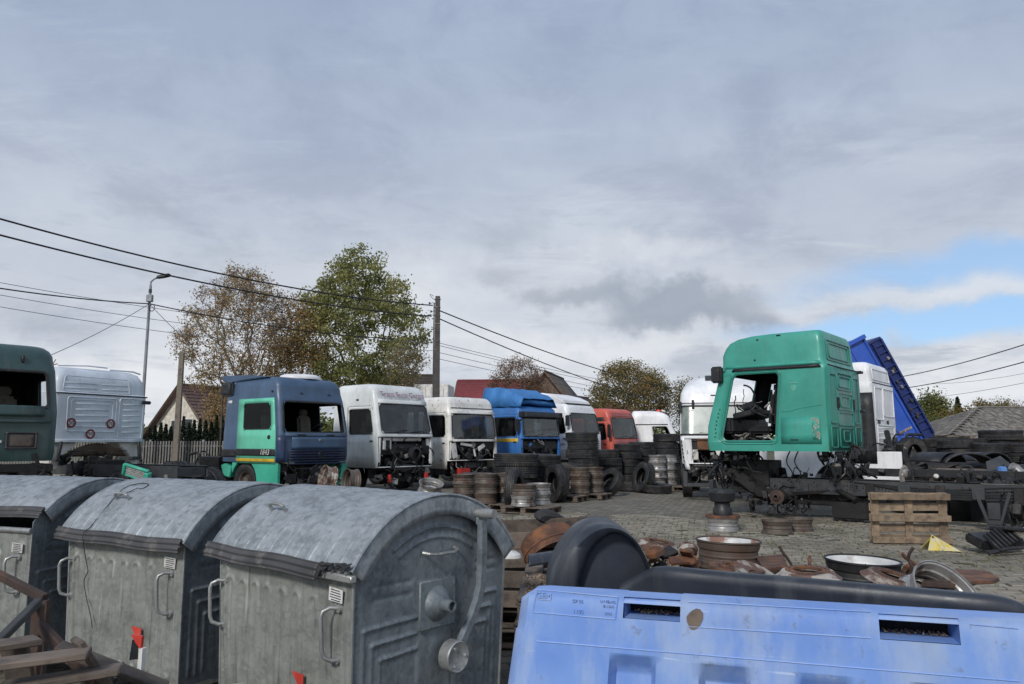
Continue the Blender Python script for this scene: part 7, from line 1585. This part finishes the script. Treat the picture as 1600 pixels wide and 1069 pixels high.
cable(at(1440, 623, 50), at(1760, 562, 30), .012, 'thin grey wire above the shingled house at the right edge', .2, 'thin_cable', 'thin wires'); cable(at(1450, 600, 50), at(1760, 545, 30), .010, 'faint thin wire between the two black cables at the right edge', .35, 'thin_cable', 'thin wires')
cable(at(1040, 612, 66), at(1150, 609, 50), .014, 'thin wire between the round tree and the white cab roof', .1, 'thin_cable', 'thin wires')

# ================================================================== TREES
def leaf_cloud(name, mat, parent, centers, n_each, spread, size, seed, flat_=.8):
    rs = np.random.RandomState(seed); C_ = np.repeat(np.array(centers), n_each, 0); N = len(C_)
    P0 = C_+rs.normal(0, 1, (N, 3))*np.array([spread, spread, spread*flat_]); s = size*rs.uniform(.6, 1.25, (N, 1))
    n = rs.normal(0, 1, (N, 3)); n /= np.linalg.norm(n, axis=1)[:, None]; h = rs.normal(0, 1, (N, 3)); u = np.cross(n, h); u /= np.linalg.norm(u, axis=1)[:, None]; v = np.cross(n, u)
    V = np.stack([P0-u*s*.5, P0+v*s*.32, P0+u*s*.5, P0-v*s*.32], 1).reshape(-1, 3)
    me = bpy.data.meshes.new(name); me.vertices.add(4*N); me.vertices.foreach_set('co', V.astype(np.float32).ravel()); me.loops.add(4*N); me.loops.foreach_set('vertex_index', np.arange(4*N, dtype=np.int32))
    me.polygons.add(N); me.polygons.foreach_set('loop_start', np.arange(0, 4*N, 4, dtype=np.int32)); me.polygons.foreach_set('loop_total', np.full(N, 4, dtype=np.int32)); me.update(calc_edges=True)
    me.materials.append(MATS[mat]); o = bpy.data.objects.new(name, me); COL.objects.link(o); o.parent = parent; return o
def tree(name, label, px, Y, py_top, py_low, wpx, leaf, seed, ncl=260, n_each=50, leafsize=.16, spread=.33, trunk_r=.22, shape='round', group='trees around the yard', twig=.6, minr=.012, dens=None):
    """crown fills the ellipsoid between py_low and py_top; branches are grown to every leaf cluster"""
    X = xat(px, Y); zt_ = at(px, py_top, Y).z; zl = at(px, py_low, Y).z; rx = wpx/2/FPX*Y; zc, rz_ = (zt_+zl)/2, (zt_-zl)/2
    rs = np.random.RandomState(seed); t = thing(name, label, 'tree', (X, Y, 0), 0, group); pts = []
    lob = [(rs.normal(0, 1, 3), rs.uniform(.7, 1.0)) for _ in range(9)]
    while len(pts) < ncl:
        p = rs.uniform(-1, 1, 3); r = np.linalg.norm(p)
        if r > 1 or r < .25: continue
        k = 1.0
        d = p/r; bump_ = max(np.dot(d, l/np.linalg.norm(l))*w_ for l, w_ in lob)
        if r > .62+.42*bump_: continue
        if shape == 'poplar': sx = .62+.38*math.cos((p[2]+.15)*1.25)
        elif shape == 'fan': sx = .60+.40*math.sqrt(max(0, 1-(p[2]+.25)**2*.6))
        else: sx = 1.0
        if r < .6 and rs.rand() < .45: continue
        pts.append(np.array([p[0]*rx*sx, p[1]*rx*.8*sx, zc+p[2]*rz_]))
    pts = np.array(pts); base_z = max(.8, zl*.55)
    nodes = [np.array([0, 0, z]) for z in np.linspace(0, base_z+rz_*.9, 9)]; par = [-1]+list(range(8)); nodes[-1] = nodes[-1]+np.array([.15*rx*rs.normal(), 0, 0]); path = [np.linalg.norm(n) for n in nodes]
    order = np.argsort(np.linalg.norm(pts-np.array([0, 0, base_z]), axis=1)); tips = []
    for i in order:
        p = pts[i]; A_ = np.array(nodes[2:]); d = np.linalg.norm(A_-p, axis=1); up = A_[:, 2]-p[2]; cost = d*1.0+np.maximum(0, up+.25)*3.0+np.array(path[2:])*.42; j = int(np.argmin(cost))+2
        a = nodes[j]; m = a+(p-a)*.5+np.array([0, 0, -.02*np.linalg.norm(p-a)])+rs.normal(0, .035*np.linalg.norm(p-a), 3)
        nodes.append(m); par.append(j); path.append(path[j]+np.linalg.norm(m-a)); nodes.append(p); par.append(len(nodes)-2); path.append(path[-1]+np.linalg.norm(p-m)); tips.append(len(nodes)-1)
    cnt_ = np.zeros(len(nodes))
    for i in tips: cnt_[i] += 1
    for i in range(len(nodes)-1, 0, -1): cnt_[par[i]] += cnt_[i]
    rad = np.maximum(minr, trunk_r*(np.maximum(cnt_, .5)/max(cnt_[0], 1))**.62); mt = MB(); mb = MB()
    for i in range(1, len(nodes)):
        q = mt if i < 9 else mb; sid = 8 if i < 9 else 4 if rad[i] < .03 else 5
        a, b = Vector(nodes[par[i]]), Vector(nodes[i]); r0 = min(rad[par[i]], rad[i]*1.5); q.tube([a, b], 1, sid, False, [r0, rad[i]])
    for i in tips:
        for k in range(6):
            a = Vector(nodes[i]); d = Vector(rs.normal(0, 1, 3)); d.z = abs(d.z)*.7; d.normalize(); mb.tube([a, a+d*spread*1.6*twig], 1, 3, False, [minr*.8, minr*.4])
    mt.build('trunk', 'bark', t, recalc=False); mb.build('branches', 'bark', t, recalc=False)
    cen = pts if dens is None else pts[[i for i in range(len(pts)) if rs.rand() < dens(pts[i][0]/rx, (pts[i][2]-zc)/rz_)]]
    leaf_cloud('crown', leaf, t, cen, n_each, spread, leafsize, seed+1); return t
tree('maple_tree', 'half-bare autumn tree with thin brown leaves, left of the green tree', 368, 46, 415, 640, 215, 'leaf_autumn', 11, 640, 30, .14, .27, .22, 'fan', twig=1.1, minr=.013, dens=lambda x, z: .95 if z < -.3 else .75)
tree('poplar_tree', 'tall green poplar with yellowing leaves behind the navy cab', 562, 48, 386, 655, 218, 'leaf_green', 21, 480, 62, .20, .27, .22, 'poplar')
tree('small_poplar_tree', 'lower mixed green and brown tree between the bare tree and the poplar', 462, 47, 448, 650, 105, 'leaf_autumn', 25, 190, 46, .15, .36, .14, 'poplar')
tree('bare_shrub_tree', 'thin half-bare sapling right of the poplar', 632, 44, 525, 630, 70, 'leaf_autumn', 27, 70, 12, .10, .28, .06, 'round', twig=1.2)
tree('bare_brown_tree', 'reddish brown twiggy tree in front of the red roof', 808, 56, 551, 660, 92, 'leaf_brown', 31, 200, 50, .11, .26, .16, 'round', twig=1.1)
tree('brown_tree', 'lower dense brown tree beside the timber gable', 846, 58, 574, 680, 62, 'leaf_brown', 33, 110, 60, .13, .28, .12)
tree('round_tree', 'broad round olive and brown tree behind the red and white cabs', 990, 62, 557, 680, 138, 'leaf_olive', 41, 330, 70, .17, .36, .24)
tree('low_brown_tree', 'low reddish tree at the foot of the round olive tree', 960, 60, 628, 690, 110, 'leaf_brown', 45, 120, 60, .15, .32, .10)
tree('small_tree', 'small olive tree just left of the white high-roof cab', 1078, 64, 584, 680, 56, 'leaf_olive', 47, 110, 60, .15, .32, .12)
tree('low_autumn_tree', 'yellow-brown low tree in front of the gabled house', 350, 44, 606, 690, 66, 'leaf_autumn', 49, 80, 40, .14, .30, .10)
tree('dense_bush_tree', 'dense dark green tree right of the blue tippers', 1462, 55, 614, 720, 62, 'leaf_bush', 51, 200, 90, .18, .36, .14)
tree('olive_bush', 'yellow-green bush between the tippers and the shingled house', 1490, 50, 638, 712, 90, 'leaf_yellow', 53, 200, 90, .16, .34, .10)
tree('low_green_bush', 'low green bush at the foot of the blue tippers', 1455, 46, 655, 720, 66, 'leaf_bush', 55, 160, 90, .15, .3, .08)
tree('back_tree', 'yellowing tree behind the shingled roof, left part', 1545, 60, 622, 690, 54, 'leaf_yellow', 57, 90, 60, .16, .32, .10); tree('back_tree', 'small olive tree behind the shingled roof, right part', 1580, 62, 620, 690, 44, 'leaf_olive', 59, 80, 60, .16, .32, .10)
tree('red_leaf_tree', 'small red-leaved tree at the right edge behind the shingled roof', 1603, 58, 634, 690, 34, 'leaf_red', 61, 50, 60, .15, .3, .08)
def cone_tree(name, label, px, Y, py_top, wpx, seed, mat='leaf_dark', zb=0.1, n=2600, size=.10, grp='cypress hedge', cat='tree'):
    X = xat(px, Y); zt_ = at(px, py_top, Y).z; r0 = wpx/2/FPX*Y; t = thing(name, label, cat, (X, Y, 0), 0, grp); rs = np.random.RandomState(seed); z = rs.rand(n)**1.3; ang = rs.rand(n)*6.283
    rr_ = r0*np.where(z < .25, .75+z, (1-z)**.8*1.25)*rs.uniform(.55, 1.08, n)*(1+.15*np.sin(ang*3+z*9)); C_ = np.stack([rr_*np.cos(ang), rr_*np.sin(ang), zb+z*(zt_-zb)], 1)
    leaf_cloud('crown', mat, t, C_, 1, .02, size, seed+3); mb = MB(); mb.cyl((0, 0, 0), (0, 0, zt_*.9), .05, .01, 6); mb.build('trunk', 'bark', t); return t
hx_ = [(233, 672), (241, 668), (250, 664), (258, 666), (266, 670), (285, 654), (294, 664), (302, 660), (311, 658), (320, 660), (329, 662), (337, 652), (346, 654)]
ordn = ['first', 'second', 'third', 'fourth', 'fifth', 'sixth', 'seventh', 'eighth', 'ninth', 'tenth', 'eleventh', 'twelfth', 'thirteenth']
for k, (px, py) in enumerate(hx_): cone_tree('cypress_tree', f'dark green clipped cypress, {ordn[k]} from the left behind the metal fence', px, 36+.1*(k % 3), py-3, 17, 300+k, n=4200, size=.085)
cone_tree('conifer', 'dark spiky conifer above the shingled roof', 1501, 75, 621, 27, 401, 'leaf_dark', .5, 3000, .28, 'trees around the yard')
# far tree line so the horizon is closed between and beyond the houses
rs = np.random.RandomState(5); cs = []
for k in range(1500):
    x = rs.uniform(-150, 170); y = rs.uniform(120, 150); cs.append((x, y, abs(rs.normal(0, 1.7))+1.2+1.2*math.sin(x*.13)+1.0*math.sin(x*.31+2)))
fl_ = leaf_cloud('far_woodland', 'leaf_bush', None, cs, 26, 1.1, .9, 77); fl_['kind'] = 'stuff'

# ------------------------------------------------------------------ drop the prototypes parked below ground
for p_ in (rimG, rimS, rimB, rimP, rimR, rimK):
    for c_ in list(p_.children):
        for d_ in list(c_.children): bpy.data.objects.remove(d_)
        bpy.data.objects.remove(c_)
    bpy.data.objects.remove(p_)
for p_ in (tyre0, tyreC): bpy.data.objects.remove(p_)

for o_ in bpy.data.objects:
    if o_.get('label') and not (4 <= len(o_['label'].split()) <= 16): print('LABEL', len(o_['label'].split()), o_['label'])
